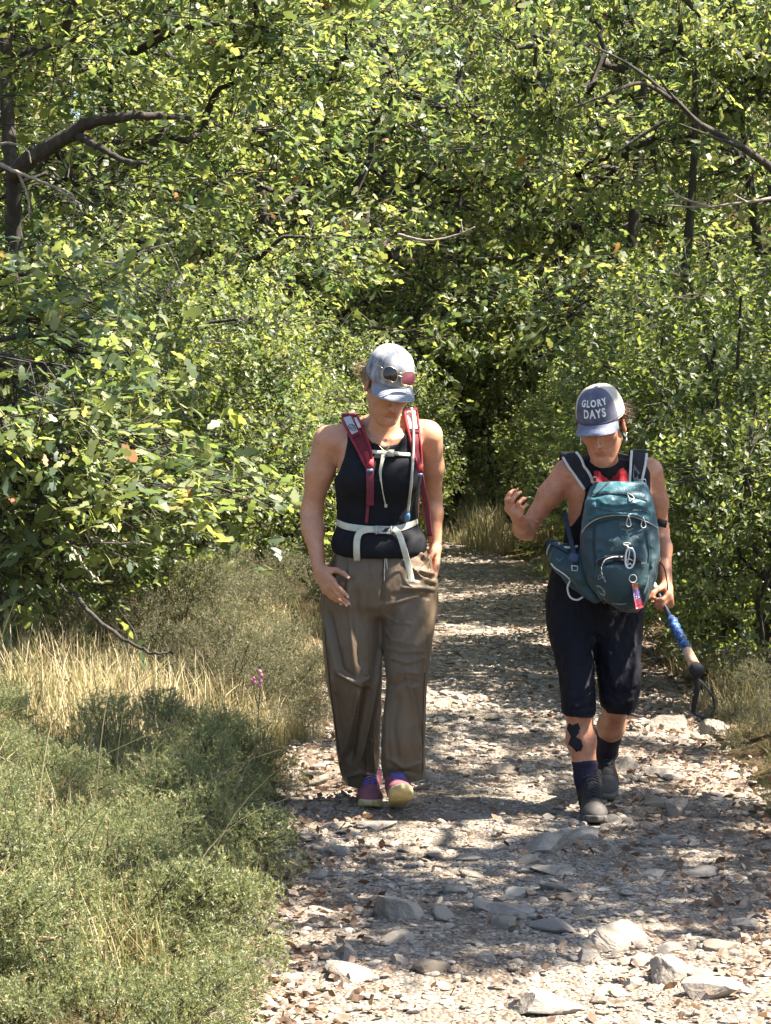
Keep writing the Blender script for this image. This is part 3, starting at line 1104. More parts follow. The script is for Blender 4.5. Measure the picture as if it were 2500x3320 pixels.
used = set()
def place(src, loc, rz, sc, label=None, cat=None, group=None, name=None):
    """first use moves the source itself, later uses copy it with its parts"""
    if src.name in used:
        o = copy_tree(src)
        for k_ in ('label', 'category', 'group'):
            if k_ in o.keys(): del o[k_]
    else:
        used.add(src.name)
        o = src
    if name: o.name = name
    o.location = tuple(float(q) for q in loc)
    o.rotation_euler = (0, 0, rz)
    o.scale = sc if isinstance(sc, tuple) else (sc, sc, sc)
    tag(o, label, cat, group)
    return o
def at_ground(x, y): return (x, y, float(gz(x, y)) - .03)
def UX(u, Y): return (u - 1250) / F_PX * Y

# ---- oaks: five crowns, copied with turns and scales
oakA = make_oak(11, 6.6, (0, 0, 4.3), (2.3, 2.3, 2.3), 30, 26, 15, .085, .10)
oakB = make_oak(12, 4.8, (0, 0, 2.7), (1.9, 1.9, 2.2), 30, 26, 15, .085, .07)
oakC = make_oak(13, 5.2, (.2, 0, 4.25), (2.5, 2.6, .85), 24, 30, 15, .085, .09, spread=.27, hollow=.1)
oakE = make_oak(15, 5.0, (0, 0, 4.25), (1.6, 1.6, .65), 26, 14, 12, .085, .07, spread=.30, hollow=.1)  # sparse flat crown, made only for casting dapples
oakD = make_oak(14, 5.6, (0, .2, 3.3), (2.1, 2.1, 2.4), 30, 26, 15, .085, .08, (.3, .2))
wall = [  # (source, u at that distance, Y, turn, scale, label)
    (oakB, 1480, 24.5, .4, 1.15, 'low bushy oak straight ahead where the path bends out of sight'),
    (oakD, 900, 22.5, 1.9, 1.10, 'bushy oak behind the head of the person in brown trousers'),
    (oakB, 300, 19.0, 2.7, 1.10, 'oak in the left middle distance behind the dark leaning limb'),
    (oakD, 2050, 23.5, 4.1, 1.15, 'oak in middle distance above the blue cap with lettering'),
    (oakA, 1750, 27.5, .9, 1.20, 'tall oak rising behind the bend of the path'),
    (oakB, 2450, 19.0, 5.2, 1.05, 'oak filling the right picture edge above the bright box shrub'),
]
for s_, u, Yd, rz, sc, lb in wall:
    place(s_, at_ground(UX(u, Yd), Yd), rz, sc, lb, 'tree')
far = [(oakA, 200, 26, 1.1, 1.15), (oakA, 700, 28, 2.3, 1.2), (oakD, 1250, 30, 3.3, 1.3), (oakB, 2300, 27, .2, 1.25), (oakA, 2700, 25, 4.4, 1.15), (oakD, -200, 23, .7, 1.15),
       (oakA, 400, 32, 5.5, 1.25), (oakA, 1000, 34, 1.5, 1.3), (oakA, 1600, 33, 2.9, 1.3), (oakA, 2150, 33, 4.0, 1.3), (oakD, 2600, 31, .5, 1.3), (oakD, -100, 30, 2.0, 1.25)]
for s_, u, Yd, rz, sc in far:
    place(s_, at_ground(UX(u, Yd), Yd), rz, sc, 'one of the oaks crowded in the green wall behind the path', 'tree', 'oaks of the wood behind')
# trees at the sides of the path, then oaks added for their shade
place(oakA, at_ground(-3.1, 14.4), 3.0, 1.0, 'oak with thick dark trunk and low leaning limb at upper left', 'tree')
place(oakD, at_ground(-3.0, 17.0), .6, 1.0, 'oak on the left behind the dark trunked oak', 'tree')
def shade_at(gx, gy):      # where a crown 4.25 m up must stand to throw its shade on the ground at (gx, gy)
    k = 4.25 / math.tan(SUN_EL)
    return gx + k * math.sin(SUN_AZ), gy + k * math.cos(SUN_AZ)
SHADE_OAKS = [(oakE, 2.95, 7.0, 4.8, (1.0, .92, 1.0)), (oakE, *shade_at(.55, 5.95), 0.4, (.8, .22, 1.02)), (oakE, *shade_at(.95, 6.75), 1.2, (.7, .26, 1.0)), (oakC, 2.45, 17.8, 2.9, (.7, .5, 1.0)), (oakE, *shade_at(.6, 9.3), 2.0, (1.3, .45, 1.0)), (oakE, *shade_at(.6, 12.2), 5.1, (1.4, .40, 1.0)),  # crowns placed and squashed to throw bands of shade on path and walkers
        (oakE, *shade_at(-.85, 6.85), 5.0, (.42, .42, 1.0)), (oakE, *shade_at(.7, 15.0), 1.2, (1.3, .75, 1.0)), (oakE, *shade_at(.6, 18.6), 3.2, (1.3, .6, 1.0))]
for k, (s_, x, y, rz, sc) in enumerate(SHADE_OAKS):
    place(s_, at_ground(x, y), rz, sc, 'oak added on the right bank for the shade its crown casts', 'tree', 'oaks added for shade on the right bank')

for x_, y_, rz_, sc_, lb_ in ((1.95, 17.2, .5, .40, 'knee-high oak scrub at right verge behind the raised elbow'), (-.95, 18.8, 2.5, .46, 'oak scrub left of path behind the red straps'), (-1.55, 13.0, 4.6, .50, 'oak scrub left of path above the broom bushes'), (1.2, 24.2, 1.4, .55, 'oak scrub at the bend of path under the tall oaks'), (2.5, 15.6, 3.4, .5, 'oak scrub in shade right of the blue cap')):
    place(oakB, at_ground(x_, y_), rz_, sc_, lb_, 'tree')
place(oakC, at_ground(-2.3, 18.2), 1.0, (.95, .95, 1.0), 'oak on left bank with flat crown reaching over path behind grey cap', 'tree')
oakL = make_oak(16, 5.4, (3.3, 0, 4.35), (1.8, 1.9, .60), 26, 16, 13, .085, .08, lean=(.3, 0), spread=.32, hollow=.1)  # long overhead crown added to keep the left bushes in shade
place(oakL, at_ground(-2.9, 9.9), 0.0, 1.0, 'oak added out of view at left, its crown shading the left bushes', 'tree')
place(oakL, at_ground(-4.0, 14.6), .1, (1.2, 1.25, 1.02), 'second oak added at left to shade the bushes, beside the dark trunked oak', 'tree')
# ---- young oak at the left edge, big near leaves and bare lower branches
def near_oak():
    rng = np.random.default_rng(91)
    base = np.array([-2.15, 8.9, float(gz(-2.15, 8.9)) - .05])
    root = empty('oak_tree', base, 'young oak at left edge with large lobed leaves and bare lower branches', 'tree')
    tk = MB(); br = MB(); lv = MB()
    tk.add(*tube_arrays(np.array([base, base + (.05, 0, .8), base + (.0, .1, 1.7), base + (.1, .1, 2.8), base + (.1, .2, 3.6)]), [.07, .06, .05, .035, .02], 9))
    ends, dirs = [], []
    for u, v, Yd, n in ((430, 1180, 8.6, 30), (250, 1330, 8.3, 34), (520, 1440, 8.7, 26), (180, 1500, 8.2, 34), (420, 1590, 8.4, 30), (620, 1560, 9.0, 22), (90, 1250, 8.5, 30), (150, 1640, 8.3, 30), (330, 1700, 8.5, 22), (760, 1600, 9.4, 14), (60, 1440, 8.0, 30),
                         (150, 1050, 8.8, 26), (60, 900, 8.9, 26), (300, 980, 9.0, 20), (80, 1780, 8.4, 22), (230, 1850, 8.6, 14), (850, 1660, 9.6, 10), (40, 1950, 8.4, 16)):
        c = P(u, v, Yd)
        a = base + np.array([.05, .05, max(.4, min(3.2, c[2] - base[2] + rng.uniform(-.1, .4)))])
        p = limb(br, a, c, .017, .005, rng, 9, .12, .05)
        for q in range(n):
            e = c + rng.normal(0, 1, 3) * np.array([.20, .16, .11])
            s = p[rng.integers(5, 9)]
            w = limb(br, s, e, .004, .0015, rng, 4, .2, .04, 3)
            ends.append(e); dirs.append(nrm(w[-1] - w[-2]))
    spray(lv, np.array(ends), np.array(dirs), rng, 7, .072, OAK_NEAR, .18, .04, 1.0, .6)
    tk.build('trunk', bark_m, root); tag(br.build('branches', bark_m, root), kind='stuff')
    tag(lv.build('crown', oak_m, root, smooth=False), kind='stuff')
    for pts, r0 in (([(-60, 1560, 8.6), (60, 1650, 8.4), (190, 1730, 8.3), (260, 1765, 8.2), (420, 1760, 8.2)], .010), ([(220, 1755, 8.3), (270, 1830, 8.2), (330, 1890, 8.1)], .007), ([(240, 1930, 8.3), (330, 2020, 8.1), (430, 2090, 8.0), (510, 2118, 7.9), (565, 2114, 7.9)], .010),
                     ([(-40, 1800, 8.7), (120, 1850, 8.5), (240, 1930, 8.3)], .012), ([(250, 1720, 8.5), (330, 1752, 8.5), (420, 1762, 8.5), (490, 1760, 8.5)], .008), ([(255, 1690, 8.5), (360, 1780, 8.4), (430, 1830, 8.4)], .006)):
        c = catmull(np.array([P(*q) for q in pts]), 24)
        c = c + rng.normal(0, .004, c.shape)
        mb = MB(); mb.add(*tube_arrays(c, np.linspace(r0, r0 * .35, 24), 6))
        mb.build('bare_branch', bark_m if r0 > .009 else dead_twig_m, root)
    return root
near_oak()
# dark leaning limb of the big oak at upper left, and a branching limb entering from the right
def big_limb(name, label, specs, cat='branch', mat_=None):
    root = empty(name, P(*specs[0][0][0]), label, cat)
    rng = np.random.default_rng(len(specs) * 7)
    for k, (pts, r0, r1) in enumerate(specs):
        c = catmull(np.array([P(*q) for q in pts]), 30)
        c = c + rng.normal(0, r0 * .10, c.shape)
        V, Q, T = tube_arrays(c, np.linspace(r0, r1, 30), 9)
        mb = MB(); mb.add(V + rand_dirs(len(V), rng) * (fbm(V * 14, 2, k) * r0 * .18)[:, None], Q, T)
        mb.build('limb' if k == 0 else 'side_branch', mat_ or bark_m, root)
    return root
big_limb('oak_limb', 'thick dark oak limb leaning across the upper left of the foliage', [([(40, 560, 13.6), (170, 470, 13.4), (300, 395, 13.3), (450, 375, 13.2), (620, 385, 13.4)], .062, .016), ([(230, 430, 13.4), (310, 470, 13.2), (400, 520, 13.1), (480, 530, 13.0)], .030, .010),
                                                                                                      ([(40, 1880, 14.0), (52, 1400, 13.9), (55, 1000, 13.85), (50, 760, 13.8), (38, 560, 13.7), (25, 300, 13.9), (18, 0, 14.0), (15, -200, 14.0)], .065, .035)])
big_limb('oak_limb', 'grey forked oak limb entering from right edge high above the teal backpack', [([(2720, 2000, 11.6), (2710, 1400, 11.5), (2680, 900, 11.3), (2620, 690, 11.2), (2490, 540, 11.0), (2400, 475, 10.9), (2260, 390, 10.9), (2160, 300, 11.0), (2040, 210, 11.2), (1900, 130, 11.4)], .034, .004), ([(2420, 480, 10.9), (2300, 440, 10.8), (2200, 400, 10.7)], .011, .004),
                                                                                                           ([(2190, 330, 11.0), (2080, 270, 10.8), (1960, 310, 10.7), (1860, 350, 10.7)], .014, .004), ([(2160, 390, 10.8), (2080, 440, 10.8), (1990, 500, 10.8)], .012, .004), ([(2250, 385, 10.9), (2170, 300, 10.7), (2130, 240, 10.7)], .010, .004)])
big_limb('dead_branch', 'bare pale dead branch in front of foliage at far right, below forked limb', [([(2700, 1750, 10.9), (2680, 1100, 10.8), (2640, 700, 10.7), (2560, 640, 10.6), (2420, 655, 10.5), (2280, 672, 10.5), (2150, 665, 10.6)], .016, .003), ([(2300, 670, 10.5), (2210, 640, 10.4), (2160, 600, 10.4)], .007, .003), ([(2420, 655, 10.5), (2360, 620, 10.4)], .006, .003)], mat_=dead_twig_m)
big_limb('dead_branch', 'pale dead twigs slanting down through leaves left of centre', [([(200, 890, 10.4), (340, 850, 10.3), (470, 920, 10.2), (545, 980, 10.2)], .009, .003), ([(360, 860, 10.3), (480, 810, 10.2), (590, 780, 10.2)], .007, .002), ([(540, 790, 10.2), (570, 850, 10.2), (600, 920, 10.2)], .006, .002)], mat_=dead_twig_m)
big_limb('dead_branch', 'tangle of pale dead twigs at far left beneath the dark limb', [([(-30, 520, 10.5), (60, 560, 10.4), (160, 600, 10.4), (260, 660, 10.4)], .012, .004), ([(60, 560, 10.4), (90, 640, 10.4), (95, 720, 10.4)], .008, .003), ([(-20, 470, 10.4), (40, 465, 10.3), (90, 490, 10.3), (100, 530, 10.3)], .007, .003), ([(150, 595, 10.4), (240, 640, 10.3), (230, 740, 10.4)], .006, .002)], mat_=dead_twig_m)
big_limb('dead_branch', 'curved pale twig right above and left of the grey cap', [([(1290, 760, 12.0), (1380, 780, 11.9), (1470, 765, 11.9), (1540, 735, 11.9)], .009, .003), ([(1500, 755, 11.9), (1495, 715, 11.9)], .005, .002)], mat_=dead_twig_m)

# ---- box shrubs
boxA = make_box(21, 1.7, .95, 1500, 14, .036)
boxB = make_box(22, 1.5, .85, 1350, 14, .036)
BOXES = [
    (boxA, 2440, 11.8, .0, 1.30, 'bright sunlit box shrub at right edge behind the trekking pole walker'),
    (boxB, 2330, 12.8, 1.2, 1.15, 'dark box shrub directly right of the blue cap'),
    (boxA, 2290, 14.8, 2.3, 1.15, 'shaded box shrub behind the blue cap'),
    (boxB, 2080, 18.6, 3.3, 1.25, 'shaded box shrub just behind the blue cap on its left'),
    (boxA, 1680, 23.6, 4.1, 1.35, 'dark box shrub above the far bend of the path'),
    (boxB, 1920, 20.8, .4, 1.10, 'small light green box shrub between the raised hand and the blue cap'),
    (boxB, 2600, 10.6, 5.0, 1.0, 'box shrub cut by right picture edge near the pole'),
    (boxA, 1130, 20.5, 1.0, 1.25, 'box shrub behind right shoulder of person in brown trousers'),
    (boxB, 860, 17.0, 2.0, 1.20, 'dark box shrub left of the red straps'),
    (boxA, 560, 13.6, 3.1, 1.15, 'box shrub in shade behind the young oak leaves'),
    (boxB, 180, 10.6, 4.4, 1.20, 'dark box shrub at left edge under the young oak'),
    (boxA, 1350, 26.0, 5.3, 1.3, 'farthest box shrub seen behind the grey cap'),
    (boxB, 330, 15.5, .9, 1.4, 'tall box shrub behind the pale dead twigs on left'),
    (boxA, 20, 9.4, 2.6, .85, 'small box shrub in left corner below the young oak'),
]
for s_, u, Yd, rz, sc, lb in BOXES:
    place(s_, at_ground(UX(u, Yd), Yd), rz, sc, lb, 'shrub')

# ---- juniper and broom on the left bank
junA = make_needle_shrub(31, .44, .52, 4200, needle_m, 15, .014, .0021, .050, upright=.35)
junB = make_needle_shrub(32, .50, .50, 4200, needle_m, 15, .014, .0021, .055, upright=.40)
brmA = make_needle_shrub(33, .72, .60, 3600, grey_m, 13, .015, .0022, .075, 'broom_shrub', .6)
JUN = [
    (junA, -.72, 5.30, .0, .90, 'pale green juniper at the bottom, left of the gravel', 'juniper_shrub'),
    (junA, -1.05, 4.95, 1.3, .90, 'sunlit pale green juniper filling the bottom left corner', 'juniper_shrub'),
    (junA, -.66, 4.72, 2.4, .78, 'lowest juniper, cut off by the bottom edge of the picture', 'juniper_shrub'),
    (junA, -.82, 5.80, 3.7, .72, 'juniper in the middle of the bushes at lower left', 'juniper_shrub'),
    (junB, -1.10, 5.55, 5.5, .70, 'juniper behind the two bottom bushes at left edge', 'juniper_shrub'),
    (junB, -1.12, 6.35, 4.4, .70, 'juniper with grass blades in it, between corner bush and dark juniper', 'juniper_shrub'),
    (junA, -1.30, 5.90, 2.0, .70, 'sunlit juniper at left edge above the bottom corner bush', 'juniper_shrub'),
    (junB, -.66, 6.50, 1.0, .86, 'dark green juniper spilling over left edge of the path', 'juniper_shrub'),
    (junB, -.84, 7.15, 3.1, .88, 'dark feathery juniper left of the brown trousers', 'juniper_shrub'),
    (junA, -1.45, 7.00, 4.0, .70, 'shaded juniper at left edge below the bare branches', 'juniper_shrub'),
    (brmA, -.78, 9.2, .5, .85, 'grey green broom bush beside the hanging hand', 'broom_shrub'),
    (brmA, -1.05, 10.4, 2.2, 1.0, 'dry broom bush behind hanging hand, left of the elbow', 'broom_shrub'),
    (brmA, -1.75, 9.9, 4.1, 1.0, 'broom bush under the yellow green oak leaves on left', 'broom_shrub'),
    (brmA, -.62, 9.9, 3.6, .80, 'low broom bush right beside left edge of path behind trousers', 'broom_shrub'),
    (brmA, -1.55, 8.7, 5.6, .70, 'grey broom bush behind the dry grass on left bank', 'broom_shrub'),
    (junA, -1.35, 11.4, 2.9, 1.1, 'shaded juniper under the box shrub on left', 'juniper_shrub'),
    (brmA, -.60, 14.2, 5.0, .85, 'broom bush on left verge seen between elbow and hip', 'broom_shrub'),
    (junB, -.58, 8.00, 5.2, .62, 'small dark juniper touching the outer trouser leg', 'juniper_shrub'),
    (brmA, -.85, 12.2, 1.4, 1.0, 'farthest broom bush on left verge behind the elbow', 'broom_shrub'),
    (brmA, 1.85, 9.9, 1.7, .60, 'low broom bush on right verge behind the hand with the pole', 'broom_shrub'),
    (junB, 1.62, 7.55, 2.7, .55, 'low juniper on right bank at picture edge, nearest the camera', 'juniper_shrub'),
    (brmA, 1.68, 9.1, 3.0, .52, 'dry broom bush on right verge behind the knob of the pole', 'broom_shrub'),
    (junA, 1.95, 9.0, 2.1, .60, 'green juniper on right verge behind the cork grip', 'juniper_shrub'),
    (junA, 1.80, 8.3, 1.1, .62, 'small juniper at right edge near the wrist strap', 'juniper_shrub'),
]
for s_, x, y, rz, sc, lb, nm in JUN:
    place(s_, at_ground(x, y), rz, sc, lb, 'shrub', None, nm)

# ---- grass: tufts nobody could count, as patches
gmesh = [make_grass(41, 260, .22, .34), make_grass(42, 220, .20, .26), make_grass(43, 160, .18, .20)]
def grass_patch(name, label, spots, seed):
    rng = np.random.default_rng(seed)
    mb = MB()
    for (x, y, sc, k) in spots:
        me = gmesh[k]
        V = np.zeros(len(me.vertices) * 3); me.vertices.foreach_get('co', V); V = V.reshape(-1, 3) * sc
        a = rng.uniform(0, 6.28)
        R = np.array([[math.cos(a), -math.sin(a), 0], [math.sin(a), math.cos(a), 0], [0, 0, 1]])
        V = V @ R.T + np.array([x, y, 0])
        V[:, 2] += gz(V[:, 0], V[:, 1]) - .01
        rn = np.zeros(len(V)); me.attributes['rnd'].data.foreach_get('value', rn)
        Q = np.zeros(len(me.loops), np.int32); me.loops.foreach_get('vertex_index', Q)
        mb.add(V, Q.reshape(-1, 4), None, rn * .8 + rng.uniform(0, .2))
    o = mb.build(name, straw_m, smooth=False)
    tag(o, label, 'grass', kind='stuff')
rg = np.random.default_rng(55)
grass_patch('dry_grass', 'dry straw coloured grass on the left bank', [(rg.uniform(-1.45, -.70), rg.uniform(7.5, 8.6), rg.uniform(.7, 1.15), rg.integers(0, 3)) for _ in range(26)] + [(path_l(y) - rg.uniform(.02, .5), y, rg.uniform(.5, .9), rg.integers(0, 3)) for y in rg.uniform(4.9, 14, 26)] + [(rg.uniform(-1.5, -.6), rg.uniform(5.0, 7.0), rg.uniform(.7, 1.1), rg.integers(0, 3)) for _ in range(16)], 1)
grass_patch('verge_grass', 'low green and yellow grass on the right verge and at the bend', [(path_r(y) + rg.uniform(.05, .9), y, rg.uniform(.30, .62), rg.integers(0, 3)) for y in rg.uniform(6.6, 13, 60)] +
            [(path_r(y) + rg.uniform(-.1, 1.1), y, rg.uniform(.8, 1.3), rg.integers(0, 3)) for y in rg.uniform(15, 23, 34)] + [(rg.uniform(-1.5, 1.2), rg.uniform(23.0, 25.5), rg.uniform(.9, 1.3), rg.integers(0, 3)) for _ in range(16)], 2)
for me in gmesh: bpy.data.meshes.remove(me)
mb = MB()
rg2 = np.random.default_rng(66)
for k in range(70):
    x, y = rg2.uniform(-1.35, -.45), rg2.uniform(5.0, 7.2)
    L = rg2.uniform(.35, .75); az = rg2.uniform(0, 6.28); bd = rg2.uniform(.2, .75)
    t = np.linspace(0, 1, 9)
    o = np.array([math.cos(az), math.sin(az) * .5, 0])
    p = np.array([x, y, float(gz(x, y))]) + o * (bd * L * t ** 2)[:, None] + np.array([0, 0, 1.0]) * (L * t * (1 - .55 * bd * t))[:, None]
    V_, Q_ = ribbon_arrays(p, np.tile([-.2, -1, .6], (9, 1)), np.linspace(.0045, .001, 9), .0008)
    mb.add(V_, Q_, None, rg2.choice([.0, .05, .1, .5, .7]))
o = mb.build('tall_grass', straw_m, smooth=False)
tag(o, 'long thin arching grass blades rising out of the junipers at lower left', 'grass', kind='stuff')
# pink flowered stem and young shoots standing out of the left bank
fl = empty('flower_stem', P(880, 2260, 7.6), 'thin stem with pink and white blossoms above the left shrubs', 'flower')
pink = plain_mat('petal_pink', (.55, .20, .26), .6); stemm = plain_mat('stem_green', (.12, .16, .05), .7)
mb = MB()
for pts in ([(835, 2360, 7.6), (840, 2280, 7.6), (845, 2185, 7.6)], [(838, 2300, 7.6), (825, 2240, 7.6), (822, 2200, 7.6)]):
    mb.add(*tube_arrays(catmull(np.array([P(*q) for q in pts]), 10), .0022, 5))
mb.build('stem', stemm, fl)
iv, it = ico(1)
for u, v in ((842, 2200), (846, 2210), (840, 2222), (848, 2190), (824, 2200), (826, 2212), (818, 2206), (843, 2178)):
    mb = MB(); mb.add(iv * np.array([.007, .006, .008]) + P(u, v, 7.6), None, it); mb.build('blossom', pink, fl)
# ------------------------------------------------------------------ people: shared builders
def skin_mat(name, base, deep, lips, dark):
    m, nt, bs, out = mat_new(name)
    n = noise_node(nt, 22, 5, 0.6)
    r = ramp(nt, [(0.35, deep), (0.65, base)], n.outputs[0])
    a = attr(nt)
    r2 = ramp(nt, [(0.0, (1, 1, 1)), (0.5, lips), (1.0, dark)], a)
    c = mixcol(nt, r.outputs[0], r2.outputs[0], 1.0, 'MULTIPLY')
    big = noise_node(nt, 7, 4, 0.6)          # sun-reddened and paler zones
    c = mixcol(nt, c, ramp(nt, [(.35, (1.06, 1.02, 1.0)), (.65, (.90, .78, .74))], big.outputs[0]).outputs[0], 1.0, 'MULTIPLY')
    spot = noise_node(nt, 170, 2, 0.5)       # freckles
    c = mixcol(nt, c, ramp(nt, [(.62, (1, 1, 1)), (.72, (.72, .60, .55))], spot.outputs[0]).outputs[0], 1.0, 'MULTIPLY')
    nt.links.new(c, bs.inputs['Base Color'])
    bs.inputs['Roughness'].default_value = 0.42
    bs.inputs['Specular IOR Level'].default_value = 0.4
    bs.inputs['Subsurface Weight'].default_value = 0.12
    bs.inputs['Subsurface Radius'].default_value = (0.012, 0.005, 0.003)
    bs.inputs['Subsurface Scale'].default_value = 1.0
    n2 = noise_node(nt, 260, 3)
    bump(nt, bs, n2.outputs[0], 0.25, 0.003)
    return m

def head_frame(pitch, yaw, roll=0.0):
    """columns: image right, face forward, up - for somebody who walks towards the camera"""
    p, y = math.radians(pitch), math.radians(yaw)
    R = np.array([1.0, 0, 0]); Fw = np.array([0, -math.cos(p), -math.sin(p)]); U = np.array([0, -math.sin(p), math.cos(p)])
    Rz = np.array([[math.cos(y), -math.sin(y), 0], [math.sin(y), math.cos(y), 0], [0, 0, 1]])
    M = Rz @ np.stack([R, Fw, U], -1)
    if roll:
        a = math.radians(roll)
        r, u = M[:, 0].copy(), M[:, 2].copy()
        M[:, 0] = r * math.cos(a) + u * math.sin(a)
        M[:, 2] = u * math.cos(a) - r * math.sin(a)
    return M

def add_head(f, C, M, thin=0.0, jaw=1.0):
    L = lambda x, y, z: C + M @ np.array([x, y, z])
    E = lambda c, r, k=0.01, mode='add': f.ell(L(*c), r, M, k, mode)
    S = lambda c, r, k=0.01, mode='add': f.ell(L(*c), (r, r, r), M, k, mode)
    E((0, -.022, .045), (.074, .096, .088), .02)
    E((0, .032, -.02), (.060 - thin, .066, .088), .03)
    E((0, .05, -.075), (.040 * jaw, .045, .045), .03)
    for s in (-1, 1):
        f.cone(L(s * .050 * jaw, .0, -.055), L(s * .018, .072, -.108), .018, .014, .03)
        S((s * .041, .062, -.022), .022 - thin * .5, .02)
        E((s * .030, .080, .022), (.022, .009, .008), .014)
        E((s * .078, -.008, -.008), (.008, .019, .031), .008)
        E((s * .083, -.012, -.006), (.004, .011, .019), .006, 'sub')
    S((0, .080, -.108), .0165, .02)
    E((0, .066, .055), (.05, .020, .03), .03)
    for s in (-1, 1):
        E((s * .032, .101, .008), (.017, .015, .012), .012, 'sub')
        E((s * .0315, .080, .005), (.0145, .0135, .0115), .004)
    # nose
    f.cone(L(0, .093, .014), L(0, .119, -.032), .0075, .0095, .012)
    S((0, .119, -.033), .0105, .008)
    for s in (-1, 1):
        S((s * .0125, .106, -.036), .0082, .007)
        S((s * .0065, .112, -.0445), .0036, .003, 'sub')
    # mouth
    E((0, .087, -.062), (.026, .012, .018), .012)
    E((0, .0985, -.0588), (.0185, .0055, .0042), .005)
    E((0, .0975, -.0680), (.0165, .0058, .0050), .005)
    E((0, .1050, -.0633), (.022, .0055, .0018), .002, 'sub')
    E((0, .099, -.082), (.02, .008, .005), .01, 'sub')
    return L

def head_tint(V, C, M):
    q = (V - C) @ M
    t = np.zeros(len(V))
    lip = np.hypot(q[:, 0] / .0195, (q[:, 2] + .0635) / .0082)
    t = np.where((lip < 1.15) & (q[:, 1] > .07), .5 * smooth01((1.15 - lip) / .35), t)
    for s in (-1, 1):
        # eyebrow and the line of the lashes on lowered lids
        bx = q[:, 0] - s * .031
        brow = np.hypot(bx / .020, (q[:, 2] - .030 + 12 * bx * bx) / .0045)
        t = np.where((brow < 1) & (q[:, 1] > .06), np.maximum(t, .85 * smooth01((1 - brow) / .5)), t)
        lash = np.hypot((q[:, 0] - s * .0315) / .0155, (q[:, 2] + .0035 - 10 * bx * bx) / .0032)
        t = np.where((lash < 1) & (q[:, 1] > .06), np.maximum(t, 1.0 * smooth01((1 - lash) / .5)), t)
    return t

def add_hand(f, wrist, d, n, t, curl, spread=0.0, thumb=None, s=1.0, k=.006):
    """d finger direction, n palm normal (fingers bend towards it), t towards the thumb side"""
    d, n = nrm(d), np.asarray(n, float)
    n = nrm(n - d * np.dot(n, d))
    t0 = np.cross(d, n)
    t0 = t0 * (1 if np.dot(t0, t) > 0 else -1)
    offs = [.029, .0095, -.0105, -.028]
    lens = [(.040, .025, .021), (.044, .028, .022), (.041, .026, .022), (.032, .020, .019)]
    rad = [.0086, .0088, .0084, .0074]
    tips = []
    kn = []
    for i in range(4):
        kk = wrist + s * (d * (.092 - .006 * abs(i - 1)) + t0 * offs[i])
        kn.append(kk)
        f.cone(wrist + s * (d * .012 + t0 * offs[i] * .55), kk, .0135 * s, .0112 * s, .02, flat=(n, .95))
    for i in range(4):
        a = spread * (1.5 - i) / 1.5
        dirn = nrm(d * math.cos(a) + t0 * math.sin(a))
        nn = nrm(n - dirn * np.dot(n, dirn))
        p = kn[i]
        ang = 0.0
        for j in range(3):
            ang += curl[i][j] if isinstance(curl[i], (tuple, list)) else curl[i] * (1, 1.1, .7)[j]
            q = p + s * lens[i][j] * (dirn * math.cos(ang) + nn * math.sin(ang))
            r0, r1 = rad[i] * (1, .95, .88)[j] * s, rad[i] * (.95, .88, .74)[j] * s
            f.cone(p, q, r0, r1, k if j else .01)
            p = q
        tips.append((p, dirn * math.cos(ang) + nn * math.sin(ang), -dirn * math.sin(ang) + nn * math.cos(ang)))
    # thumb leaves the side of the palm near its base
    b = wrist + s * (d * .020 + t0 * .020 + n * .006)
    dirs = thumb or [(.55, .75, .35), (.80, .45, .40), (.92, .15, .35)]
    for j, (c, ln) in enumerate(zip(dirs, (.044, .033, .027))):
        dd = nrm(d * c[0] + t0 * c[1] + n * c[2])
        q = b + s * ln * dd
        f.cone(b, q, s * (.0150, .0105, .0098)[j], s * (.0110, .0098, .0078)[j], .012 if j == 0 else k)
        b = q
    tips.append((b, dd, n))
    return tips, kn

def crown_point(th, ph, sq=0.78, r=(.0850, .1085, .104), c=(0, -.010, .036)):
    th, ph = np.asarray(th, float), np.asarray(ph, float)
    g = np.cos(ph * math.pi / 2) ** sq
    h = np.sin(ph * math.pi / 2) ** 0.92
    front = smooth01((np.sin(th) + .1) / .8)
    x = r[0] * np.cos(th) * g
    y = r[1] * np.sin(th) * g * (1 - .05 * front * h)
    z = r[2] * h + .006 * front * np.sin(ph * math.pi)
    # sewn panels: a shallow dip along six seams
    dip = np.exp(-((np.mod(th - math.pi / 2 + math.pi / 6, math.pi / 3) - math.pi / 6) / .05) ** 2) * .0016 * np.sin(np.clip(ph, 0, 1) * math.pi) ** .5
    s = 1 - dip / .09
    return np.stack([c[0] + x * s, c[1] + y * s, c[2] + z], -1)

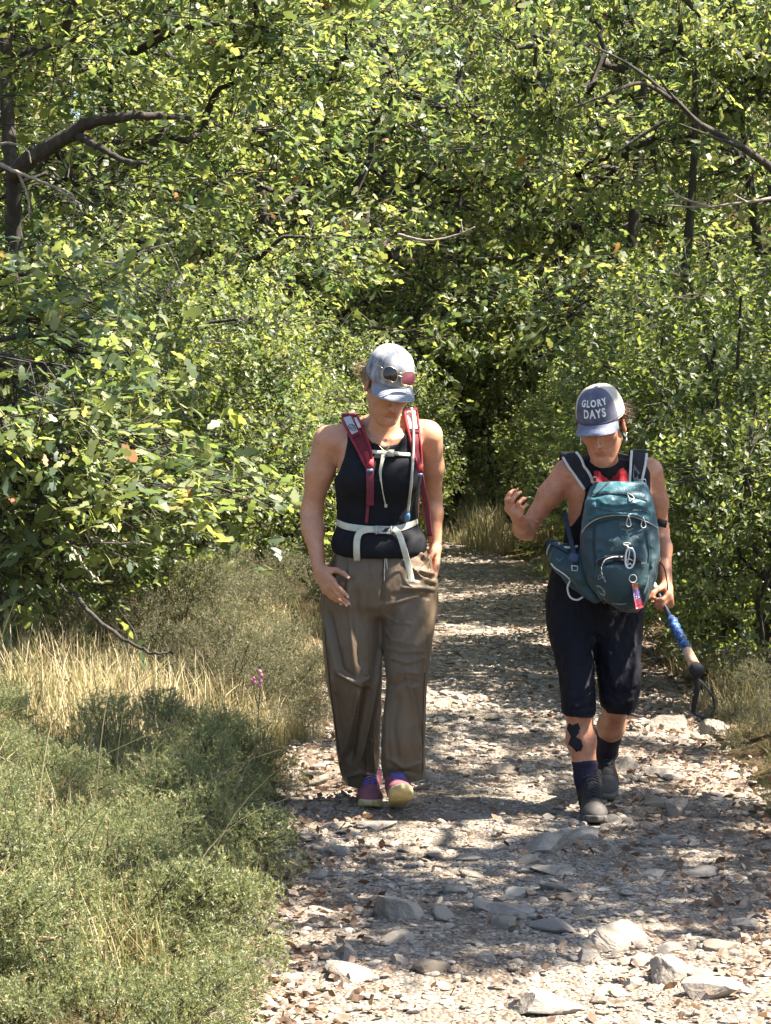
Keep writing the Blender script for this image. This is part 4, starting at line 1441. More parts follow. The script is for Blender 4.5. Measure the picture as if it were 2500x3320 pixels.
def cap_parts(parent, L2W, mats, sq=0.78, sag=0.02, brim_len=0.074, wash=0.0, split=None, curve=.030, droop=.008, half=62):
    """crown, brim, button, stitching of a baseball cap in the head's own frame"""
    th = np.linspace(0, 2 * math.pi, 97)
    ph = np.linspace(0, 1, 26)
    T_, P_ = np.meshgrid(th, ph)
    V = crown_point(T_, P_, sq)
    V = V + (fbm(V * 28, 3, 3) * .0016 * np.sin(P_ * math.pi))[..., None]
    n, m = V.shape[:2]
    i = np.arange(n - 1)[:, None] * m
    j = np.arange(m - 1)[None, :]
    Q = np.stack([i + j, i + j + 1, i + m + j + 1, i + m + j], -1).reshape(-1, 4)
    V = V.reshape(-1, 3)
    cap = empty('cap', tuple(np.array(L2W(np.array([[0, 0, .04]])))[0] - np.array(parent.location)))
    cap.parent = parent
    if split is None:
        MB().add(L2W(V), Q).build('crown', mats['crown'], cap)
    else:
        thq = np.mod(T_[:-1, :-1].reshape(-1) + (th[1] - th[0]) / 2, 2 * math.pi)
        phq = P_[:-1, :-1].reshape(-1)
        fr = (np.abs(thq - math.pi / 2) < split)
        MB().add(L2W(V), Q[fr]).build('front_panel', mats['crown'], cap)
        MB().add(L2W(V), Q[~fr]).build('mesh_panel', mats['mesh'], cap)
    # brim: arched sheet with thickness
    a = np.linspace(-1, 1, 41)
    b = np.linspace(0, 1, 15)
    A, B = np.meshgrid(a, b)
    ang = math.pi / 2 - A * math.radians(half)
    rim = crown_point(ang, np.zeros_like(ang), sq)
    ext = brim_len * (1 - np.abs(A) ** 2.7) ** .58
    out = np.stack([np.cos(ang) * .18, np.ones_like(ang), np.zeros_like(ang)], -1)
    W = rim + out * (ext * B)[..., None]
    W[..., 2] += .004 - droop * B - curve * (A ** 2) * (0.35 + .65 * B) + fbm(W * 25, 2, 9) * .0015
    W = W.reshape(-1, 3)
    n, m = A.shape
    i = np.arange(n - 1)[:, None] * m
    j = np.arange(m - 1)[None, :]
    Q = np.stack([i + j, i + j + 1, i + m + j + 1, i + m + j], -1).reshape(-1, 4)
    W2 = W - np.array([0, 0, .0035])
    k = len(W)
    edge = [(q, q + 1) for q in range((n - 1) * m, n * m - 1)] + [(q * m, (q + 1) * m) for q in range(n - 1)] + [((q + 1) * m - 1, (q + 2) * m - 1) for q in range(n - 1)]
    QE = [[e0, e1, e1 + k, e0 + k] for e0, e1 in edge]
    MB().add(L2W(np.vstack([W, W2])), np.vstack([Q, Q + k, QE])).build('brim', mats['brim'], cap)
    # rows of stitching on the brim, a seam where brim meets crown, button
    st = MB()
    G = W.reshape(n, m, 3)
    for row in (5, 7, 9, 11, 13):
        pts = catmull(G[row, 2:-2], 60) + np.array([0, 0, .0006])
        V_, Q_, T_2 = tube_arrays(L2W(pts), .00035, 4)
        st.add(V_, Q_, T_2)
    st.build('stitching', mats['stitch'], cap)
    sm = MB()
    V_, Q_, T_2 = tube_arrays(L2W(crown_point(np.linspace(0, 2 * math.pi, 90), np.full(90, .03), sq) + np.array([0, .0005, 0])), .0016, 5)
    sm.add(V_, Q_, T_2)
    sm.build('band_seam', mats['seam'], cap)
    sm = MB()
    for s in range(6):
        tt = math.pi / 2 + s * math.pi / 3
        V_, Q_, T_2 = tube_arrays(L2W(crown_point(np.full(24, tt), np.linspace(.05, .97, 24), sq)), .0006, 4)
        sm.add(V_, Q_, T_2)
    sm.build('panel_seam', mats['seam'], cap)
    iv, it = ico(2)
    MB().add(L2W(iv * np.array([.0085, .0085, .004]) + crown_point(0, 1.0, sq)), None, it).build('button', mats['brim'], cap)
    return cap

def shoe_fields(boot=False, h=.004):
    f = Field((-.07, -.03, -.02), (.07, .32, .24), h)
    f.ell((0, .045, .055), (.034, .046, .055), None, .02)
    f.cone((0, .080, .088), (0, .19, .042), .034, .030, .03)
    f.ell((0, .212, .036), (.043, .060, .027), None, .03)
    f.ell((.003, .15, .030), (.041, .08, .030), None, .03)
    if boot:
        f.cone((0, .052, .08), (0, .040, .135), .040, .041, .03)
        f.cone((0, .04, .145), (0, .04, .19), .032, .032, .004, 'sub')
    else:
        f.cone((0, .052, .075), (0, .043, .100), .037, .037, .03)
        f.cone((0, .04, .118), (0, .04, .19), .030, .030, .004, 'sub')
    f.half((0, 0, .020), (0, 0, -1))
    up = f.mesh()
    g = Field((-.08, -.04, -.03), (.08, .33, .09), h)
    # sole: outline swept up at the toe
    ys = np.array([-.010, .01, .05, .11, .17, .22, .26, .285, .297])
    wl = np.array([.012, .030, .035, .034, .042, .046, .039, .024, .004])
    def fn(X, Y, Z):
        w = np.interp(np.broadcast_to(Y, (1, Y.shape[1], 1)), ys, wl)
        lift = .022 * np.clip((Y - .19) / .10, 0, 1) ** 1.6 + .006 * np.clip((.03 - Y) / .04, 0, 1)
        top = .027 + .008 * np.clip((.06 - Y) / .06, 0, 1) + .004 * np.sin(Y * 60)
        dz = np.maximum(lift - Z, Z - lift - top)
        dx = np.abs(X) - w
        dyv = np.maximum(-.010 - Y, Y - .297)
        d = np.maximum(np.maximum(dz, dx), dyv)
        ax = np.maximum(dx + .008, 0); az = np.maximum(dz + .008, 0)
        return np.maximum(np.where((ax > 0) & (az > 0), np.sqrt(ax * ax + az * az) - .008, d), dyv)
    g.op(fn, (-.06, -.03, -.01), (.06, .31, .08), .001)
    # tread grooves
    for y in np.arange(.02, .28, .028):
        g.cone((-.06, y, -.004 + .022 * max(0, (y - .19) / .10) ** 1.6), (.06, y + .008, -.004 + .022 * max(0, (y - .19) / .10) ** 1.6), .005, .005, .002, 'sub')
    so = g.mesh()
    return (relax(up[0], up[1], 2), up[1]), (relax(so[0], so[1], 1), so[1])

def frame_dir(toe, up):
    y = nrm(toe)
    x = nrm(np.cross(y, up))
    z = np.cross(x, y)
    return np.stack([x, y, z], -1)

def clip2d(f, poly, Yref, k=0.003, extra=None):
    """keep only what lies inside an outline (photograph pixels at distance Yref), cut straight through along y"""
    pts = np.array([P(u, v, Yref) for u, v in poly])[:, [0, 2]]
    X, Z = np.meshgrid(f.ax[0], f.ax[2], indexing='ij')
    best = np.full(X.shape, 1e9)
    inside = np.zeros(X.shape, bool)
    n = len(pts)
    for i in range(n):
        a, b = pts[i], pts[(i + 1) % n]
        dx, dz = b - a
        t = np.clip(((X - a[0]) * dx + (Z - a[1]) * dz) / (dx * dx + dz * dz + 1e-12), 0, 1)
        best = np.minimum(best, np.hypot(X - a[0] - t * dx, Z - a[1] - t * dz))
        cond = ((a[1] > Z) != (b[1] > Z)) & (X < (b[0] - a[0]) * (Z - a[1]) / (b[1] - a[1] + 1e-12) + a[0])
        inside ^= cond
    sd = np.where(inside, -best, best)
    f.D = np.maximum(f.D, sd[:, None, :]).astype(np.float32)
    return f

def rows_px(rows, Y0):
    """(v, uL, uR, dy, b) sections in photograph pixels -> stack rows in metres"""
    out = []
    for v, a, b, dy, bb in rows:
        Y = Y0 + dy
        p, q = P(a, v, Y), P(b, v, Y)
        out.append((p[2], p[0], q[0], Y, bb))
    return out

def strap(mb, f, pts, Yg, w, off=.004, th=.003, n=24, top=None):
    """webbing lying on the front of a field along photograph pixels"""
    c = catmull(np.array([(u, v) for u, v in pts], float), n)
    Q3 = np.array([f.on(u, v, Yg, off) for u, v in c])
    if top is not None:      # (row, distance at the very top): where the strap climbs over the shoulder
        ok = np.nonzero(c[:, 1] >= top[0])[0][0]
        for i in range(ok):
            a = i / ok
            Q3[i] = P(c[i, 0], c[i, 1], top[1] * (1 - a) ** 1.5 + Q3[ok][1] * (1 - (1 - a) ** 1.5))
    Q3 = relax_line(Q3, 3)
    N = f.normal(Q3)
    if top is not None:
        for i in range(ok + 3):
            a = i / (ok + 3)
            N[i] = nrm(np.array([0, -.75, .65]) * (1 - a) + N[ok + 3] * a)
    for _ in range(3):
        N[1:-1] = nrm(N[1:-1] * .5 + (N[2:] + N[:-2]) * .25)
    N = nrm(N + np.array([0, -.5, 0]))
    ww = np.interp(np.linspace(0, 1, n), np.linspace(0, 1, len(w)), w) if isinstance(w, (list, tuple)) else w
    V, Q = ribbon_arrays(Q3, N, ww, th)
    mb.add(V, Q)
    return Q3, N

def strap_layer(name, parent, Q3, N, i0, i1, side, w, lift, th, mat_):
    """a strip sewn on a strap: part of its length, shifted sideways and lifted"""
    p, n = Q3[i0:i1], N[i0:i1]
    S = nrm(np.cross(nrm(np.gradient(p, axis=0)), n))
    k = len(p)
    sd = np.interp(np.linspace(0, 1, k), np.linspace(0, 1, len(side)), side)[:, None] if isinstance(side, (list, tuple)) else side
    ww = np.interp(np.linspace(0, 1, k), np.linspace(0, 1, len(w)), w) if isinstance(w, (list, tuple)) else w
    mb = MB()
    mb.add(*ribbon_arrays(p + S * sd + n * lift, n, ww, th))
    return mb.build(name, mat_, parent), p + S * sd + n * lift, S, n

def relax_line(p, it=2):
    p = p.copy()
    for _ in range(it):
        p[1:-1] = p[1:-1] * .5 + (p[2:] + p[:-2]) * .25
    return p

def hair_strands(mb, roots, dirs, length, n=6, r=.0007, seed=0, gravity=.6, curl=.35):
    rng = np.random.default_rng(seed)
    for p, d in zip(roots, dirs):
        pts = [np.array(p)]
        dd = nrm(d)
        L = length * rng.uniform(.6, 1.2)
        w = rng.normal(size=3) * curl
        for i in range(n):
            dd = nrm(dd + np.array([0, 0, -gravity / n]) + w * .25 + rng.normal(size=3) * curl * .25)
            pts.append(pts[-1] + dd * L / n)
        V, Q, T = tube_arrays(np.array(pts), np.linspace(r, r * .5, n + 1), 3, False)
        mb.add(V, Q, None, rng.random())
# ------------------------------------------------------------------ the walker on the left: grey cap, red pack straps, brown trousers
def build_left_walker():
    Y0 = 7.86
    base = np.array([P(1235, 2640, 7.78)[0], 7.85, 0.0])
    person = empty('person', base, 'person in black tank top and wide brown trousers walking, looking down under grey cap', 'person')
    C = P(1259, 1247, 7.72)
    M = head_frame(30, 15, -4)
    L2W = lambda q: C + np.asarray(q) @ M.T
    skin = skin_mat('skin_left', (.58, .32, .20), (.49, .26, .155), (.86, .58, .55), (.22, .16, .12))

    lo = P(960, 2680, 8.1) ; hi = P(1450, 1100, 7.6)
    f = Field((lo[0] - .02, 7.45, -.02), (hi[0] + .05, 8.22, 1.72), .0042)
    torso_rows = [(1392, 1135, 1335, -.02, .055), (1430, 1098, 1368, -.03, .080), (1500, 1096, 1362, -.03, .100), (1560, 1094, 1358, -.03, .108),
                  (1620, 1100, 1352, -.01, .098), (1690, 1102, 1350, 0, .092), (1760, 1090, 1375, .01, .105), (1850, 1066, 1404, .02, .120), (1960, 1060, 1408, .02, .11)]
    f.stack(rows_px(torso_rows, Y0), .03)
    for u in (1168, 1296):
        f.ell(P(u, 1550, Y0 - .10), (.062, .050, .062), None, .04)
    # neck, shoulders
    nb = P(1240, 1415, Y0 - .05)
    f.cone(nb, C + M @ np.array([0, -.03, -.05]), .052, .049, .03)
    sR, sL = P(1062, 1432, Y0 + .01), P(1388, 1412, Y0 + .03)
    f.cone(P(1236, 1368, Y0 - .0), sR + np.array([.012, 0, .012]), .042, .038, .035)
    f.cone(P(1254, 1364, Y0 - .0), sL + np.array([-.012, 0, .012]), .042, .038, .035)
    add_head(f, C, M)
    # arms
    eR, wR = P(1010, 1660, Y0 + .05), P(1036, 1850, Y0 - .06)
    f.chain([sR, sR * .55 + eR * .45 + np.array([-.004, 0, 0]), eR], [.054, .046, .037], .035)
    f.chain([eR, eR * .72 + wR * .28 + np.array([-.004, 0, 0]), wR], [.036, .037, .0235], .03)
    eL, wL = P(1402, 1615, Y0 + .16), P(1412, 1775, Y0 + .12)
    f.chain([sL, sL * .5 + eL * .5 + np.array([.004, 0, 0]), eL], [.054, .044, .035], .025)
    f.chain([eL, eL * .7 + wL * .3, wL], [.034, .035, .022], .02)
    tipsR, kn = add_hand(f, wR, (P(1088, 1935, Y0 - .15) - wR), np.array([.75, .45, -.2]), np.array([.45, -.9, .2]),
                         [(.12, .22, .14), (.20, .26, .16), (.30, .30, .18), (.40, .34, .20)], .035,
                         [(.55, .55, .45), (.85, .35, .25), (.95, .2, .15)], 1.0)
    tipsL, knl = add_hand(f, wL, P(1412, 1880, Y0 + .06) - wL, np.array([-1, -.2, 0]), np.array([0, -1, 0]), [.18] * 4, .04)
    # legs (inside the trousers) down to the ankles
    hipR, hipL = P(1150, 1930, Y0 + .02), P(1325, 1930, Y0)
    kR, kL = P(1165, 2230, Y0 - .0), P(1318, 2220, Y0 - .11)
    aR, aL = P(1188, 2560, 7.93), P(1300, 2545, 7.72)
    for hp, kn_, an in ((hipR, kR, aR), (hipL, kL, aL)):
        f.chain([hp, kn_, an], [.075, .048, .034], .03)
    V, Q = f.mesh()
    V = relax(V, Q, 1, .4)
    # collar bones, throat hollow, arm creases
    V = sculpt(V, Q, [([(1235, 1428), (1190, 1418), (1120, 1405)], 9, .004), ([(1262, 1428), (1310, 1415), (1370, 1398)], 9, .004),
                      ([(1248, 1425), (1248, 1440)], 9, -.004), ([(1062, 1640), (1090, 1560)], 8, -.002), ([(1015, 1655), (1045, 1650)], 5, -.002)])
    MB().add(V, Q, None, head_tint(V, C, M)).build('body', skin, person)
    nm = plain_mat('nail_pale', (.72, .50, .42), .3)
    for p, d, nn in tipsR:
        nv, nt_ = ico(1)
        fr = frames(np.array([d]), np.array([-nn]))[0]
        MB().add((nv * np.array([.0048, .0065, .0022])) @ fr.T + p - nn * .0060 + d * .003, None, nt_).build('fingernail', nm, person)

    # ---------------- tank top
    tank_m = cloth_mat('tank_black_left', (.004, .0045, .007), (.009, .010, .015), 30, .85, 700, .3, .0)
    t = Field((lo[0] + .05, 7.5, .85), (hi[0], 8.15, 1.50), .005)
    tank_rows = [(1385, 1130, 1345, -.02, .060), (1430, 1092, 1374, -.03, .086), (1500, 1090, 1368, -.03, .106), (1560, 1083, 1366, -.03, .114),
                 (1620, 1090, 1358, -.01, .106), (1680, 1092, 1354, 0, .098), (1706, 1092, 1354, 0, .096), (1735, 1078, 1378, 0, .120), (1765, 1072, 1386, .0, .136), (1788, 1078, 1382, .0, .138), (1803, 1096, 1366, .0, .128)]
    t.stack(rows_px(tank_rows, Y0), .02)
    for u in (1168, 1296):
        t.ell(P(u, 1550, Y0 - .10), (.067, .055, .067), None, .05)
    t.cone(P(1236, 1376, Y0 - .0), sR + np.array([.012, 0, .008]), .044, .040, .03)
    t.cone(P(1254, 1372, Y0 - .0), sL + np.array([-.012, 0, .008]), .044, .040, .03)
    clip2d(t, [(1120, 1330), (1172, 1330), (1186, 1400), (1206, 1432), (1245, 1447), (1290, 1438), (1312, 1405), (1322, 1320), (1372, 1320), (1362, 1420), (1358, 1500), (1366, 1540),
               (1400, 1600), (1410, 1820), (1060, 1820), (1050, 1600), (1080, 1556), (1100, 1530), (1118, 1480), (1128, 1430)], Y0)
    V, Q = t.mesh()
    V = relax(V, Q, 2)
    V = sculpt(V, Q, [([(1090, 1700), (1200, 1716), (1350, 1700)], 14, -.002), ([(1110, 1640), (1160, 1680)], 10, .003), ([(1340, 1560), (1300, 1640), (1290, 1690)], 10, .003),
                      ([(1100, 1745), (1180, 1775)], 12, .004), ([(1370, 1740), (1300, 1775)], 12, .004), ([(1225, 1540), (1235, 1600)], 14, -.004),
                      ([(1150, 1740), (1220, 1760), (1280, 1745)], 8, -.003), ([(1205, 1440), (1245, 1454), (1292, 1445)], 5, .003)])
    tank = MB().add(V, Q).build('tank_top', tank_m, person)

    # ---------------- trousers
    pant_m = cloth_mat('trousers_brown', (.112, .080, .048), (.148, .106, .066), 7, .48, 800, .25, .05, (1, 1, .35), .3, .35)
    g = Field((lo[0] + .0, 7.42, .02), (hi[0] + .06, 8.24, 1.02), .006)
    g.stack(rows_px([(1776, 1092, 1366, 0, .100), (1800, 1080, 1384, 0, .114), (1850, 1056, 1410, 0, .130), (1900, 1046, 1418, 0, .134), (1960, 1042, 1418, 0, .130), (1995, 1050, 1408, 0, .10)], Y0), .03)
    g.stack(rows_px([(1880, 1050, 1245, .0, .115), (1980, 1041, 1243, -.0, .118), (2080, 1044, 1241, -.02, .112), (2200, 1056, 1240, -.03, .105), (2300, 1073, 1238, .0, .098),
                     (2400, 1086, 1233, .04, .095), (2480, 1098, 1228, .07, .090), (2520, 1108, 1227, .08, .090), (2544, 1122, 1226, .08, .086)], Y0), .025)
    g.stack(rows_px([(1880, 1240, 1415, .0, .115), (1980, 1240, 1416, -.03, .115), (2080, 1240, 1404, -.07, .108), (2150, 1246, 1394, -.10, .100), (2210, 1254, 1386, -.12, .092),
                     (2300, 1243, 1382, -.12, .090), (2400, 1234, 1380, -.13, .090), (2480, 1234, 1380, -.11, .090), (2524, 1240, 1379, -.09, .090)], Y0), .025)
    V, Q = g.mesh()
    V = relax(V, Q, 2)
    st = [([(1050, 1960), (1073, 2080), (1092, 2177), (1150, 2215)], 11, .013), ([(1062, 1970), (1090, 2090), (1110, 2170), (1150, 2200)], 12, -.010),
          ([(1127, 1890), (1138, 2042), (1150, 2177)], 9, .007), ([(1150, 1900), (1160, 2050), (1172, 2170)], 16, -.005),
          ([(1160, 2218), (1196, 2198), (1184, 2176)], 6, .012), ([(1150, 2212), (1180, 2225)], 8, .012),
          ([(1194, 2225), (1169, 2295), (1130, 2480)], 17, -.030), ([(1166, 2234), (1147, 2330), (1113, 2456)], 10, .018),
          ([(1232, 2090), (1220, 2196), (1196, 2330), (1166, 2480)], 9, .016), ([(1075, 2180), (1095, 2330), (1112, 2480)], 9, .008), ([(1085, 2240), (1104, 2380)], 8, -.008),
          ([(1210, 2330), (1205, 2440), (1212, 2520)], 8, .010), ([(1195, 2380), (1190, 2500)], 8, -.012), ([(1060, 2090), (1075, 2260), (1090, 2400)], 5, -.005),
          ([(1240, 1990), (1284, 2019), (1342, 2023)], 5, .005), ([(1238, 2030), (1270, 2076), (1354, 2092)], 5, .005), ([(1246, 2096), (1304, 2115), (1380, 2112)], 6, .007),
          ([(1244, 2060), (1262, 2095), (1330, 2104)], 5, -.004), ([(1256, 2130), (1320, 2150), (1385, 2130)], 8, .007), ([(1250, 1962), (1300, 1950), (1380, 1925)], 7, .006),
          ([(1262, 2205), (1307, 2177), (1361, 2186)], 9, .012), ([(1262, 2230), (1310, 2204), (1365, 2215)], 9, -.009), ([(1318, 2190), (1342, 2273), (1372, 2450)], 7, .010),
          ([(1345, 2230), (1360, 2330), (1378, 2470)], 10, -.009), ([(1290, 2250), (1275, 2360), (1290, 2470)], 14, -.007), ([(1255, 2300), (1252, 2420), (1262, 2500)], 9, .007),
          ([(1242, 1850), (1240, 1900), (1238, 1960)], 7, -.010), ([(1300, 1810), (1345, 1850), (1412, 1862)], 10, .012), ([(1330, 1840), (1370, 1880), (1416, 1892)], 8, .013),
          ([(1320, 1830), (1370, 1866), (1415, 1876)], 6, -.010), ([(1350, 1790), (1390, 1815), (1410, 1840)], 8, .010), ([(1365, 1805), (1400, 1850)], 8, -.010),
          ([(1300, 1905), (1360, 1908), (1415, 1912)], 9, .010), ([(1270, 1930), (1330, 1925), (1400, 1940)], 9, -.006),
          ([(1100, 1800), (1092, 1870), (1070, 1940)], 9, .008), ([(1120, 1805), (1118, 1880), (1100, 1960)], 9, -.007), ([(1085, 1800), (1068, 1860)], 7, -.006), ([(1190, 1810), (1196, 1900)], 14, -.004),
          ([(1258, 2455), (1310, 2490), (1372, 2470)], 10, .006), ([(1250, 2510), (1310, 2500), (1370, 2512)], 7, -.005), ([(1120, 2520), (1170, 2505), (1220, 2518)], 8, .008), ([(1190, 2400), (1216, 2408)], 6, .006)]
    V = sculpt(V, Q, [(l, w_ * .62, h_ * 1.15) for l, w_, h_ in st])
    V = relax(V, Q, 1, .3)
    N = vnormals(V, Q)
    V = V + N * (fbm(V * np.array([16, 16, 6]), 3, 21) * .004 + np.abs(fbm(V * np.array([34, 34, 14]), 3, 22)) * -.005)[:, None]
    trousers = MB().add(V, Q).build('trousers', pant_m, person)
    # side seams, fly seam and pocket edge
    seam_t = cloth_mat('trouser_seam', (.030, .020, .013), (.045, .032, .022), 60)
    for pts in ([(1052, 1990), (1056, 2090), (1070, 2220), (1086, 2340), (1102, 2460), (1112, 2530)], [(1243, 1815), (1242, 1880), (1240, 1945)], [(1385, 1800), (1398, 1850), (1400, 1900)], [(1300, 1905), (1330, 1902), (1348, 1908)],
                [(1378, 2180), (1372, 2320), (1371, 2500)], [(1086, 1800), (1074, 1850), (1066, 1905)]):
        c = [g.on(u, v, Y0 - .1, .001) for u, v in catmull(np.array(pts, float), 26)]
        mb = MB(); mb.add(*tube_arrays(relax_line(np.array(c), 2), .0013, 4)); mb.build('seam', seam_t, person)
    # draw cords and pocket welt
    cord_m = cloth_mat('cord_beige', (.45, .40, .32), (.60, .55, .45), 80)
    for pts in ([(1249, 1800), (1247, 1840), (1246, 1884)], [(1254, 1800), (1254, 1822), (1256, 1846)]):
        c = np.array([g.on(u, v, Y0 - .13, .006) for u, v in catmull(np.array(pts, float), 12)])
        mb = MB(); mb.add(*tube_arrays(c, .0022, 5))
        mb.build('draw_cord', cord_m, person)

    # ---------------- shoes
    up, so = shoe_fields(False)
    up_m = cloth_mat('shoe_mauve', (.20, .062, .085), (.30, .11, .13), 30, .7, 900, .5)
    so_m = plain_mat('sole_cream', (.52, .45, .22), .8, 0, .25, 25)
    lace_m = cloth_mat('lace_violet', (.10, .08, .30), (.20, .17, .45), 90)
    tongue_m = cloth_mat('tongue_navy', (.03, .02, .10), (.06, .04, .16), 50)
    tab_m = cloth_mat('tab_cream', (.55, .50, .30), (.65, .60, .40), 50)
    for heel, toe_dir, upv in ((P(1196, 2604, 7.99) * np.array([1, 1, 0]) + np.array([0, 0, .012]), (.03, -1, 0.0), (0.03, 0, 1)),
                               (np.array([P(1288, 2640, 7.75)[0], 7.75, .014]), (.06, -.93, .33), (-.06, .3, 1))):
        R = frame_dir(np.array(toe_dir), np.array(upv))
        TW = lambda q: np.asarray(q) @ R.T + heel
        sh = empty('shoe', heel - base)
        sh.parent = person
        MB().add(TW(up[0]), up[1]).build('upper', up_m, sh)
        MB().add(TW(so[0]), so[1]).build('sole', so_m, sh)
        tq = MB()
        c = np.array([(0, .062, .128), (0, .085, .122), (0, .12, .103), (0, .16, .083), (0, .18, .074)])
        tq.add(*ribbon_arrays(TW(catmull(c, 14)), (R @ np.array([0, .35, 1.0])), .040, .006))
        tq.build('tongue', tongue_m, sh)
        mb = MB()
        for i, y in enumerate(np.linspace(.092, .172, 6)):
            z = np.interp(y, [.085, .12, .16, .18], [.1275, .109, .089, .080])
            for s in (-1, 1):
                c = np.array([(-s * .022, y - .006, z - .005), (0, y, z + .003), (s * .024, y + .008, z - .008)])
                mb.add(*tube_arrays(TW(catmull(c, 7)), .0024, 5))
        for s in (-1, 1):
            c = np.array([(0, .088, .131), (s * .022, .086, .142), (s * .036, .100, .122), (s * .014, .098, .125), (0, .09, .131)])
            mb.add(*tube_arrays(TW(catmull(c, 16)), .002, 5))
        mb.build('laces', lace_m, sh)
        mb = MB()
        mb.add(*ribbon_arrays(TW(catmull(np.array([(0, .080, .118), (0, .064, .142), (0, .060, .150), (0, .056, .130)]), 10)), R @ np.array([0, 1, .3]), .014, .003))
        mb.build('pull_tab', tab_m, sh)

    # ---------------- cap and hair
    wash = cloth_mat('cap_washed_grey', (.085, .095, .12), (.42, .43, .45), 26, .9, 900, .35, .2, (1.6, 1.6, .6), .2, 0, 8)
    brim_m = cloth_mat('brim_washed_blue', (.19, .21, .25), (.29, .31, .35), 30, .9, 900, .35, .2)
    seam_m = cloth_mat('cap_seam_dark', (.11, .13, .17), (.16, .18, .22), 60)
    stitch_m = cloth_mat('cap_stitch', (.10, .12, .17), (.15, .18, .24), 60)
    cap_parts(person, L2W, dict(crown=wash, brim=brim_m, seam=seam_m, stitch=stitch_m), .74, curve=.034)
    hair_m = None
    m, nt, bs, out = mat_new('hair_blond_brown')
    r = ramp(nt, [(0, (.10, .06, .03)), (.5, (.26, .16, .08)), (1, (.50, .36, .22))], attr(nt))
    nt.links.new(r.outputs[0], bs.inputs['Base Color'])
    bs.inputs['Roughness'].default_value = .4
    hair_m = m
    mb = MB()
    rng = np.random.default_rng(3)
    hv, ht = ico(3)
    sv = hv * np.array([.077, .075, .070]) + np.array([0, -.045, .0])
    sv = sv + hv * (fbm(hv * np.array([14, 14, 3]), 3, 4) * .004)[:, None]
    mb.add(L2W(sv), None, ht, .25)
    bun = hv * np.array([.040, .035, .040]) + np.array([-.02, -.125, -.02]) + hv * (fbm(hv * 6, 3, 5) * .006)[:, None]
    mb.add(L2W(bun), None, ht, .35)
    n = 420
    th = rng.uniform(math.pi * .88, math.pi * 2.12, n)
    roots = crown_point(th, rng.uniform(0, .03, n)) * np.array([.93, .95, 1]) + np.array([0, 0, -.004])
    dirs = np.stack([np.cos(th) * .15, -.75 + .2 * np.sin(th), -rng.uniform(.3, .9, n)], -1)
    hair_strands(mb, L2W(roots), dirs @ M.T, .05, 7, .0009, 4, .5, .22)
    n = 160
    roots = rand_dirs(n, rng) * np.array([.038, .034, .038]) + np.array([-.02, -.125, -.02])
    hair_strands(mb, L2W(roots), rand_dirs(n, rng) + np.array([-.5, 0, .1]), .04, 7, .0009, 5, .3, .8)
    n = 60
    roots = np.stack([rng.normal(-.083, .006, n), rng.normal(-.055, .022, n), rng.normal(.020, .022, n)], -1)
    hair_strands(mb, L2W(roots), np.stack([-rng.uniform(.2, 1.0, n), -rng.uniform(-.1, .6, n), rng.normal(-.35, .35, n)], -1) @ M.T, .034, 8, .0008, 6, .8, .6)
    mb.build('hair', hair_m, person)

    # ---------------- jewellery
    gold = plain_mat('gold', (.62, .45, .24), .35, 1.0, .1)
    br = MB()
    a = np.linspace(0, 2 * math.pi, 25)
    dv = nrm(wL - eL)
    e1 = nrm(np.cross(dv, [0, 1, 0])); e2 = np.cross(dv, e1)
    br.add(*tube_arrays(wL - dv * .012 + .0245 * (np.cos(a)[:, None] * e1 + np.sin(a)[:, None] * e2), .0018, 5))
    br.build('bracelet', gold, person)

    # ---------------- sunglasses resting on the cap
    gl = empty('sunglasses', L2W(np.array([0, .11, .075])), 'gold wire sunglasses with dark lenses perched on the grey cap', 'sunglasses')
    lens_d, nt, bs, _ = mat_new('lens_dark')
    bs.inputs['Base Color'].default_value = (.012, .009, .012, 1); bs.inputs['Roughness'].default_value = .08
    lens_r, nt, bs, _ = mat_new('lens_rose')
    bs.inputs['Base Color'].default_value = (.16, .045, .055, 1); bs.inputs['Roughness'].default_value = .12
    tilt = math.radians(-9)
    def G(x, y, z):      # glasses' own frame on the front of the crown
        xr = x * math.cos(tilt) - z * math.sin(tilt)
        zr = x * math.sin(tilt) + z * math.cos(tilt)
        bow = 3.2 * xr * xr
        return np.array([xr - .004, .111 - bow - .55 * (zr) + y, .096 + zr * .9])
    for s, lm in ((-1, lens_d), (1, lens_r)):
        a = np.linspace(0, 2 * math.pi, 33)[:-1]
        px = s * .034 + .0265 * np.sign(np.cos(a)) * np.abs(np.cos(a)) ** .75
        pz = .0235 * np.sign(np.sin(a)) * np.abs(np.sin(a)) ** .75 - .004 * np.abs(px - s * .034) / .026
        ring = np.array([G(x, .0, z) for x, z in zip(px, pz)])
        cen = G(s * .034, .004, 0)
        mid = (ring + cen) / 2 + np.array([0, .0015, 0])
        V = np.vstack([ring, mid, cen[None]])
        k = np.arange(32); k2 = (k + 1) % 32
        Qm = np.stack([k, k2, 32 + k2, 32 + k], -1)
        Tm = np.stack([32 + k, 32 + k2, np.full(32, 64)], -1)
        MB().add(L2W(V), Qm, Tm).build('lens', lm, gl)
        mb = MB(); mb.add(*tube_arrays(L2W(np.vstack([ring, ring[:2]])), .0011, 6, False))
        mb.build('rim', gold, gl)
        mb = MB(); c = np.array([G(s * .060, 0, .006), G(s * .070, -.002, .010), crown_point(math.pi / 2 - s * 1.25, .30) * 1.03, crown_point(math.pi / 2 - s * 1.9, .22) * 1.04])
        mb.add(*tube_arrays(L2W(catmull(c, 20)), .0010, 6))
        mb.build('temple', gold, gl)
    mb = MB(); mb.add(*tube_arrays(L2W(catmull(np.array([G(-.010, .001, .010), G(0, .004, .014), G(.010, .001, .010)]), 8)), .0015, 6))
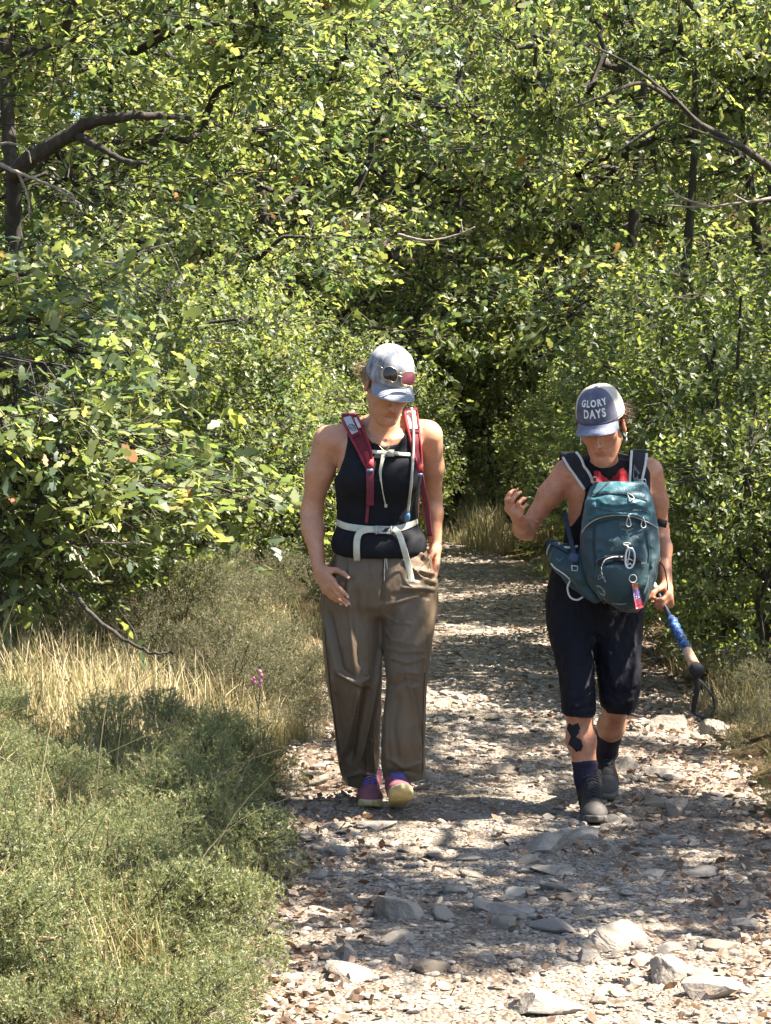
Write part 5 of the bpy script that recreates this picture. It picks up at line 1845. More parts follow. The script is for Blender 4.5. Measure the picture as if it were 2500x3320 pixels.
    mb.add(*tube_arrays(L2W(catmull(np.array([G(-.012, .001, .0), G(0, .003, .003), G(.012, .001, .0)]), 8)), .0013, 6))
    mb.build('bridge', gold, gl)

    # ---------------- red backpack worn on the back: straps, belt, hose in view
    allf = f.copy()
    sl_ = allf._sl(t.lo, t.lo + t.h * t.n, 0)
    # one field holding body and shirt, for straps to lie on
    XX, YY, ZZ = np.meshgrid(allf.ax[0][sl_[0]], allf.ax[1][sl_[1]], allf.ax[2][sl_[2]], indexing='ij')
    tt = t.sample(np.stack([XX.ravel(), YY.ravel(), ZZ.ravel()], -1)).reshape(XX.shape)
    allf.D[sl_] = np.minimum(allf.D[sl_], tt)
    ch = MB()
    pts = [(1180, 1365), (1200, 1408), (1226, 1440), (1249, 1462), (1272, 1430), (1290, 1395), (1300, 1370)]
    c = np.array([allf.on(u, v, Y0 - .1, .003) for u, v in catmull(np.array(pts, float), 40)])
    ch.add(*tube_arrays(relax_line(c, 2), .0013, 5))
    ch.build('necklace', gold, person)
    bag = empty('backpack', P(1240, 1560, Y0 + .2), 'red backpack with pale hip belt and drinking hose worn by person in brown trousers', 'backpack')
    red = cloth_mat('strap_red', (.22, .010, .018), (.34, .018, .028), 25, .6, 900, .3, .2)
    darkred = cloth_mat('strap_dark_red', (.10, .010, .018), (.16, .016, .026), 25, .7, 900, .3)
    mauve = cloth_mat('webbing_plum', (.13, .022, .040), (.18, .035, .055), 40, .7, 1200, .3)
    grey = cloth_mat('mesh_grey', (.34, .36, .38), (.55, .57, .58), 420, .8, 900, .6)
    white = cloth_mat('mesh_white', (.55, .55, .54), (.72, .72, .70), 420, .8, 900, .6)
    cream = cloth_mat('webbing_cream', (.46, .46, .36), (.58, .58, .47), 30, .7, 1500, .4)
    plastic = plain_mat('buckle_grey', (.42, .43, .42), .45)
    black = plain_mat('print_black', (.02, .02, .022), .6)
    Yg = Y0 - .1
    def st1(name, pts, w, mat_, off, th=.004, n=24, top=None):
        mb = MB(); r = strap(mb, allf, pts, Yg, w, off, th, n, top); mb.build(name, mat_, bag); return r
    # left strap in the picture; panels and piping are sewn on it (side > 0 is towards the right of the picture)
    Q3, N = st1('shoulder_strap', [(1134, 1352), (1152, 1394), (1176, 1444), (1192, 1490), (1199, 1524)], [.064, .062, .056, .045, .026], darkred, .008, .010, 40, (1405, Y0 - .015))
    sg = 1.0 if np.cross(nrm(Q3[11] - Q3[10]), N[10])[0] > 0 else -1.0
    Ll = [strap_layer('piping', bag, Q3, N, 0, 40, [-sg * .028, -sg * .027, -sg * .024, -sg * .018, -sg * .008], .008, .005, .006, red),
          strap_layer('piping', bag, Q3, N, 0, 40, [sg * .028, sg * .027, sg * .024, sg * .018, sg * .008], .008, .005, .006, red),
          strap_layer('piping', bag, Q3, N, 0, 16, [sg * .008, sg * .012], .005, .006, .004, red),
          strap_layer('piping', bag, Q3, N, 24, 40, [sg * .002, 0], [.016, .012], .006, .004, red)]
    _, pc, S, n_ = strap_layer('strap_mesh', bag, Q3, N, 0, 13, [-sg * .010, -sg * .006], [.030, .026], .0058, .003, grey)
    strap_layer('strap_mesh', bag, Q3, N, 2, 11, [sg * .017, sg * .018], [.010, .014], .0058, .003, white)
    strap_layer('strap_bar', bag, Q3, N, 12, 15, 0.0, .052, .0065, .003, darkred)
    st1('webbing', [(1199, 1520), (1200, 1580), (1200, 1640)], .028, mauve, .010, .003)
    st1('webbing', [(1192, 1600), (1192, 1650), (1188, 1696)], .012, mauve, .007, .003)
    # emblem: black outlined patch with letters
    pe = pc[8] + n_[8] * .0025
    ex, ey = S[8] * sg, nrm(pc[4] - pc[10])
    hexa = [(-.009, .015), (.003, .017), (.010, .004), (.009, -.016), (-.003, -.017), (-.010, -.004), (-.009, .015)]
    mb = MB(); mb.add(*tube_arrays(np.array([pe + ex * x + ey * y for x, y in hexa]), .0013, 5)); mb.build('emblem', black, bag)
    tv, tt2 = text_arrays('G', .022, 0, .0004)
    mb = MB(); mb.add(np.array([pe + ex * x * .8 + ey * y for x, y, _ in tv]), None, tt2); mb.build('emblem', black, bag)
    # right strap
    Q3, N = st1('shoulder_strap', [(1332, 1334), (1338, 1382), (1347, 1440), (1356, 1500), (1362, 1530)], [.052, .052, .046, .036, .024], darkred, .008, .010, 40, (1400, Y0 - .015))
    sg = 1.0 if np.cross(nrm(Q3[11] - Q3[10]), N[10])[0] > 0 else -1.0
    strap_layer('piping', bag, Q3, N, 0, 40, [-sg * .022, -sg * .021, -sg * .018, -sg * .013, -sg * .007], .008, .005, .006, red)
    strap_layer('piping', bag, Q3, N, 0, 40, [sg * .022, sg * .021, sg * .018, sg * .013, sg * .007], .008, .005, .006, red)
    strap_layer('strap_mesh', bag, Q3, N, 0, 13, 0.0, [.034, .032], .0058, .003, white)
    strap_layer('strap_bar', bag, Q3, N, 12, 15, 0.0, .044, .0065, .003, darkred)
    mb = MB()
    c = np.array([P(1363, 1525, Y0 - .06), P(1372, 1590, Y0 - .06), P(1384, 1650, Y0 - .03), P(1394, 1738, Y0 - .01)])
    mb.add(*ribbon_arrays(catmull(c, 20), (-.3, -1, 0), np.linspace(.020, .018, 20), .002)); mb.build('webbing', mauve, bag)
    # strap buckles at the lower ends
    for u, v in ((1199, 1506), (1360, 1520)):
        p = allf.on(u, v, Yg, .018)
        mb = MB(); mb.add(*box_arrays(p, (.014, 0, 0), (0, .004, 0), (0, .001, .018)))
        mb.build('buckle', red, bag)
        mb = MB(); mb.add(*box_arrays(p + np.array([0, -.003, -.022]), (.012, 0, 0), (0, .003, 0), (0, 0, .006)))
        mb.build('buckle', plain_mat('buckle_blue', (.10, .14, .25), .3), bag)
    # sternum strap with loose end
    st1('sternum_strap', [(1198, 1463), (1222, 1466), (1250, 1468), (1300, 1472), (1332, 1474)], .014, cream, .010, .003, 26)
    p = allf.on(1268, 1469, Yg, .016)
    mb = MB(); mb.add(*box_arrays(p, (.011, 0, 0), (0, .005, 0), (0, 0, .012))); mb.add(*box_arrays(p + np.array([.018, .002, -.001]), (.010, 0, 0), (0, .004, 0), (0, 0, .007)))
    mb.build('sternum_buckle', cream, bag)
    st1('sternum_strap', [(1244, 1470), (1238, 1500), (1233, 1530), (1236, 1565)], [.016, .012, .010, .006], cream, .012, .002, 20)
    mb = MB(); c = np.array([allf.on(u, v, Yg, .008) for u, v in catmull(np.array([(1236, 1563), (1242, 1600), (1251, 1640)], float), 14)])
    mb.add(*tube_arrays(c, .0022, 5)); mb.add(*box_arrays(c[-1], (.005, 0, 0), (0, .002, 0), (0, 0, .006))); mb.build('strap_end', cream, bag)
    # hip belt, buckle, tails
    st1('hip_belt', [(1092, 1694), (1120, 1706), (1170, 1714), (1240, 1718), (1290, 1714), (1330, 1702), (1354, 1690)], [.024, .025, .026, .026, .025, .022, .018], cream, .007, .003, 40)
    p = allf.on(1244, 1718, Yg, .016)
    mb = MB(); mb.add(*box_arrays(p, (.030, 0, -.001), (0, .005, 0), (0, 0, .014)))
    for s in (-1, 1):
        mb.add(*box_arrays(p + np.array([s * .026, -.005, 0]), (.003, 0, 0), (0, .003, 0), (0, 0, .0155)))
        mb.add(*box_arrays(p + np.array([.006, -.0055, s * .011]), (.022, 0, 0), (0, .002, 0), (0, 0, .002)))
    mb.build('buckle', plastic, bag)
    mb = MB(); mb.add(*box_arrays(p + np.array([.008, -.0062, 0]), (.008, 0, .0), (0, .0015, 0), (.006, 0, .0065))); mb.build('buckle_slot', black, bag)
    both = lambda u, v, off: min((allf.on(u, v, Yg, off), g.on(u, v, Yg, off)), key=lambda q: q[1])
    for pts, w in (([(1222, 1714), (1192, 1716), (1168, 1724), (1158, 1745), (1156, 1780), (1158, 1820)], .024), ([(1276, 1714), (1292, 1726), (1306, 1765), (1318, 1810), (1328, 1850), (1336, 1892)], .022)):
        c2 = catmull(np.array(pts, float), 26)
        c = np.array([both(u, v, .010) for u, v in c2])
        c[:, 1] -= .012 * np.sin(np.linspace(0, math.pi, 26))
        c = relax_line(c, 6)
        N = np.tile([0, -1.0, .1], (26, 1))
        N[:8] += np.linspace(1, 0, 8)[:, None] * np.array([0, .2, .5])
        mb = MB(); mb.add(*ribbon_arrays(c, N, w, .002)); mb.build('belt_tail', cream, bag)
    # hydration hose and bite valve
    hose_m = plain_mat('hose_grey', (.40, .38, .32), .35)
    c2 = catmull(np.array([(1334, 1322), (1340, 1370), (1341, 1420), (1340, 1470), (1336, 1540), (1330, 1600), (1322, 1664)], float), 40)
    c = np.array([allf.on(u, v, Yg, .020) for u, v in c2])
    c[:10] = [P(c2[i, 0], c2[i, 1], (Y0 - .03) * (1 - i / 10) + c[10][1] * i / 10) for i in range(10)]
    c = relax_line(c, 6)
    mb = MB(); mb.add(*tube_arrays(c, .0052, 8)); mb.build('drinking_hose', hose_m, bag)
    vm = plain_mat('valve_blue', (.10, .24, .42), .25)
    e = c[-1]; d = nrm(c[-1] - c[-4])
    mb = MB(); mb.add(*tube_arrays(np.array([e - d * .002, e + d * .008, e + d * .022, e + d * .034]), [.0065, .0105, .0105, .006], 10)); mb.build('bite_valve', vm, bag)
    # the pack itself on the back, and the strap tops going over the shoulders
    pf = Field((P(1100, 1500, 8.0)[0], 7.90, .95), (P(1390, 1500, 8.0)[0], 8.32, 1.46), .010)
    pf.stack(rows_px([(1360, 1160, 1330, .25, .05), (1420, 1130, 1355, .25, .09), (1550, 1125, 1362, .25, .11), (1690, 1130, 1358, .24, .10), (1760, 1150, 1340, .22, .07)], Y0), .03, power=3.0)
    V, Q = pf.mesh()
    MB().add(relax(V, Q, 2), Q).build('pack_body', red, bag)
    for u0, v0, w in ((1134, 1352, .060), (1332, 1334, .050)):
        a0 = P(u0, v0, Y0 - .015)
        c = np.array([a0 + np.array([0, .000, -.006]), a0 + np.array([0, .022, .007]), a0 + np.array([0, .06, .004]), a0 + np.array([0, .13, -.07])])
        mb = MB(); mb.add(*ribbon_arrays(catmull(c, 16), np.array([[0, -.8, .7]] * 5 + [[0, 0, 1]] * 6 + [[0, .6, .6]] * 5), w, .008)); mb.build('strap_top', darkred, bag)
    return person
# ------------------------------------------------------------------ the walker on the right: blue cap, pack on the chest, trekking pole
def build_right_walker():
    Y0 = 7.84
    base = np.array([P(1935, 2640, 7.75)[0], 7.8, 0.0])
    person = empty('person', base, 'person in black cropped trousers with teal pack on chest, right hand raised, holding trekking pole', 'person')
    C = P(1951, 1378, 7.60)
    M = head_frame(22, -17, 5)
    L2W = lambda q: C + np.asarray(q) @ M.T
    skin = skin_mat('skin_right', (.52, .27, .165), (.42, .20, .12), (.86, .62, .58), (.22, .16, .12))
    lo = P(1600, 2680, 7.6); hi = P(2230, 1230, 7.6)
    f = Field((lo[0] - .02, 7.05, -.02), (hi[0] + .05, 8.34, 1.60), .0044)
    f.stack(rows_px([(1500, 1880, 2075, -.10, .055), (1535, 1848, 2105, -.10, .080), (1600, 1842, 2112, -.09, .098), (1680, 1842, 2105, -.05, .098), (1760, 1838, 2095, -.02, .090), (1850, 1806, 2085, .0, .105), (1930, 1785, 2083, .01, .115), (2000, 1785, 2080, .01, .11)], Y0), .03)
    nb = P(1958, 1525, Y0 - .12)
    f.cone(nb, C + M @ np.array([0, -.03, -.05]), .046, .046, .03)
    sR, sL = P(1835, 1535, Y0 - .08), P(2108, 1530, Y0 - .06)
    f.cone(P(1955, 1490, Y0 - .08), sR + np.array([.01, 0, .008]), .036, .034, .035)
    f.cone(P(1962, 1490, Y0 - .08), sL + np.array([-.01, 0, .008]), .036, .034, .035)
    add_head(f, C, M, .004, .92)
    # right arm: elbow out to the side, forearm coming up and towards the camera
    eR, wR = P(1706, 1718, Y0 - .06), P(1688, 1690, Y0 - .27)
    f.chain([sR, sR * .6 + eR * .4 + np.array([0, 0, .006]), eR], [.048, .039, .031], .03)
    f.chain([eR, eR * .65 + wR * .35 + np.array([-.002, 0, -.004]), wR], [.033, .035, .0235], .025)
    f.cone(eR + np.array([0, .01, -.008]), eR + np.array([-.004, .006, -.014]), .022, .018, .02)
    tipsR, _ = add_hand(f, wR, P(1661, 1655, Y0 - .345) - wR, np.array([.60, .30, .70]), np.array([-.4, -.5, 1.0]),
                        [(.55, .80, .50), (.75, .95, .55), (.90, 1.05, .6), (1.0, 1.1, .6)], .14, [(.50, .50, .50), (.65, .10, .6), (.55, -.1, .75)], .94)
    # left arm hanging, hand closed round the pole
    eL, wL = P(2140, 1725, Y0 - .0), P(2160, 1902, Y0 - .14)
    f.chain([sL, sL * .5 + eL * .5 + np.array([.006, 0, 0]), eL], [.046, .038, .030], .03)
    f.chain([eL, eL * .7 + wL * .3 + np.array([.002, 0, 0]), wL], [.030, .032, .022], .025)
    poleA, poleB = P(2112, 1880, Y0 - .14), P(2256, 2166, Y0 - .46)
    pd = nrm(poleB - poleA)
    grip = P(2171, 1972, Y0 - .245)
    # knuckles to the camera and the right, fingers wrap round the pole
    hd = nrm(grip - wL)
    tipsL, _ = add_hand(f, wL, hd + np.array([.06, -.1, 0]), np.array([-.8, .25, -.1]), np.array([-.3, -1, -.1]),
                        [(.75, 1.25, .8), (.8, 1.3, .8), (.85, 1.3, .8), (.9, 1.3, .8)], .0, [(.6, .3, .45), (.65, .1, .7), (.6, -.2, .75)], .95)
    # legs
    hipR, hipL = P(1850, 2000, Y0 + .02), P(2005, 2000, Y0)
    kR, kL = P(1876, 2290, Y0 - .13), P(2000, 2278, Y0 - .06)
    aR, aL = P(1911, 2580, Y0 - .16), P(1950, 2490, 8.18)
    f.chain([hipR, kR], [.072, .052], .03)
    f.chain([kR, kR * .62 + aR * .38 + np.array([-.004, .012, 0]), aR], [.048, .049, .034], .03)
    f.chain([hipL, kL], [.072, .050], .03)
    f.chain([kL, kL * .65 + aL * .35, aL], [.046, .047, .034], .03)
    V, Q = f.mesh()
    V = relax(V, Q, 1, .4)
    V = sculpt(V, Q, [([(1842, 1545), (1870, 1580), (1885, 1640)], 8, -.004), ([(1800, 1560), (1770, 1620), (1745, 1660)], 9, .003), ([(1835, 1590), (1812, 1650), (1800, 1700)], 7, -.004),
                      ([(1722, 1690), (1770, 1680)], 4, -.003), ([(1722, 1700), (1765, 1705)], 4, -.003), ([(1725, 1712), (1760, 1725)], 4, -.002), ([(1880, 2360), (1905, 2450)], 10, .004),
                      ([(1903, 1490), (1925, 1470)], 4, -.002), ([(1985, 1485), (1965, 1465)], 4, -.002), ([(2120, 1590), (2135, 1680)], 8, .003), ([(2160, 1930), (2168, 1900)], 4, .002)])
    N = vnormals(V, Q)
    V = V + N * (fbm(V * np.array([60, 60, 30]), 3, 31) * .0011)[:, None]
    MB().add(V, Q, None, head_tint(V, C, M)).build('body', skin, person)
    nm = plain_mat('nail_right', (.55, .33, .26), .35)
    for p, d, nn in tipsL[:4]:
        nv, nt_ = ico(1)
        fr = frames(np.array([d]), np.array([-nn]))[0]
        MB().add((nv * np.array([.0046, .006, .002])) @ fr.T + p - nn * .0056 + d * .003, None, nt_).build('fingernail', nm, person)

    # ---------------- black sleeveless top
    tank_m = cloth_mat('top_black_right', (.004, .004, .006), (.008, .008, .011), 30, .85, 700, .3, .0)
    t = Field((lo[0] + .1, 7.5, .75), (hi[0], 8.15, 1.50), .006)
    t.stack(rows_px([(1490, 1882, 2080, -.10, .062), (1535, 1842, 2110, -.10, .088), (1600, 1838, 2116, -.09, .104), (1680, 1836, 2110, -.05, .104), (1760, 1826, 2100, -.02, .100), (1850, 1796, 2092, .0, .116), (1905, 1782, 2088, .0, .124)], Y0), .02)
    t.cone(P(1955, 1496, Y0 - .08), sR + np.array([.01, 0, .004]), .040, .037, .03)
    t.cone(P(1962, 1496, Y0 - .08), sL + np.array([-.01, 0, .004]), .040, .037, .03)
    t.cone(nb + np.array([0, 0, -.01]), nb + np.array([0, .02, .025]), .058, .055, .03)
    clip2d(t, [(1862, 1470), (2085, 1465), (2098, 1530), (2095, 1600), (2125, 1680), (2120, 1915), (1770, 1915), (1790, 1750), (1822, 1712), (1850, 1700), (1872, 1660), (1884, 1590), (1876, 1530)], Y0)
    V, Q = t.mesh()
    V = relax(V, Q, 2)
    MB().add(V, Q).build('tank_top', tank_m, person)

    # ---------------- black cropped trousers, hems rolled below the knee
    pm = cloth_mat('trousers_black', (.006, .006, .010), (.012, .012, .019), 9, .8, 800, .35, .0, (1, 1, .4), .2, .9)
    g = Field((lo[0] + .1, 7.4, .36), (hi[0], 8.3, .98), .0062)
    g.stack(rows_px([(1845, 1790, 2085, 0, .112), (1900, 1774, 2086, 0, .122), (1960, 1772, 2085, 0, .126), (2030, 1776, 2083, 0, .120), (2070, 1790, 2076, 0, .09)], Y0), .03)
    g.stack(rows_px([(1940, 1774, 1932, 0, .11), (2050, 1780, 1927, -.04, .110), (2150, 1800, 1925, -.08, .104), (2230, 1816, 1929, -.11, .100), (2290, 1817, 1932, -.12, .098), (2325, 1822, 1928, -.115, .092), (2345, 1832, 1922, -.11, .085)], Y0), .025)
    g.stack(rows_px([(1940, 1924, 2084, 0, .11), (2050, 1930, 2082, -.02, .110), (2150, 1933, 2081, -.05, .106), (2230, 1940, 2078, -.06, .104), (2280, 1944, 2066, -.05, .104), (2315, 1962, 2052, -.02, .098), (2345, 1990, 2040, .01, .07)], Y0), .025)
    V, Q = g.mesh()
    V = relax(V, Q, 2)
    st = [([(1925, 2065), (1900, 2110), (1870, 2160)], 9, .010), ([(1926, 2095), (1905, 2140), (1880, 2185)], 8, -.008), ([(1922, 2060), (1918, 2140), (1922, 2230)], 8, .006),
          ([(1840, 2120), (1850, 2220), (1860, 2300)], 12, .007), ([(1825, 2240), (1870, 2262), (1925, 2245)], 8, .007), ([(1822, 2290), (1870, 2302), (1928, 2285)], 7, -.008), ([(1825, 2325), (1870, 2335), (1925, 2320)], 7, .009),
          ([(1900, 2180), (1908, 2260)], 8, -.007), ([(1955, 2250), (2000, 2290), (2060, 2262)], 8, .008), ([(1965, 2225), (2010, 2255), (2070, 2230)], 8, -.007), ([(2060, 2080), (2050, 2180), (2045, 2260)], 7, .009), ([(2072, 2100), (2066, 2220)], 6, -.008),
          ([(1975, 2100), (1985, 2200), (2000, 2260)], 12, .006), ([(1950, 2130), (1965, 2200)], 8, -.006), ([(1965, 2318), (2005, 2332), (2048, 2312)], 7, .008)]
    V = sculpt(V, Q, [(l, w_ * .75, h_) for l, w_, h_ in st])
    N = vnormals(V, Q)
    V = V + N * (fbm(V * np.array([18, 18, 8]), 3, 41) * .005 - np.abs(fbm(V * np.array([26, 26, 16]), 3, 42)) * .009)[:, None]
    MB().add(V, Q).build('trousers', pm, person)

    # ---------------- socks, tape, boots
    sock_m = cloth_mat('sock_navy', (.012, .010, .022), (.022, .019, .036), 60, .9, 500, .5)
    tape_m = cloth_mat('tape_black', (.010, .010, .012), (.016, .016, .018), 60, .8)
    for k_, a_, t0 in ((kR, aR, .60), (kL, aL, .38)):
        sf = Field(np.minimum(k_, a_) - .09, np.maximum(k_, a_) + .09, .0055)
        p0 = k_ * (1 - t0) + a_ * t0
        c0 = k_ * .62 + a_ * .38 + np.array([-.004, .012, 0]) if k_ is kR else k_ * .65 + a_ * .35
        r0 = .050 if t0 > .5 else .052
        mid = c0 * (1 - (t0 - .37) / .63) + a_ * (t0 - .37) / .63
        sf.chain([mid, mid * .5 + a_ * .5, a_ + np.array([0, 0, -.02])], [r0 - .004 if t0 > .5 else r0, .043, .040], .02)
        sf.half(mid, mid - a_)
        V, Q = sf.mesh()
        V = relax(V, Q, 1)
        V = V + vnormals(V, Q) * (.0016 * np.sin(V[:, 2] * 240) * np.clip((V[:, 2] - mid[2] + .035) / .03, 0, 1))[:, None]
        MB().add(V, Q).build('sock', sock_m, person)
    for pts, w in (([(1846, 2378), (1862, 2366), (1880, 2358)], .034), ([(1842, 2352), (1856, 2368), (1872, 2382)], .030), ([(1848, 2398), (1868, 2410), (1890, 2420)], .040), ([(1862, 2430), (1876, 2418), (1888, 2404)], .026)):
        mb = MB(); strap(mb, f, pts, Y0 - .15, w, .0022, .002, 12); mb.build('knee_tape', tape_m, person)
    up, so = shoe_fields(True)
    bm = cloth_mat('boot_dark', (.014, .013, .014), (.032, .029, .028), 40, .75, 500, .6)
    som = plain_mat('boot_sole', (.10, .09, .075), .85, 0, .35, 30)
    toem = cloth_mat('boot_toe_grey', (.060, .054, .048), (.10, .09, .08), 40, .8)
    lm = cloth_mat('lace_black', (.012, .012, .014), (.05, .05, .055), 90)
    for heel, toe_dir, upv, s_ in ((np.array([P(1900, 2600, 7.80)[0], 7.735, .004]), (.02, -1, -.0), (0.03, 0, 1), 1.0), (np.array([P(1946, 2560, 8.24)[0], 8.20, .135]), (.0, -.80, -.46), (0, -.46, .9), 1.0)):
        R = frame_dir(np.array(toe_dir), np.array(upv))
        TW = lambda q: np.asarray(q) @ R.T * s_ + heel
        sh = empty('boot', heel - base)
        sh.parent = person
        MB().add(TW(up[0] * np.array([1, 1, 1.06])), up[1]).build('upper', bm, sh)
        MB().add(TW(so[0]), so[1]).build('sole', som, sh)
        tf = up[0] * np.array([1.012, 1, 1.06]) + np.array([0, .003, .001])
        keep = (up[0][up[1]][:, :, 1].min(1) > .205) & (up[0][up[1]][:, :, 2].max(1) < .075)
        MB().add(TW(tf), up[1][keep]).build('toe_cap', toem, sh)
        mb = MB()
        for y in np.linspace(.082, .168, 7):
            z = np.interp(y, [.075, .12, .16, .18], [.150, .122, .098, .088])
            for s in (-1, 1):
                c = np.array([(-s * .024, y - .007, z - .007), (0, y, z + .003), (s * .026, y + .007, z - .010)])
                mb.add(*tube_arrays(TW(catmull(c, 7)), .0022, 5))
        for s in (-1, 1):
            c = np.array([(0, .078, .154), (s * .020, .080, .168), (s * .038, .092, .142), (s * .012, .09, .15)])
            mb.add(*tube_arrays(TW(catmull(c, 14)), .002, 5))
        mb.build('laces', lm, sh)

    # ---------------- cap with lettering, hair, earrings
    navy = cloth_mat('cap_faded_navy', (.045, .050, .085), (.15, .155, .21), 17, .9, 800, .35, .15, None, .2, 0, 8)
    brim_m = cloth_mat('brim_faded_navy', (.085, .10, .16), (.20, .22, .29), 20, .9, 800, .35, .15)
    meshm = cloth_mat('cap_mesh_cream', (.40, .36, .28), (.62, .58, .48), 300, .8, 500, .8)
    seam = cloth_mat('cap_seam_navy', (.05, .055, .09), (.09, .10, .14), 60)
    stit = cloth_mat('cap_stitch_pale', (.30, .30, .36), (.42, .42, .48), 60)
    cap = cap_parts(person, L2W, dict(crown=navy, brim=brim_m, mesh=meshm, seam=seam, stitch=stit), .70, split=math.radians(60), curve=.028, droop=.006, half=58)
    letter_m = cloth_mat('lettering_white', (.62, .62, .60), (.78, .78, .75), 60, .8)
    for body, zc, width in (('GLORY', .44, 1.0), ('DAYS', .215, .92)):
        tv, tt = text_arrays(body, .030, 0, .0010, 1.22)
        # letters spaced out and wrapped round the front of the crown
        th = math.pi / 2 - (tv[:, 0] * 1.02 + .003) / .088
        ph = zc + tv[:, 1] * 1.15 / .150
        out = crown_point(th, ph, .70)
        ctr = np.array([0, -.01, .04])
        out = out + nrm(out - ctr) * .0022
        MB().add(L2W(out), None, tt).build('lettering', letter_m, cap)
    m, nt, bs, _ = mat_new('hair_brown')
    r = ramp(nt, [(0, (.05, .028, .016)), (.5, (.12, .07, .04)), (1, (.26, .17, .10))], attr(nt))
    nt.links.new(r.outputs[0], bs.inputs['Base Color'])
    bs.inputs['Roughness'].default_value = .4
    mb = MB()
    rng = np.random.default_rng(8)
    hv, ht = ico(3)
    sv = hv * np.array([.079, .082, .062]) + np.array([0, -.040, .012])
    sv = sv + hv * (fbm(hv * np.array([14, 14, 3]), 3, 4) * .004)[:, None]
    mb.add(L2W(sv), None, ht, .2)
    n = 900
    th = rng.uniform(math.pi * .90, math.pi * 2.10, n)
    roots = crown_point(th, rng.uniform(0, .04, n)) * np.array([.94, .95, 1]) + np.array([0, 0, -.004])
    dirs = np.stack([np.cos(th) * .2, -.8 + .3 * np.sin(th), -rng.uniform(.1, .6, n)], -1)
    hair_strands(mb, L2W(roots), dirs @ M.T, .048, 6, .0010, 14, .5, .22)
    n = 90
    roots = np.stack([rng.normal(.082, .005, n), rng.normal(-.045, .020, n), rng.normal(.020, .018, n)], -1)
    hair_strands(mb, L2W(roots), np.stack([rng.uniform(.1, .8, n), -rng.uniform(.0, .9, n), rng.normal(-.1, .35, n)], -1) @ M.T, .042, 7, .0009, 16, .4, .4)
    mb.build('hair', m, person)
    silver = plain_mat('silver', (.7, .7, .7), .25, 1.0, .1)
    for s in (-1, 1):
        mb = MB()
        p = L2W(np.array([s * .082, -.002, -.040]))
        iv, it = ico(1)
        mb.add(iv * .0038 + p, None, it)
        a = np.linspace(0, 2 * math.pi, 17)
        mb.add(*tube_arrays(p + np.stack([.002 * np.cos(a), .007 * np.cos(a), -.010 + .008 * np.sin(a)], -1), .0012, 4, False))
        mb.add(iv * np.array([.004, .004, .006]) + p + np.array([0, 0, -.024]), None, it)
        mb.build('earring', silver, person)

    # ---------------- teal pack worn on the chest
    bag = empty('backpack', P(2010, 1780, Y0 - .25), 'teal backpack worn back to front on the chest of person with trekking pole', 'backpack')
    teal = cloth_mat('pack_teal', (.012, .070, .092), (.026, .110, .135), 14, .48, 700, .3, .1, None, .5, .5)
    tealD = cloth_mat('pack_teal_dark', (.006, .032, .042), (.014, .054, .066), 14, .55, 700, .3, .1, None, .5, .4)
    strapb = cloth_mat('pack_strap_black', (.012, .013, .016), (.024, .026, .030), 60, .85, 500, .5)
    pale = cloth_mat('piping_pale', (.50, .51, .48), (.62, .63, .60), 60, .7)
    greyp = plain_mat('pull_grey', (.45, .46, .45), .5)
    blackm = plain_mat('pocket_black', (.01, .01, .012), .8)
    steel = plain_mat('clip_silver', (.60, .61, .62), .30, .3)
    Yp = Y0 - .235            # middle of the pack
    pk = Field((P(1860, 1700, Yp)[0], Y0 - .42, .72), (P(2160, 1700, Yp)[0], Y0 - .02, 1.36), .0048)
    pk.stack(rows_px([(1560, 1935, 2082, .02, .055), (1572, 1918, 2100, .02, .072), (1600, 1906, 2112, .015, .088), (1660, 1892, 2126, .01, .102), (1740, 1880, 2137, .0, .112), (1800, 1882, 2138, -.005, .120), (1860, 1890, 2130, -.005, .124),
                      (1900, 1908, 2118, -.005, .120), (1940, 1944, 2102, -.0, .108), (1965, 1985, 2084, .01, .09), (1984, 2022, 2062, .02, .05)], Yp), .02, power=2.7)
    # the lid bulges over the panel below it
    pk.ell(P(2005, 1635, Yp - .055), (.112, .060, .055), None, .04)
    V, Q = pk.mesh()
    V = relax(V, Q, 2)
    V = sculpt(V, Q, [([(1900, 1690), (1935, 1672), (1985, 1663), (2050, 1667), (2110, 1690)], 7, .009), ([(1890, 1722), (1935, 1690), (1985, 1678), (2050, 1682), (2118, 1708)], 7, -.010),
                      ([(1915, 1610), (1960, 1598), (2030, 1604), (2100, 1622)], 6, -.007), ([(1908, 1650), (1945, 1632), (2000, 1640), (2050, 1628), (2100, 1650)], 7, .005), ([(1930, 1618), (1950, 1650)], 7, -.006),
                      ([(1960, 1640), (1990, 1618)], 5, .004), ([(2040, 1640), (2080, 1620)], 5, .004), ([(1925, 1700), (1920, 1780), (1932, 1880)], 7, -.008), ([(1938, 1700), (1932, 1780), (1945, 1880)], 6, .005),
                      ([(1930, 1790), (1985, 1800), (2040, 1796)], 6, -.004), ([(1940, 1830), (2000, 1812), (2060, 1826), (2105, 1840)], 6, .006), ([(1938, 1842), (2000, 1824), (2060, 1840)], 6, -.006),
                      ([(2090, 1720), (2105, 1790), (2100, 1870)], 7, -.007), ([(2118, 1830), (2096, 1880), (2080, 1930)], 6, .008), ([(2108, 1835), (2084, 1890)], 6, -.008), ([(1960, 1760), (2010, 1745)], 8, .003), ([(2040, 1770), (2070, 1740)], 8, .003)])
    V = V + vnormals(V, Q) * (fbm(V * 22, 4, 51) * .003 - np.abs(fbm(V * np.array([16, 16, 24]), 3, 52)) * .008)[:, None]
    up_, vp_ = to_px(V)
    qv = vp_[Q].mean(1); qu = up_[Q].mean(1)
    arch = np.interp(qu, [1878, 1900, 1935, 1985, 2050, 2110, 2140], [1735, 1706, 1682, 1671, 1674, 1698, 1716])
    low = qv > arch
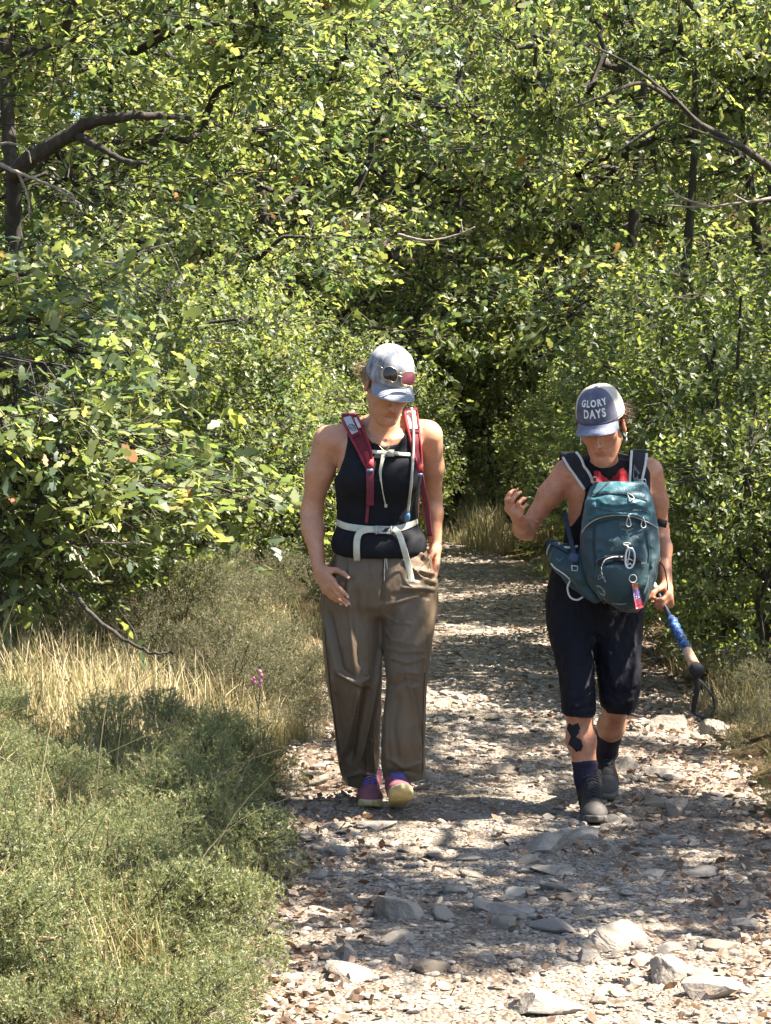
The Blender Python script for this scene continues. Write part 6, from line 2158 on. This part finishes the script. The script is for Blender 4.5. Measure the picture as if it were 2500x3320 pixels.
    body = empty('pack_body', P(2010, 1780, Yp) - np.array(bag.location)); body.parent = bag
    MB().add(V, Q[~low]).build('lid', teal, body)
    MB().add(V, Q[low]).build('main_panel', tealD, body)
    class _S:            # the sculpted pack surface, looked up from the front
        pass
    gu, gv = up_, vp_
    frontm = vnormals(V, Q)[:, 1] < -.05
    FV, FU, FVv = V[frontm], up_[frontm], vp_[frontm]
    def onp(u, v, off=.003):
        k = np.argmin((FU - u) ** 2 + (FVv - v) ** 2)
        return P(u, v, FV[k][1] - off)
    def pline(name, pts, r, mat_, off=.002, n=30, par=None):
        c = relax_line(np.array([onp(u, v, off) for u, v in catmull(np.array(pts, float), n)]), 3)
        mb = MB(); mb.add(*tube_arrays(c, r, 6)); return mb.build(name, mat_, par or bag)
    pline('zip', [(1886, 1728), (1903, 1704), (1937, 1682), (1986, 1671), (2050, 1674), (2108, 1697), (2132, 1712)], .0022, greyp, .002, 50)
    pline('seam', [(1926, 1690), (1921, 1760), (1928, 1840)], .0018, tealD, .001)
    pline('seam', [(2092, 1700), (2104, 1780), (2102, 1830)], .0018, tealD, .001)
    pline('seam', [(1925, 1640), (1950, 1652), (2000, 1658), (2060, 1654), (2100, 1660)], .0016, tealD, .001, 40)
    pline('zip', [(1916, 1612), (1960, 1600), (2030, 1605), (2098, 1624)], .0022, blackm, .001, 40)
    # stretch pocket on the front, lower panel with printed leaves
    pc = [(1924, 1836), (1975, 1838), (2040, 1832), (2080, 1828), (2104, 1826)]
    pockL = [(1930, 1836), (1928, 1880), (1946, 1935), (1990, 1968), (2030, 1978)]
    gridu = np.linspace(0, 1, 26); gridv = np.linspace(0, 1, 22)
    PV = []
    for b in gridv:
        for a in gridu:
            v_ = 1836 - 10 * a + b * (150 - 34 * (2 * a - 1) ** 2 - 6 * a)
            ul = np.interp(v_, [1836, 1880, 1930, 1965, 1986], [1926, 1926, 1942, 1975, 2010])
            ur = np.interp(v_, [1826, 1870, 1920, 1950, 1986], [2106, 2100, 2082, 2070, 2046])
            p = onp(ul + (ur - ul) * a, v_, .005 + .012 * math.sin(math.pi * a) ** .6 * (1 - b) ** .5)
            PV.append(p)
    PV = np.array(PV).reshape(22, 26, 3)
    for _ in range(3):
        PV[1:-1, 1:-1] = PV[1:-1, 1:-1] * .4 + .15 * (PV[2:, 1:-1] + PV[:-2, 1:-1] + PV[1:-1, 2:] + PV[1:-1, :-2])
    i = np.arange(21)[:, None] * 26; j = np.arange(25)[None, :]
    pocket = MB().add(PV.reshape(-1, 3), np.stack([i + j, i + j + 1, i + 27 + j, i + 26 + j], -1).reshape(-1, 4)).build('stretch_pocket', tealD, bag)
    def onpk(u, v, off=.002):
        k = np.argmin((to_px(PV.reshape(-1, 3))[0] - u) ** 2 + (to_px(PV.reshape(-1, 3))[1] - v) ** 2)
        return P(u, v, PV.reshape(-1, 3)[k][1] - off)
    # dark mouth of the pocket with a cable in it
    mb = MB()
    c = np.array([onp(u, v, .002) for u, v in catmull(np.array([(1935, 1828), (1975, 1812), (2030, 1812), (2080, 1822)], float), 16)])
    mb.add(*ribbon_arrays(c, (0, -1, 0), [.012] + [.022] * 14 + [.010], .003)); mb.build('pocket_mouth', blackm, bag)
    pline('cable', [(1950, 1838), (1962, 1816), (1990, 1806), (2018, 1806)], .0022, pale, .010)
    for leaf in ([(1950, 1838), (1952, 1862), (1964, 1890), (1958, 1868), (1940, 1880), (1944, 1862), (1962, 1884)], [(1932, 1898), (1950, 1904), (1961, 1930), (1958, 1912), (1934, 1900), (1944, 1922), (1962, 1930)], [(1934, 1918), (1944, 1938), (1962, 1958), (1958, 1934), (1946, 1926)]):
        c = np.array([onpk(u, v, .0026) for u, v in catmull(np.array(leaf, float), 26)])
        mb = MB(); mb.add(*tube_arrays(relax_line(c, 1), .0006, 4)); mb.build('printed_leaf', pale, bag)
    pline('printed_line', [(1985, 1957), (2010, 1959), (2030, 1957)], .0007, pale, .012)
    # brand print and emblem (arc with rays)
    tv, tt = text_arrays('OSPREY', .024)
    p0 = onp(2033, 1697, .004); k0 = 965.0
    out = np.array([onp(2033 + x * k0 * .62, 1697 - y * k0 * .62 + 2 + 40 * (x ** 2) * 10, .0035) for x, y, _ in tv])
    MB().add(out, None, tt).build('lettering', plain_mat('print_sage', (.22, .27, .24), .6), bag)
    mb = MB()
    sage = plain_mat('print_sage2', (.22, .27, .24), .6)
    a = np.linspace(math.radians(200), math.radians(340), 18)
    def E_(x, y): return onp(2033 + x, 1706 + y, .0035)
    mb.add(*tube_arrays(np.array([E_(25 * math.cos(q), -16 * math.sin(q) - 2) for q in a]), .0008, 4))
    for q in np.linspace(math.radians(215), math.radians(325), 9):
        mb.add(*tube_arrays(np.array([E_(17 * math.cos(q), -10 * math.sin(q)), E_(23 * math.cos(q), -15 * math.sin(q) - 1)]), .0006, 4))
    mb.add(*tube_arrays(np.array([E_(-5, 10), E_(0, 22), E_(5, 10), E_(2, 16), E_(-4, 24), E_(6, 24)]), .0007, 4))
    mb.build('emblem', sage, bag)
    # zip pulls: pale teardrop loops
    for u, v, hgt in ((2046, 1598, 22), (2038, 1672, 36), (2086, 1678, 34)):
        c = [(u, v), (u - 7, v + hgt * .6), (u - 6, v + hgt * .9), (u, v + hgt), (u + 7, v + hgt * .9), (u + 7, v + hgt * .6), (u, v)]
        if hgt == 22:
            c = [(u - 12, v), (u - 8, v + 14), (u + 2, v + 22), (u + 10, v + 18), (u + 4, v + 8), (u - 12, v)]
        pline('zip_pull', c, .0020, greyp, .008, 30)
    # straps over the shoulders with pale piping
    comb = f.copy()
    sl_ = comb._sl(t.lo, t.lo + t.h * t.n, 0)
    XX, YY, ZZ = np.meshgrid(comb.ax[0][sl_[0]], comb.ax[1][sl_[1]], comb.ax[2][sl_[2]], indexing='ij')
    comb.D[sl_] = np.minimum(comb.D[sl_], t.sample(np.stack([XX.ravel(), YY.ravel(), ZZ.ravel()], -1)).reshape(XX.shape))
    for pts, w, ytop, vl in (([(1846, 1476), (1868, 1505), (1890, 1540), (1912, 1578)], [.060, .062, .056, .048], Y0 - .10, 1520), ([(2072, 1468), (2068, 1500), (2062, 1540), (2058, 1575)], [.062, .062, .056, .050], Y0 - .10, 1515)):
        mb = MB()
        Q3, N = strap(mb, comb, pts, Y0 - .2, w, .012, .011, 30, (vl, ytop))
        mb.build('shoulder_strap', strapb, bag)
        hw = np.interp(np.linspace(0, 1, 30), np.linspace(0, 1, 4), w) / 2 - .004
        S = nrm(np.cross(nrm(np.gradient(Q3, axis=0)), N))
        for s in (-1, 1):
            mb = MB(); mb.add(*ribbon_arrays(Q3 + S * (hw * s)[:, None] + N * .006, N, .0095, .003)); mb.build('piping', pale, bag)
        a0 = Q3[0]
        mb = MB(); mb.add(*ribbon_arrays(catmull(np.array([a0 - np.array([0, 0, .006]), a0 + np.array([0, .02, .006]), a0 + np.array([0, .06, .0]), a0 + np.array([0, .12, -.06])]), 12), np.array([[0, -.8, .7]] * 3 + [[0, 0, 1]] * 5 + [[0, .6, .6]] * 4), w[0], .009)); mb.build('strap_top', strapb, bag)
    # grey pocket flap on the strap at the right
    greyf = cloth_mat('flap_grey', (.10, .10, .115), (.16, .16, .175), 40, .7)
    pa = np.array([comb.on(u, v, Y0 - .2, .022) for u, v in ((2056, 1505), (2072, 1530), (2086, 1534), (2074, 1556), (2058, 1568), (2052, 1545))])
    V2 = np.vstack([pa, pa + np.array([0, .004, 0])])
    MB().add(V2, [[0, 1, 4, 5], [1, 2, 3, 4], [6, 7, 10, 11], [7, 8, 9, 10]] + [[q, (q + 1) % 6, 6 + (q + 1) % 6, 6 + q] for q in range(6)]).build('strap_flap', greyf, bag, smooth=False)
    for u, v in ((1925, 1555), (2084, 1563)):
        p = onp(u, v + 14, .01)
        p = P(u, v, p[1])
        mb = MB(); a = [(-.011, .007), (.009, .010), (.012, -.006), (-.008, -.010), (-.011, .007)]
        mb.add(*tube_arrays(np.array([p + np.array([x, 0, z]) for x, z in a]), .0022, 5)); mb.build('buckle', greyp, bag)
    # haul loop cord at the top left of the lid
    pline('cord', [(1930, 1582), (1922, 1596), (1930, 1604), (1944, 1592), (1960, 1576), (1972, 1566)], .0018, strapb, .006)
    # hip wing on the left of the picture: padded fin with emblem, webbing, side buckle
    wf = Field((P(1760, 1800, Y0)[0], Y0 - .36, .72), (P(1935, 1800, Y0)[0], Y0 + .02, 1.12), .005)
    wf.chain([P(1792, 1782, Y0 - .09), P(1835, 1812, Y0 - .17), P(1892, 1848, Y0 - .24)], [.040, .052, .058], .03, 'add', ((.35, -1, .2), .45))
    wf.chain([P(1862, 1870, Y0 - .20), P(1930, 1930, Y0 - .25)], [.040, .030], .03, 'add', ((.3, -1, .2), .5))
    V, Q = wf.mesh()
    V = relax(V, Q, 2)
    V = V + vnormals(V, Q) * (fbm(V * 26, 3, 61) * .003)[:, None]
    MB().add(V, Q).build('hip_wing', tealD, bag)
    def onw(u, v, off=.003):
        return wf.on(u, v, Y0 - .2, off)
    def wline(name, pts, r, mat_, off=.002, n=24):
        mb = MB(); mb.add(*tube_arrays(relax_line(np.array([onw(u, v, off) for u, v in catmull(np.array(pts, float), n)]), 2), r, 6)); mb.build(name, mat_, bag)
    wline('piping', [(1786, 1826), (1800, 1842), (1830, 1862), (1848, 1878)], .0030, pale, .001)
    wline('zip', [(1782, 1766), (1810, 1776), (1848, 1800)], .002, blackm, .002)
    mb = MB()
    for q in np.linspace(math.radians(195), math.radians(345), 7):
        c_ = (1814, 1808)
        mb.add(*tube_arrays(np.array([onw(c_[0] + 6 * math.cos(q), c_[1] - 6 * math.sin(q), .003), onw(c_[0] + 13 * math.cos(q), c_[1] - 13 * math.sin(q), .003)]), .0008, 4))
    mb.build('emblem', sage, bag)
    mb = MB(); c = np.array([P(1828, 1655, Y0 - .06), P(1838, 1695, Y0 - .12), P(1848, 1740, Y0 - .19), P(1862, 1800, Y0 - .245), P(1866, 1830, Y0 - .27)])
    mb.add(*ribbon_arrays(catmull(c, 14), (-.3, -1, .2), .017, .003)); mb.build('webbing', cloth_mat('webbing_slate', (.02, .03, .05), (.04, .055, .08), 50), bag)
    blue = cloth_mat('pouch_blue', (.03, .05, .11), (.05, .08, .16), 30, .6)
    iv, it = ico(2)
    iv2 = iv * (1 + .12 * fbm(iv * 2, 2, 7))[:, None]
    kc = P(1860, 1808, Y0 - .278)
    kv = iv2 / np.abs(iv2).max(1, keepdims=True) ** .7
    MB().add(kv * np.array([.018, .006, .016]) @ np.array([[.96, 0, -.28], [0, 1, 0], [.28, 0, .96]]) + kc, None, it).build('webbing_keeper', blue, bag)
    p = P(1863, 1842, Y0 - .29)
    mb = MB(); mb.add(*tube_arrays(np.array([p + np.array([x, 0, z]) for x, z in ((-.010, .009), (.010, .007), (.010, -.009), (-.009, -.008), (-.010, .009))]), .0024, 5)); mb.build('buckle', greyp, bag)
    c = np.array([P(1850, 1880, Y0 - .235), P(1840, 1905, Y0 - .24), P(1848, 1935, Y0 - .245), P(1870, 1945, Y0 - .25), P(1890, 1936, Y0 - .245)])
    mb = MB(); mb.add(*tube_arrays(catmull(c, 24), .0032, 6)); mb.build('elastic_loop', pale, bag)
    mb = MB(); mb.add(*tube_arrays(catmull(np.array([P(1812, 1760, Y0 - .15), P(1822, 1772, Y0 - .17), P(1850, 1775, Y0 - .20), P(1874, 1770, Y0 - .20)]), 14), .0045, 6)); mb.build('piping', pale, bag)
    c = np.array([P(1784, 1764, Y0 - .14), P(1776, 1780, Y0 - .15), P(1772, 1800, Y0 - .15)])
    mb = MB(); mb.add(*tube_arrays(catmull(c, 10), .0028, 6)); mb.build('zip_pull', cloth_mat('pull_sand', (.35, .32, .22), (.5, .46, .33), 50), bag)
    # right edge: compression strap end, pole loops
    mb = MB(); mb.add(*box_arrays(P(2146, 1696, Yp + .02), (.016, 0, -.004), (0, .012, 0), (.003, 0, .013))); mb.build('strap_end', strapb, bag)
    c = np.array([P(2122, 1812, Yp - .02), P(2134, 1806, Yp - .03), P(2140, 1814, Yp - .03), P(2130, 1824, Yp - .03), P(2120, 1820, Yp - .02)])
    mb = MB(); mb.add(*tube_arrays(catmull(c, 18), .0034, 6)); mb.build('pole_loop', pale, bag)
    c = np.array([P(2136, 1820, Yp - .02), P(2152, 1838, Yp - .02), P(2162, 1880, Yp - .01), P(2166, 1930, Yp + .02)])
    mb = MB(); mb.add(*tube_arrays(catmull(c, 18), .0026, 6)); mb.build('pole_cord', strapb, bag)

    # ---------------- things clipped to or tucked into the pack
    # carabiner
    cb = empty('carabiner', P(2038, 1810, Yp - .15), 'pale grey clip hanging on the front of the teal backpack', 'carabiner')
    o0 = onp(2030, 1763, .006)
    mb = MB(); a = np.linspace(0, 2 * math.pi, 21)
    mb.add(*tube_arrays(np.array([onp(2032 + 11 * math.cos(q), 1764 + 4 * math.sin(q), .006) for q in a]), .0020, 5, False)); mb.build('lash_loop', greyp, bag)
    Yc = onp(2040, 1810, .016)[1]
    oval = [(2036, 1777), (2050, 1780), (2058, 1800), (2055, 1828), (2044, 1842), (2032, 1838), (2028, 1820), (2030, 1795), (2036, 1777)]
    mb = MB(); mb.add(*tube_arrays(np.array([P(u, v, Yc) for u, v in catmull(np.array(oval, float), 40)]), .0036, 7, False)); mb.build('clip_frame', steel, cb)
    mb = MB(); mb.add(*tube_arrays(np.array([P(u, v, Yc) for u, v in ((2041, 1782), (2040, 1800), (2036, 1818), (2034, 1836))]), .0022, 6))
    mb.add(*tube_arrays(np.array([P(u, v, Yc) for u, v in ((2032, 1816), (2042, 1812), (2052, 1818))]), .0028, 6))
    mb.add(*tube_arrays(np.array([P(u, v, Yc) for u, v in ((2036, 1834), (2043, 1826), (2050, 1834))]), .0026, 6)); mb.build('clip_gate', steel, cb)
    mb = MB(); mb.add(*tube_arrays(np.array([P(2032, 1768, Yc + .006), P(2037, 1776, Yc), P(2040, 1784, Yc)]), .0030, 6)); mb.build('clip_hook', steel, cb)
    # patterned key fob on a ring
    fob = empty('key_fob', P(2068, 1920, Yp - .13), 'patterned red and blue fabric fob on a ring hanging from teal backpack', 'key fob')
    Yf = min(onp(2056, 1880, .012)[1], onp(2070, 1930, .012)[1]) - .012
    mb = MB(); mb.add(*tube_arrays(np.array([P(2052 + 12 * math.cos(q), 1876 + 13 * math.sin(q), Yf + .004 * math.cos(q)) for q in a]), .0016, 5, False)); mb.build('split_ring', steel, fob)
    fm, nt, bs, _ = mat_new('fob_pattern')
    vor = nt.nodes.new('ShaderNodeTexVoronoi'); vor.inputs['Scale'].default_value = 95
    tc = nt.nodes.new('ShaderNodeTexCoord'); nt.links.new(tc.outputs['Object'], vor.inputs['Vector'])
    gr = nt.nodes.new('ShaderNodeSeparateXYZ'); nt.links.new(tc.outputs['Object'], gr.inputs[0])
    mp = nt.nodes.new('ShaderNodeMapRange'); mp.inputs[1].default_value = -.045; mp.inputs[2].default_value = .045
    nt.links.new(gr.outputs['Z'], mp.inputs[0])
    base_c = ramp(nt, [(0, (.42, .02, .03)), (.30, (.35, .03, .05)), (.40, (.05, .05, .16)), (.68, (.14, .13, .28)), (.80, (.50, .16, .05)), (1, (.45, .20, .08))], mp.outputs[0])
    dots = ramp(nt, [(0, (.75, .70, .72)), (.18, (.6, .5, .5)), (.24, (0, 0, 0)), (.42, (0, 0, 0)), (.46, (.10, .03, .05)), (1, (0, 0, 0))], vor.outputs['Distance'])
    nt.links.new(mixcol(nt, base_c.outputs[0], dots.outputs[0], 1.0, 'ADD'), bs.inputs['Base Color'])
    bs.inputs['Roughness'].default_value = .8
    cs = [P(2048, 1888, Yf), P(2068, 1892, Yf), P(2088, 1968, Yf - .004), P(2062, 1975, Yf - .004)]
    nrow, ncol = 9, 5
    G_ = []
    for b in np.linspace(0, 1, nrow):
        for a_ in np.linspace(0, 1, ncol):
            l_ = cs[0] * (1 - b) + cs[3] * b; r_ = cs[1] * (1 - b) + cs[2] * b
            G_.append(l_ * (1 - a_) + r_ * a_ + np.array([0, .004 * math.sin(b * 5) - .002 * math.sin(a_ * math.pi), 0]))
    G_ = np.array(G_)
    i = np.arange(nrow - 1)[:, None] * ncol; j = np.arange(ncol - 1)[None, :]
    Q0 = np.stack([i + j, i + j + 1, i + ncol + 1 + j, i + ncol + j], -1).reshape(-1, 4)
    cen = G_.mean(0)
    fob.location = tuple(cen)
    kk = len(G_)
    eg = [(q, q + 1) for q in range(ncol - 1)] + [(q * ncol + ncol - 1, (q + 1) * ncol + ncol - 1) for q in range(nrow - 1)] + [(kk - 1 - q, kk - 2 - q) for q in range(ncol - 1)] + [((q + 1) * ncol, q * ncol) for q in range(nrow - 1)]
    for ch in list(fob.children):
        ch.location = (0, 0, 0); ch.matrix_parent_inverse = Matrix.Identity(4)
        ch.data.transform(Matrix.Translation(Vector((P(2068, 1920, Yp - .13) - cen).tolist())))
    MB().add(np.vstack([G_, G_ + np.array([0, .005, 0])]), np.vstack([Q0, Q0 + kk, [[e0, e1, e1 + kk, e0 + kk] for e0, e1 in eg]])).build('fabric_tab', fm, fob)
    # red bandana tucked in behind the lid
    bd_m = cloth_mat('bandana_red', (.28, .004, .010), (.44, .035, .04), 120, .8, 900, .3, 0, None, .3, .6)
    nu, nv = 30, 14
    G_ = []
    for b in np.linspace(0, 1, nv):
        for a_ in np.linspace(0, 1, nu):
            u = 1925 + 118 * a_
            tv_ = np.interp(a_, [0, .12, .30, .45, .55, .72, .84, .93, 1], [1528, 1524, 1546, 1553, 1546, 1524, 1514, 1535, 1562])
            v = tv_ + (1585 - tv_) * b
            p = P(u, v, Yp + .030 - .035 * math.sin(a_ * 9.5 + 1) * .45 - .015 * b)
            G_.append(p)
    G_ = np.array(G_)
    G_ = G_ + np.stack([fbm(G_ * 60, 3, s_) * .006 for s_ in (1, 2, 3)], -1)
    i = np.arange(nv - 1)[:, None] * nu; j = np.arange(nu - 1)[None, :]
    Q0 = np.stack([i + j, i + j + 1, i + nu + 1 + j, i + nu + j], -1).reshape(-1, 4)
    ob = MB().add(G_, Q0).build('bandana', bd_m, origin=P(1985, 1560, Yp + .02))
    tag(ob, 'crumpled red bandana tucked under chin behind top of teal backpack', 'bandana')

    # ---------------- trekking pole carried by its shaft, handle forward and down
    pole = empty('trekking_pole', grip, 'blue trekking pole with cork grip and black strap carried handle down', 'trekking pole')
    dark = plain_mat('pole_shaft', (.04, .05, .07), .35, .3)
    wrap, nt, bs, _ = mat_new('wrap_camo_blue')
    vor = noise_node(nt, 75, 3, .6)
    r = ramp(nt, [(.36, (.010, .020, .060)), (.45, (.02, .07, .20)), (.55, (.05, .16, .36)), (.66, (.35, .50, .66))], vor.outputs[0], 'CONSTANT')
    nt.links.new(r.outputs[0], bs.inputs['Base Color']); bs.inputs['Roughness'].default_value = .6
    cork = cloth_mat('cork', (.36, .22, .13), (.50, .34, .22), 90, .9, 400, .5)
    L_ = np.linalg.norm(poleB - poleA)
    at = lambda s_: poleA + (poleB - poleA) * s_
    mb = MB(); mb.add(*tube_arrays(np.array([poleA - pd * .42, at(.25), at(.46)]), [.006, .008, .009], 10)); mb.build('shaft', dark, pole)
    mb = MB(); mb.add(*tube_arrays(np.array([at(.05), at(.13)]), [.0098, .0098], 12)); mb.build('shaft_collar', plain_mat('collar_pale', (.6, .64, .66), .35), pole)
    mb = MB(); mb.add(*tube_arrays(np.array([at(-.05), at(.05)]), [.0092, .0092], 12)); mb.build('shaft_collar', plain_mat('collar_blue', (.02, .16, .28), .35), pole)
    ss = np.linspace(.44, .80, 60)
    rr = .0175 + .0022 * np.sin(ss * 95) + .0012 * np.sin(ss * 41)
    mb = MB(); mb.add(*tube_arrays(np.array([at(q) for q in ss]), rr, 16)); mb.build('grip_wrap', wrap, pole)
    mb = MB(); mb.add(*tube_arrays(np.array([at(q) for q in (.79, .84, .92, .97)]), [.0170, .0180, .0185, .0200], 16)); mb.build('cork_grip', cork, pole)
    iv, it = ico(3)
    mb = MB(); mb.add(iv * np.array([.026, .024, .026]) * (1 + .06 * fbm(iv * 2, 2, 3))[:, None] + at(1.02), None, it); mb.build('knob', blackm, pole)
    for c_, w_, mt in (([(2258, 2185), (2262, 2225), (2252, 2275), (2248, 2310)], [.016, .020, .022, .016], blackm), ([(2248, 2308), (2264, 2322), (2294, 2322), (2316, 2300), (2312, 2262), (2290, 2228), (2262, 2200)], [.008] * 7, strapb)):
        c = catmull(np.array([P(u, v, poleB[1] + .01 * i_) for i_, (u, v) in enumerate(c_)]), 30)
        mb = MB(); mb.add(*ribbon_arrays(c, (.3, -1, .35), np.interp(np.linspace(0, 1, 30), np.linspace(0, 1, len(w_)), w_), .003)); mb.build('wrist_strap', mt, pole)
    return person
build_left_walker()
build_right_walker()
